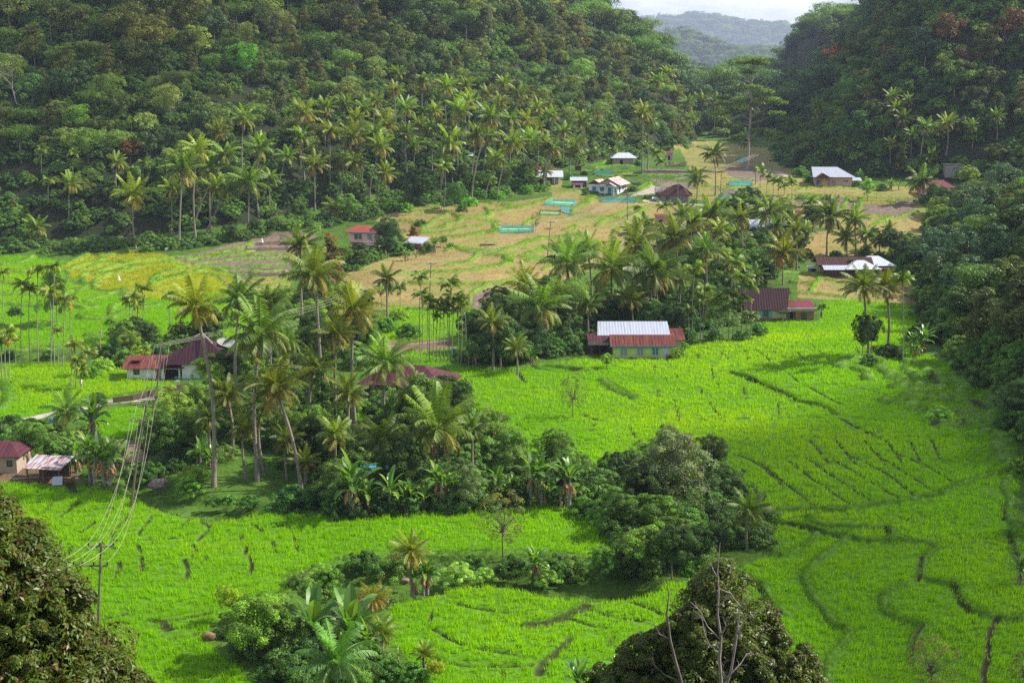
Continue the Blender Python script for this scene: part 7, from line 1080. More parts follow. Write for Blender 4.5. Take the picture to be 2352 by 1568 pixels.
# ---- bushes, one by one
for c, bx, by, R, t, v in [('M', 790, 860, 40, (1.7, 1.6, 1.6), 2), ('M', 980, 860, 26, (1.5, 1.5, 1.3), 2), ('M', 1240, 860, 26, (1.5, 1.5, 1.4), 2), ('M', 1400, 880, 30, (1.3, 1.4, 1.2), 2), ('M', 1180, 820, 40, (.9, 1, .7), 1), ('M', 900, 800, 34, (.7, .9, .5), 1), ('M', 1450, 830, 36, (.7, 1, .5), 0), ('h', 700, 440, 40, (1, 1.1, .6), 0), ('h', 1100, 270, 44, (.8, 1, .6), 1), ('h', 620, 330, 30, (1.2, 1.3, .7), 2), ('h', 100, 1300, 44, (1.1, 1.0, .8), 2), ('h', 1250, 1400, 46, (.9, 1.1, .8), 0), ('h', 1450, 1500, 40, (1, 1.2, .9), 1), ('h', 330, 1500, 50, (1, 1.1, .8), 0), ('h', 120, 1530, 46, (.8, 1, .7), 1), ('h', 1700, 1540, 40, (.9, 1.1, .9), 0), ('h', 1050, 1540, 44, (.9, 1.1, .9), 2),
    ('7', 1330, 180, 34, (1.6, 1.5, .8), 2), ('7', 1020, 170, 36, (1.0, 1.2, 1.0), 1), ('7', 920, 150, 26, (1.1, 1.3, 1.1), 0), ('7', 1300, 280, 36, (1.1, 1.2, .7), 0), ('7', 1460, 350, 20, (1.2, 1.4, 1.2), 1), ('7', 1990, 370, 50, (.6, .9, .8), 1), ('7', 2180, 350, 40, (.6, .9, .8), 1), ('7', 2290, 400, 34, (.7, .9, .7), 0), ('7', 1560, 350, 22, (1, 1.2, 1), 0), ('7', 1700, 360, 24, (.9, 1.3, .9), 1), ('7', 1190, 120, 26, (.7, .9, .8), 1),
    ('4', 860, 930, 34, (1.2, 1.2, .7), 0), ('4', 960, 890, 30, (1.4, 1.2, .5), 2), ('4', 700, 960, 28, (1.6, 1.6, .9), 2), ('4', 790, 880, 34, (.9, 1, .9), 1), ('4', 100, 570, 14, (.8, 1.1, 1), 1), ('4', 660, 1190, 24, (.8, 1, .6), 1), ('4', 620, 1010, 24, (.9, 1.1, .6), 0), ('4', 1140, 870, 36, (.8, .9, .8), 1), ('4', 1250, 820, 30, (.9, 1, .7), 0), ('4', 60, 890, 18, (.7, .9, .7), 1), ('4', 330, 890, 20, (.8, .9, .7), 1), ('4', 110, 590, 16, (.7, .9, .8), 1), ('f', 1380, 1060, 14, (1.2, 1.3, .8), 0), ('f', 1550, 1280, 14, (1, 1.2, .8), 0),
    ('C', 940, 900, 44, (.7, .8, .8), 1), ('C', 1150, 900, 48, (.7, .8, .7), 1), ('C', 1320, 870, 40, (.7, .8, .7), 1), ('C', 1470, 850, 34, (.7, .9, .7), 0), ('C', 1580, 850, 30, (.8, .9, .7), 1), ('C', 2300, 870, 20, (1.2, 1.3, .8), 2), ('C', 2334, 820, 16, (1, 1.3, .9), 0), ('C', 2260, 890, 14, (1.3, .9, .5), 0), ('C', 870, 620, 20, (.9, 1.1, .7), 0), ('C', 1050, 480, 10, (.9, 1.2, .7), 0), ('C', 400, 620, 24, (1.3, 1.2, .7), 2), ('C', 300, 700, 30, (.9, 1.1, .7), 0), ('C', 460, 740, 30, (.8, 1, .7), 0), ('C', 150, 780, 34, (.7, .9, .7), 1), ('C', 0, 700, 34, (.7, .9, .6), 0), ('C', 100, 950, 36, (1, 1.1, .8), 0), ('C', 130, 1250, 30, (1.5, 1.6, 1), 2),
    ('R', 30, 750, 24, (.9, 1.1, .6), 0), ('R', 210, 755, 22, (.9, 1.1, .6), 0), ('R', 520, 720, 24, (1.0, 1.2, .7), 0), ('R', 400, 760, 20, (.8, 1, .6), 1), ('R', 100, 690, 34, (.7, .9, .6), 1), ('R', 250, 640, 34, (.7, .9, .6), 1), ('R', 1280, 930, 24, (1, 1.2, .9), 0), ('R', 1420, 880, 30, (.4, .5, .4), 1), ('R', 1310, 830, 14, (2.2, 1.4, .3), 2), ('R', 960, 545, 12, (1, 1.1, .7), 0), ('R', 350, 330, 30, (.6, .8, .6), 1), ('R', 180, 480, 34, (.7, .8, .7), 1), ('R', 560, 330, 26, (.6, .7, .6), 1), ('R', 1350, 200, 16, (.9, 1, .7), 1), ('R', 1240, 180, 14, (.8, 1, .7), 0), ('R', 1550, 260, 30, (.9, 1.2, .7), 0), ('R', 1600, 320, 30, (1.2, 1.1, .6), 0), ('R', 1700, 420, 34, (.6, .8, .6), 1), ('R', 1780, 760, 40, (.35, .5, .4), 1), ('R', 1620, 760, 34, (.35, .5, .4), 1), ('R', 1950, 980, 40, (.7, .9, .6), 0), ('R', 2100, 900, 40, (.6, .8, .6), 1), ('R', 1760, 1300, 30, (1.3, 1.5, 1), 2), ('R', 2250, 1350, 36, (.9, 1.1, .7), 0), ('B', 2290, 120, 26, (1.4, 1.3, .5), 0),
    ('B', 60, 560, 60, (.8, 1, .7), 0), ('B', 20, 330, 50, (.7, .9, .7), 1), ('B', 180, 640, 50, (.8, .9, .8), 1), ('B', 130, 830, 30, (1.1, 1.3, .9), 2), ('B', 30, 800, 40, (1, 1.2, .8), 2), ('B', -60, 380, 60, (.7, .9, .7), 1), ('B', 270, 60, 14, (1.0, 1.3, 1.1), 2), ('M', 1660, 420, 40, (.9, 1, .7), 0), ('M', 1760, 470, 36, (1, 1.2, .9), 2), ('M', 1600, 330, 40, (.9, .9, .7), 0), ('M', 1700, 240, 40, (.7, .8, .8), 1), ('M', 1640, 130, 40, (1, 1.1, .6), 0), ('M', 1900, 120, 44, (.7, .8, .9), 1), ('M', 740, 360, 30, (.8, .9, .7), 1), ('M', 820, 370, 34, (.7, .9, .7), 1), ('M', 960, 360, 34, (.8, .9, .7), 0), ('M', 250, 400, 40, (.5, .7, .5), 1), ('M', 120, 410, 40, (.5, .7, .5), 1), ('M', 420, 395, 40, (.5, .7, .5), 1), ('M', 560, 380, 40, (.5, .6, .5), 1), ('M', 10, 430, 34, (.5, .7, .5), 1), ('M', 1480, 330, 36, (.6, .8, .6), 1), ('M', 1230, 330, 36, (.6, .8, .6), 1), ('M', 1060, 330, 34, (.7, .8, .6), 1),
    ('a', 700, 1250, 20, (.8, .9, .8), 1), ('a', 480, 1300, 20, (.8, 1, .7), 0), ('a', 350, 1330, 20, (.9, 1.1, .7), 0), ('a', 1180, 1240, 18, (.9, 1, .8), 0), ('a', 930, 1230, 16, (.8, 1, .8), 1), ('a', 1500, 1200, 12, (1.2, 1.4, 1), 2), ('a', 1080, 900, 14, (.8, .9, .8), 1), ('a', 250, 640, 20, (1.0, 1.1, .6), 0), ('a', 400, 700, 22, (1.2, 1.2, .5), 0), ('a', 700, 700, 22, (1, 1.2, .7), 0), ('a', 880, 700, 18, (1.1, 1.4, .7), 2), ('a', 1880, 520, 20, (.9, 1.3, .5), 0), ('a', 1760, 620, 18, (.9, 1.4, .5), 2), ('a', 2150, 520, 16, (.9, 1.3, .5), 2), ('a', 1650, 700, 14, (.8, 1.1, .6), 0), ('a', 200, 760, 22, (.8, .9, .7), 1), ('a', 60, 700, 26, (.7, .8, .7), 1), ('a', 820, 1300, 18, (.9, 1.1, .8), 0),
    ('b', 1570, 720, 9, (.7, .9, .6), 0), ('b', 1500, 500, 10, (.7, .8, .7), 0), ('b', 1420, 540, 8, (1.6, .7, .5), 0), ('b', 2020, 660, 8, (.8, 1, .7), 0), ('b', 940, 545, 9, (1.0, 1.1, .9), 0), ('b', 450, 430, 12, (.9, 1, .7), 0), ('b', 740, 360, 12, (.8, 1, .7), 0), ('b', 920, 310, 9, (.7, .9, .6), 0), ('b', 1400, 160, 16, (.7, .8, .8), 1), ('b', 1560, 200, 12, (.8, 1, .7), 0), ('b', 1660, 590, 8, (.7, .8, .7), 0), ('b', 2230, 640, 9, (.9, 1.1, .9), 2), ('b', 1640, 920, 14, (.8, 1, .6), 0), ('b', 60, 480, 22, (.8, 1.2, .6), 0), ('b', 240, 520, 18, (.9, 1.3, .5), 2), ('b', 420, 500, 14, (.9, 1.3, .5), 2),
    ('c', 1130, 220, 12, (1, 1.2, .8), 0), ('c', 1600, 260, 12, (1, 1.2, .8), 0), ('c', 1720, 280, 14, (.9, 1.4, .7), 2), ('c', 1850, 300, 14, (.8, 1, .7), 0), ('c', 1050, 170, 22, (.9, 1.1, .8), 0), ('c', 1450, 220, 8, (1.1, 1.3, .8), 2), ('c', 1820, 160, 22, (.6, .8, .6), 1), ('c', 640, 760, 24, (.7, .8, .7), 1), ('c', 560, 700, 22, (.6, .8, .7), 1), ('c', 1110, 950, 18, (.7, .8, .7), 1), ('c', 1390, 960, 16, (.8, .9, .8), 1), ('c', 2100, 1010, 18, (.8, 1, .8), 0), ('c', 2010, 960, 16, (.7, .9, .7), 1), ('c', 450, 1020, 24, (.7, .9, .6), 1), ('c', 590, 1060, 24, (.8, 1, .6), 0)]:
    b = Q(c, bx, by); tree('low bushy', b[0], b[1]-R*1.0, R, None, t, 'bushes of the valley floor', base=(b[0], b[1]), var=v)
# ---- small trees that fill the groves
VP = [P('D', 330, 960, 540, 890, 700, 860, 830, 900, 1000, 900, 1070, 960, 1150, 1020, 1250, 1070, 1380, 1110, 1390, 1170, 1290, 1150, 1100, 1165, 800, 1180, 720, 1150, 640, 1060, 430, 1060, 340, 1060), P('D', 1070, 740, 1180, 700, 1330, 700, 1500, 690, 1700, 660, 1720, 740, 1560, 770, 1400, 750, 1320, 815, 1240, 828, 1090, 832),
      P('D', 1400, 1090, 1480, 1040, 1600, 1060, 1670, 1100, 1700, 1180, 1760, 1250, 1690, 1290, 1560, 1330, 1430, 1300, 1400, 1200), P('D', 500, 1440, 700, 1420, 860, 1500, 940, 1568, 960, 1640, 600, 1640), P('D', 560, 720, 840, 660, 860, 830, 700, 850, 560, 820), P('D', 240, 790, 390, 800, 420, 760, 560, 740, 540, 780, 300, 830),
      P('D', 800, 600, 860, 590, 1010, 590, 960, 620, 870, 640, 790, 640), P('D', 1500, 560, 1700, 490, 1830, 500, 1830, 620, 1700, 670, 1560, 660), P('D', 1860, 530, 2090, 560, 2110, 640, 2060, 590, 1870, 585), P('D', 0, 1000, 120, 990, 220, 1010, 240, 1060, 60, 1050, 0, 1030), P('D', 680, 1330, 960, 1285, 1400, 1290, 1400, 1320, 1000, 1310, 720, 1370), P('D', 1120, 400, 1300, 420, 1150, 450, 1000, 480, 850, 510, 700, 530, 600, 540, 700, 500), P('D', 1770, 300, 1900, 320, 1980, 400, 1860, 392, 1790, 380), P('D', 2125, 440, 2230, 430, 2200, 560, 2130, 570), P('D', -50, 556, 300, 560, 560, 535, 700, 505, 700, 525, 560, 556, 300, 582, -50, 588), P('D', 1560, 290, 1700, 300, 1700, 330, 1560, 335)]
rs = np.random.RandomState(77); HAND.append((*gp(1740, 1250)[:2], 7.0)); HAND.append((*gp(1700, 1230)[:2], 4.0))
for vi_, cnt, smin, smax in [(0, 36, .6, .95), (1, 30, .6, 1.05), (2, 3, .5, .8), (4, 16, .7, 1.1), (5, 8, .5, .8), (7, 28, .7, 1.1), (12, 12, .8, 1.3), (13, 12, .8, 1.2), (14, 10, .4, .6), (15, 6, .7, 1.0), (8, 10, .7, 1.0), (11, 26, .7, 1.1), (6, 4, .5, .7)]:
    poly = np.array(VP[vi_]); got = 0
    for _ in range(4000):
        if got >= cnt: break
        px = rs.uniform(poly[:, 0].min(), poly[:, 0].max()); py = rs.uniform(poly[:, 1].min(), poly[:, 1].max())
        if not pip(px, py, VP[vi_]): continue
        x, y, z = gp(px, py); hp = np.array(HAND); d = np.hypot(hp[:, 0]-x, hp[:, 1]-y)-hp[:, 2]
        if d.min() < .4: continue
        if int(zone_at(x, y)[0]) in (ZI['rice'], ZI['path'], ZI['mud'], ZI['stub']): continue
        nm = ['glossy dark', 'leafy mid-green', 'leafy mid-green', 'glossy dark', 'light green'][rs.randint(5)]; k = rs.randint(len(NV[nm])); sc = rs.uniform(smin, smax); g_ = rs.uniform(.75, 1.15)
        tree(nm, px, py, 1, None, (g_*rs.uniform(.9, 1.1), g_, g_*.85), 'small trees of the groves', pos=(x, y, z, sc), var=k); HAND[-1] = (x, y, 1.3); got += 1
# ---- scattered forest: single trees where they show largest, the rest as one mass
rs = np.random.RandomState(12); cand = []
for ya in np.arange(120, 1290, 1.):
    sp = 5.6 if ya < 700 else 9.0; xm = .44*(ya+20); n_ = rs.poisson(2*xm*1./(sp*sp)*1.25)
    for x in rs.uniform(-xm, xm, n_): cand.append((x, ya+rs.rand()))
cand = np.array(cand); dlc, drc = hill_d(cand[:, 0], cand[:, 1]); keep = ((dlc+drc) > 1.5) | (cand[:, 1] > 690); cand = cand[keep]; dlc = dlc[keep]; drc = drc[keep]
HP = np.array(HAND); sel = []; grid = {}
order = rs.permutation(len(cand))
for i in order:
    x, y = cand[i]; sp = (4.9 if (dlc[i]+drc[i]) < 45 else 6.2)+1.4*rs.rand() if y < 700 else 8.5
    if y > 690: sp *= 1.1
    gx, gy = int(x//12), int(y//12); ok = True
    for a in (-1, 0, 1):
        for b in (-1, 0, 1):
            for (qx, qy) in grid.get((gx+a, gy+b), ()):
                if (qx-x)**2+(qy-y)**2 < sp*sp: ok = False; break
    if ok and np.min((HP[:, 0]-x)**2+(HP[:, 1]-y)**2-(HP[:, 2]+1.2)**2) < 0: ok = False
    if ok: grid.setdefault((gx, gy), []).append((x, y)); sel.append(i)
sel = np.array(sel); X, Y = cand[sel].T; DL, DR = dlc[sel], drc[sel]; Z = hz(X, Y)
names = list(FV); rows = []
sx_ = None
for i in range(len(X)):
    x, y, z = X[i], Y[i], Z[i]; tone = float(fbm(x*.02, y*.02, 2)); left = DL[i] > 0
    r = rs.rand()
    if y > 690: nm = ('round dark', 'bluish green', 'spreading green')[int(r*3)]
    elif left: nm = names[min(9, int(np.searchsorted(np.cumsum([.14, .20, .13, .08, .15, .17, .05, .02, .06]), r)))] if tone > .47 else names[min(8, int(np.searchsorted(np.cumsum([.26, .23, .09, .09, .15, .07, .05, .02]), r)))]
    else: nm = names[int(np.searchsorted(np.cumsum([.2, .14, .05, .09, .08, .07, .12, .23, .01, .01]), r*.999))]
    d_ = DL[i]+DR[i]; sc = rs.uniform(.72, 1.45)*(min(1, .72+d_/110.) if y < 620 else 1); sc *= 1.0 if y < 700 else 1.3
    if d_ < (70 if left else 60) and 340 < y < 660: sc *= .66
    if not left and y < 400: sc = rs.uniform(.5, .95); nm = nm if nm != 'pale feathery' else 'round dark'
    vi = rs.randint(len(FV[nm])); hh = FV[nm][vi][2]*sc; px, py = project(x, y, z+hh); sz_ = FV[nm][vi][3]*sc*FPX/y
    rows.append([x, y, z, sc, nm, vi, float(px), float(py), sz_, hh, left])
P2 = np.array([[r[6], r[7]] for r in rows]); hitd = cast(P2)[:, 1]
for r, hd in zip(rows, hitd): r.append(hd > r[1]-12 and -20 < r[6] < 2372 and r[7] > -60)
vis_r = sorted([r for r in rows if r[-1] and r[1] < 900], key=lambda r: -r[8]); nI = max(0, 292-sum(1 for o in COL.objects if o.name.startswith('forest_tree')))
ind = vis_r[:nI]; ids = set(id(r) for r in ind); mass = [r for r in rows if id(r) not in ids]
print('forest', len(rows), 'single', len(ind), 'mass', len(mass))
for r in ind:
    x, y, z, sc, nm, vi, px, py = r[:8]; g_ = 'trees on the big wooded hill' if r[10] else ('trees on the dark far hill' if y > 420 else 'trees on the near dark slope')
    tt = (1+.35*(rs.rand()-.5), 1+.25*(rs.rand()-.5), 1+.3*(rs.rand()-.5)) if r[10] else (1.0+.2*(rs.rand()-.5), 1.05, 1.2)
    tree(nm, px, py, 1, None, tt, g_, pos=(x, y, z, sc), var=vi)
src = [(nm, k, link_) for nm in names for k in range(len(FV[nm])) for link_ in [next((o for o in COL.objects if o.data == FV[nm][k][0]), None)]]
def instancer(name, pts, rot, scl, idx, sources, label, cat):
    me = bpy.data.meshes.new(name); me.vertices.add(len(pts)); me.vertices.foreach_set('co', np.array(pts, np.float32).ravel())
    for nm, arr, ty in (('rz', rot, 'FLOAT'), ('sc', scl, 'FLOAT'), ('ix', idx, 'INT')): a = me.attributes.new(nm, ty, 'POINT'); a.data.foreach_set('value', np.array(arr, np.int32 if ty == 'INT' else np.float32))
    me.update(); o = link(name, me); tag(o, label, cat, kind='stuff'); ng = bpy.data.node_groups.new(name, 'GeometryNodeTree')
    ng.interface.new_socket('Geometry', in_out='INPUT', socket_type='NodeSocketGeometry'); ng.interface.new_socket('Geometry', in_out='OUTPUT', socket_type='NodeSocketGeometry')
    N = ng.nodes; l = ng.links.new; gi = N.new('NodeGroupInput'); go = N.new('NodeGroupOutput'); prev = gi.outputs[0]; outs = []
    iop_in = gi.outputs[0]; jn = N.new('GeometryNodeJoinGeometry')
    for k, so in enumerate(sources):
        oi = N.new('GeometryNodeObjectInfo'); oi.transform_space = 'ORIGINAL'; oi.inputs['Object'].default_value = so
        cmpn = N.new('FunctionNodeCompare'); cmpn.data_type = 'INT'; cmpn.operation = 'EQUAL'; na = N.new('GeometryNodeInputNamedAttribute'); na.data_type = 'INT'; na.inputs['Name'].default_value = 'ix'
        l(na.outputs['Attribute'], cmpn.inputs[2]); cmpn.inputs[3].default_value = k
        ip = N.new('GeometryNodeInstanceOnPoints'); l(gi.outputs[0], ip.inputs['Points']); l(cmpn.outputs[0], ip.inputs['Selection']); l(oi.outputs['Geometry'], ip.inputs['Instance'])
        nr = N.new('GeometryNodeInputNamedAttribute'); nr.data_type = 'FLOAT'; nr.inputs['Name'].default_value = 'rz'; cx = N.new('ShaderNodeCombineXYZ'); l(nr.outputs['Attribute'], cx.inputs[2]); l(cx.outputs[0], ip.inputs['Rotation'])
        ns = N.new('GeometryNodeInputNamedAttribute'); ns.data_type = 'FLOAT'; ns.inputs['Name'].default_value = 'sc'; l(ns.outputs['Attribute'], ip.inputs['Scale']); l(ip.outputs[0], jn.inputs[0])
    l(jn.outputs[0], go.inputs[0]); md = o.modifiers.new('scatter', 'NODES'); md.node_group = ng; return o
ok_src = [(nm, k, o) for nm, k, o in src if o is not None]; six = {(nm, k): i for i, (nm, k, o) in enumerate(ok_src)}
mm = [r for r in mass if (r[4], r[5]) in six]
far_pts = []     # hills far behind the valley
for ya in np.arange(1010, 10200, 10.):
    sp = 11 if ya < 2200 else (17 if ya < 5600 else 32); xa, xb = .07*ya, .28*ya; n_ = rs.poisson((xb-xa)*10./(sp*sp))
    for x in rs.uniform(xa, xb, n_): far_pts.append((x, ya+10*rs.rand(), sp/9.))
fp = np.array(far_pts); fz = height(fp[:, 0], fp[:, 1]); fk = [six[k] for k in six if k[0] in ('round dark', 'bluish green', 'spreading green', 'narrow grey-green')]
pts = [(r[0], r[1], r[2]-.5) for r in mm]+[(a[0], a[1], z-3) for a, z in zip(fp, fz)]; rot = list(rs.uniform(0, 6.28, len(pts))); scl = [r[3] for r in mm]+[a[2]*rs.uniform(.8, 1.6) for a in fp]; idx = [six[(r[4], r[5])] for r in mm]+[fk[rs.randint(len(fk))] for a in fp]
instancer('forest', pts, rot, scl, idx, [o for _, _, o in ok_src], 'dense jungle of many mixed trees that cannot be told apart on the hills', 'forest')
# low undergrowth under the forest and around the groves
X, Y = [], []
for ya in np.arange(100, 640, 4.):
    xm = .44*(ya+20); n_ = rs.poisson(2*xm*4/((2.1+ya*.0028)**2)*.8); X += list(rs.uniform(-xm, xm, n_)); Y += list(rs.uniform(ya, ya+4, n_))
X, Y = np.array(X), np.array(Y); dlc, drc = hill_d(X, Y); zo, bk, gpm, z, gc = zone_at(X, Y); px, py = project(X, Y, z)
inv = np.zeros(len(X), bool)
for v in VP: inv |= pip(px, py, v)
k = (((dlc+drc) > .5) | inv | ((zo == ZI['forest']) & (Y < 84))) & ~np.isin(zo, [ZI['rice'], ZI['yrice'], ZI['path'], ZI['plough'], ZI['stub'], ZI['mud']])
X, Y, z, dd = X[k], Y[k], z[k], (dlc+drc)[k]
bsrc = [next(o for o in COL.objects if o.data == NV['low bushy'][q][0]) for q in range(3)]; n_ = len(X)
instancer('undergrowth', np.stack([X, Y, z-.25], -1), rs.uniform(0, 6.28, n_), np.where(dd > 0, rs.uniform(.7, 1.35, n_), rs.uniform(.5, 1.2, n_)), rs.randint(0, 3, n_), bsrc, 'tangled low undergrowth beneath the trees and groves', 'undergrowth')
print('undergrowth', n_)
# ------------------------------------------------------------------ special trees
def umbrella_tree():
    x, y, z = gp(1716, 392); s_ = FPX/y; H = (392-150)/s_*1.0; rs = np.random.RandomState(5); e = empty('emergent_tree', (x, y, z), 'very tall pale-trunked tree with flat layered crown above the palms', 'tree'); g = Geo()
    top = [(0, 0, -1), (.3, 0, H*.3), (.6, 0, H*.6), (.5, 0, H*.86)]; g.tube(top, [.7, .5, .42, .26], 9); cen = []
    for (px_, py_, rr) in [(-70, 262, 26), (-52, 242, 24), (-30, 250, 24), (-10, 232, 24), (18, 240, 26), (45, 232, 26), (66, 240, 22), (30, 215, 24), (0, 205, 24), (-20, 150, 22), (8, 146, 20), (22, 152, 20), (-4, 172, 16), (-40, 290, 20), (-18, 318, 20), (20, 300, 18), (-60, 228, 16), (58, 262, 20)]:
        cen.append(np.array([px_/s_, rs.uniform(-5, 5), (392-py_)/s_])); rad = rr/s_
    leafg = Geo()
    for c, rr in zip(cen, [26, 24, 24, 24, 26, 26, 22, 24, 24, 22, 20, 20, 16, 20, 20, 18, 16, 20]):
        r_ = rr/s_*1.1; n_ = 700; d = rs.normal(0, 1, (n_, 3)); d /= np.linalg.norm(d, axis=1)[:, None]; p_ = c+d*np.array([r_, r_, r_*.22])*(.5+.6*rs.rand(n_))[:, None]; V, F, C = leafquads(p_, np.array([0, 0, 1.])+rs.normal(0, .5, (n_, 3)), .8*np.ones(n_), .6, np.array([.06, .10, .022])*(.7+.6*rs.rand(n_))[:, None], rs); leafg.add(V, F, C); a = np.array([.55, 0, min(H*.84, c[2]*.80+rs.uniform(-1, 1))]); g.tube([a, (a+c)/2+np.array([0, 0, -.7]), c], [.2, .12, .05], 5)
    link('trunk', g.mesh('emergent_trunk', M['dead'], True), e); link('crown', leafg.mesh('emergent_crown', M['leaf']), e)
umbrella_tree()
def durian(name, label, X, Y, ztop, R, H, nl, leaf, seed, hidden_h, alt=(.16, .085, .022), extra=()):
    z = float(hz(X, Y)); g, cen = crown_geo('cone', R, H, 380, nl, leaf, (.062, .100, .014), seed, asp=.36, droop=.9, cl=.12, fill=.16, colvar=.35, flat=.9, alt=alt, altp=.0, leafalt=.18)
    for q, (ex, ey, ez, er, eh) in enumerate(extra):
        g2, c2 = crown_geo('cone' if q % 2 else 'round', er, eh, 110, int(nl*.28), leaf, (.062, .100, .014), seed+q+1, asp=.36, droop=.9, cl=.16, fill=.12, colvar=.35, flat=.9, alt=alt, altp=.0, leafalt=.18); V = g2.V[0]+np.array([ex, ey, H+ez-eh]); g.add(V, g2.F[0], g2.C[0])
    for V in g.V: V[:, 2] += ztop-H-z
    cen[:, 2] += ztop-H-z; e = empty(name, (X, Y, z), label, 'tree', 'big durian-like trees close to the viewer'); link('crown', g.mesh('durian_crown', M['durian']), e); link('trunk', limbs(max(2., ztop-H-z+.55*H), .28, cen, 50, seed, ns=8).mesh('durian_trunk', M['bark'], True), e)
def at_depth(px, py, Y): sx, sz = slopes(px, py); return float(sx)*Y, Y, CAMZ+float(sz)*Y
x, y, z = at_depth(-110, 1095, 38); durian('fruit_tree', 'huge glossy brown-green fruit tree filling the lower corner beside the first pole', x, y, z, 6.3, 10.5, 100000, .2, 3, 0, (.085, .055, .018), [(1.0, -1, -.9, 1.9, 3.5), (3.4, 0, -4.6, 2.0, 4), (2.4, -1, -2.9, 1.8, 3.6), (4.8, 0, -6.3, 1.8, 3.4)])
x, y, z = at_depth(1655, 1312, 60); durian('fruit_tree', 'glossy dark olive fruit tree behind the bare branches at the bottom edge', x, y, z, 5.4, 10.6, 90000, .2, 8, 0, (.07, .055, .016), [(-3.2, 0, -3.6, 2.4, 4.6), (2.6, 0, -2.2, 2.3, 4.4), (-1.4, -1.5, -1.4, 1.6, 3.4), (4.6, .5, -4.6, 2.1, 4), (-4.6, 0, -5.0, 2, 4), (1.0, -2, -3.0, 2.2, 4)])
def snag(label, Y, main, sides, r0, seed, mat='dead'):
    """bare tree from a main stem and side branches given as view pixels at distance Y"""
    rs = np.random.RandomState(seed); g = Geo(); X0, _, Z0 = at_depth(*main[0], Y); gz = float(hz(X0, Y)); base = np.array([X0, Y, gz])
    W = lambda p_, dy=0.: np.array(at_depth(p_[0], p_[1], Y+dy))-base
    pm = [np.array([0, 0, -.4])]+[W(p_)+rs.normal(0, .04, 3) for p_ in main]; g.tube(pm, np.linspace(r0*1.2, r0*.22, len(pm)), 7)
    for sd in sides:
        dy = rs.uniform(-1.2, 1.2); q = [W(p_, dy*k/len(sd))+rs.normal(0, .03, 3) for k, p_ in enumerate(sd)]; g.tube(q, np.linspace(r0*.5, r0*.12, len(q)), 6)
        for k in range(1, len(q)):
            for _ in range(2):
                d = q[k]-q[k-1]; L_ = np.linalg.norm(d); nd = d/L_+rs.normal(0, .6, 3)+np.array([0, 0, .25]); nd /= np.linalg.norm(nd); a = q[k-1]+d*rs.rand(); b_ = a+nd*L_*.6; g.tube([a, (a+b_)/2+rs.normal(0, .04, 3), b_], [r0*.16, r0*.1, r0*.04], 4)
                c_ = (a+b_)/2; nd2 = nd+rs.normal(0, .6, 3); g.tube([c_, c_+nd2/np.linalg.norm(nd2)*L_*.35], [r0*.08, r0*.03], 4)
    o = link('bare_tree', g.mesh('bare_tree', M[mat], True)); o.location = tuple(base); tag(o, label, 'dead tree', 'bare trees')
snag('tall bare dead tree with a straight spire before the dark fruit tree', 52, [Q('B', 255, 1600), Q('B', 262, 1400), Q('B', 262, 1260), Q('B', 240, 1100), Q('B', 242, 950), Q('B', 240, 800), Q('B', 248, 600)], [[Q('B', 262, 1280), Q('B', 170, 1180), Q('B', 120, 1080), Q('B', 50, 1000)], [Q('B', 250, 1300), Q('B', 190, 1310), Q('B', 150, 1240), Q('B', 125, 1100)], [Q('B', 250, 1030), Q('B', 320, 960), Q('B', 255, 920)], [Q('B', 240, 850), Q('B', 200, 780)], [Q('B', 265, 1250), Q('B', 300, 1180), Q('B', 270, 1120)]], .075, 3)
snag('bare forked tree with curled grey twigs beside the tall dead one', 53, [Q('B', 290, 1600), Q('B', 330, 1480), Q('B', 370, 1300), Q('B', 385, 1150), Q('B', 390, 1050), Q('B', 350, 990), Q('B', 315, 940)], [[Q('B', 380, 1220), Q('B', 440, 1140), Q('B', 500, 1080), Q('B', 560, 1065)], [Q('B', 330, 1500), Q('B', 400, 1430), Q('B', 440, 1370), Q('B', 520, 1380)], [Q('B', 390, 1060), Q('B', 420, 1000), Q('B', 460, 960)], [Q('B', 300, 1550), Q('B', 270, 1480), Q('B', 290, 1420)]], .065, 9)
snag('single dark bare leaning stem with one pale side branch beside the dark fruit tree', 54, [Q('M', 2340, 1620), Q('M', 2290, 1400), Q('M', 2250, 1280), Q('M', 2225, 1100), Q('M', 2230, 960), Q('M', 2232, 900)], [[Q('M', 2240, 1260), Q('M', 2180, 1230), Q('M', 2140, 1170), Q('M', 2080, 1150)], [Q('M', 2320, 1560), Q('M', 2220, 1530), Q('M', 2150, 1450), Q('M', 2130, 1390)]], .08, 21, 'bark')
def bare_at(px, py, ptop, lab, seed, r0=.14, sp=.6, depth=4, mat='dead', lean=(0, 0), hill=True):
    if hill: x, y, z = gp(px, py, 5.0); z = float(hz(x, y)); sx, sz = slopes(px, ptop); h_ = CAMZ+float(sz)*y-z
    else: x, y, z = gp(px, py); h_ = (py-ptop)/(FPX/y)
    bare_tree('bare_tree', lab, x, y, z, h_*1.05, seed, mat, r0, sp, depth, lean, group='bare trees')
bare_at(40, 225, 105, 'large leafless grey tree high on the big wooded hill at the picture edge', 31, .3, .75, 5); bare_at(1925, 140, 88, 'pale leafless tree on the dark far hill above the orange crown', 33, .3, .7, 5); bare_at(2112, 100, 74, 'small white snag near the top of the dark far hill', 35, .25, .7, 4); bare_at(2312, 100, 73, 'bare pinkish snag at the edge of the dark far hill', 37, .25, .7, 4)
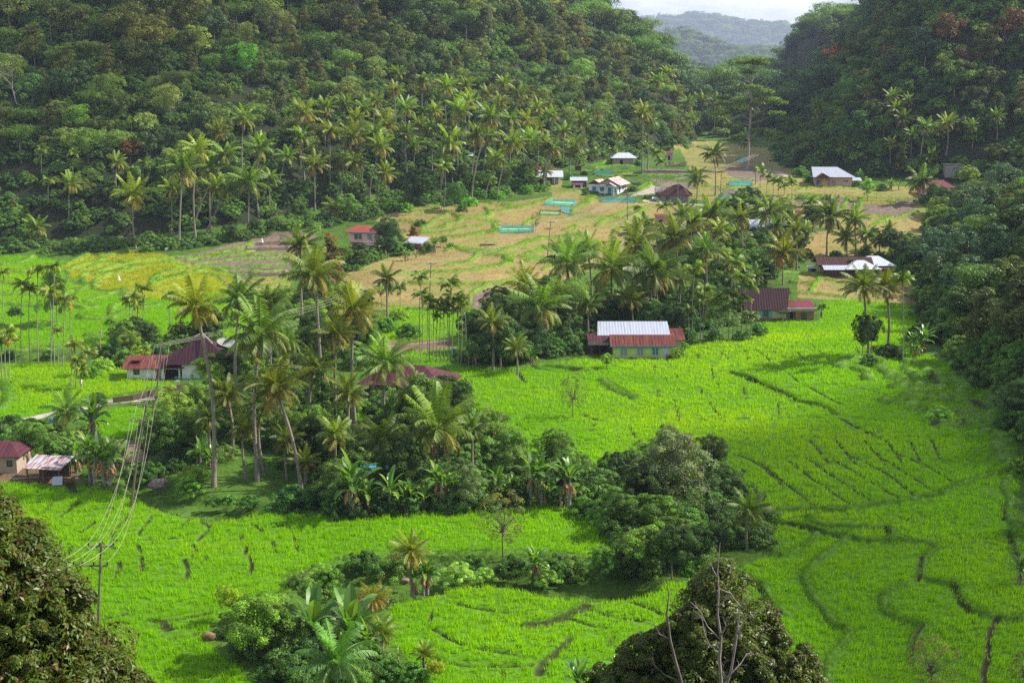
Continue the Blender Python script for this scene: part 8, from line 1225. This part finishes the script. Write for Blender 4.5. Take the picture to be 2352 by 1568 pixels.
bare_at(1642, 1195, 1020, 'thin bare pale sapling on the river bend beside the great field', 41, .09, .45, 5, hill=False); bare_at(2275, 1145, 1112, 'small dead stump with splayed twigs at the edge of the shaded paddies', 43, .08, .9, 3, hill=False); bare_at(250, 820, 745, 'leaning bare pale trunk behind the low annex', 45, .2, .4, 2, lean=(-.5, 0), hill=False); bare_at(1180, 1110, 1035, 'thin brown dead sapling among the bananas', 47, .07, .5, 3, 'bark', hill=False)
# shallow scrap wood and logs
def log(px, py, L_, r, rz, lab, mat='dead'):
    x, y, z = gp(px, py); o = MB().tube([(-L_/2, 0, r*.8), (0, .05, r), (L_/2, 0, r*.8)], [r, r*.95, r*.8], 7).build('fallen_log', M[mat]); o.location = (x, y, z); o.rotation_euler = (0, 0, rz); tag(o, lab, 'log')
log(60, 1100, 3.2, .12, .2, 'pale cut pole lying beside the open hut'); q = Q('b', 1450, 322); log(q[0], q[1], 7, .4, 0, 'dark log-like trough behind the faded red roof', 'bark'); q = Q('a', 2000, 1170); log(q[0], q[1], 4.5, .3, .1, 'dark heap of burnt straw in the stubble', 'bark')
# ------------------------------------------------------------------ air
HZ = MB(); HZ.box(-5600, 5600, -140, 12500, -60, 680); hm, n, l = newmat('haze_air'); out = n.new('ShaderNodeOutputMaterial'); v = n.new('ShaderNodeVolumePrincipled'); v.inputs['Color'].default_value = (.62, .73, 1.0, 1); v.inputs['Density'].default_value = .00009; v.inputs['Anisotropy'].default_value = 0.0; l(v.outputs[0], out.inputs['Volume'])
ho = HZ.build('haze', hm); tag(ho, kind='stuff'); ho['label'] = 'thin bluish haze in the valley air'; ho.display_type = 'WIRE'
# every plant meets the finished ground
# unseen clouds added sunward above the haze, outlines shaped to shade chosen ground
CM, n, l = newmat('added_shade_cloud'); out = n.new('ShaderNodeOutputMaterial'); d = n.new('ShaderNodeBsdfDiffuse'); d.inputs[0].default_value = (.9, .9, .92, 1); t = n.new('ShaderNodeBsdfTransparent'); mxs = n.new('ShaderNodeMixShader'); mxs.inputs[0].default_value = .5; l(t.outputs[0], mxs.inputs[1]); l(d.outputs[0], mxs.inputs[2]); l(mxs.outputs[0], out.inputs[0])
CM2 = CM.copy(); CM2.node_tree.nodes['Mix Shader'].inputs[0].default_value = .28
SD = np.array([math.sin(RAD(SUN_AZ))*math.cos(RAD(SUN_EL)), math.cos(RAD(SUN_AZ))*math.cos(RAD(SUN_EL)), math.sin(RAD(SUN_EL))])
def added_shade_cloud(pts, alt, label, seed, mat=None):
    w = cast(pts); c = w.mean(0); k = (alt-c[2])/SD[2]; w = w+SD*k; w[:, 2] = alt; poly = [tuple(p_[:2]) for p_ in w]; x0, y0 = w[:, :2].min(0)-15; x1, y1 = w[:, :2].max(0)+15
    st_ = max(3., (x1-x0)/70); gx, gy = np.meshgrid(np.arange(x0, x1, st_), np.arange(y0, y1, st_)); ins = pip(gx, gy, poly); dd = pdist(gx, gy, poly+[poly[0]]); dd = np.where(ins, dd, -dd)+26*(fbm(gx*.02+seed, gy*.02, 4)-.5)
    th = np.where(dd > 0, np.sqrt(np.maximum(dd, 0))*4+1, 0)*(.7+.6*fbm(gx*.03, gy*.03+seed, 3)); top = np.stack([gx, gy, alt+th], -1).reshape(-1, 3); bot = np.stack([gx, gy, alt-th*.25], -1).reshape(-1, 3); a, b = gx.shape; idx = np.arange(a*b).reshape(a, b)
    q = np.stack([idx[:-1, :-1], idx[:-1, 1:], idx[1:, 1:], idx[1:, :-1]], -1).reshape(-1, 4); q = q[(th.reshape(-1)[q] > 0).any(1)]; o = link('added_shade_cloud', npmesh('added_shade_cloud', np.concatenate([top, bot]), np.concatenate([q, q[:, ::-1]+a*b]), None, mat or CM, True)); tag(o, kind='structure')
added_shade_cloud(P('D', 1420, 975, 1560, 968, 1900, 966, 1960, 900, 2200, 900, 2600, 1300, 2700, 1700, 1850, 1700, 1780, 1400, 1700, 1150, 1500, 1010), 820., 'added_shade_cloud', 3)
added_shade_cloud(P('D', -700, 560, 60, 575, 180, 560, 330, 440, 420, 250, 640, 120, 800, 10, 500, -150, -600, -200), 900., 'added_shade_cloud', 9, CM2)
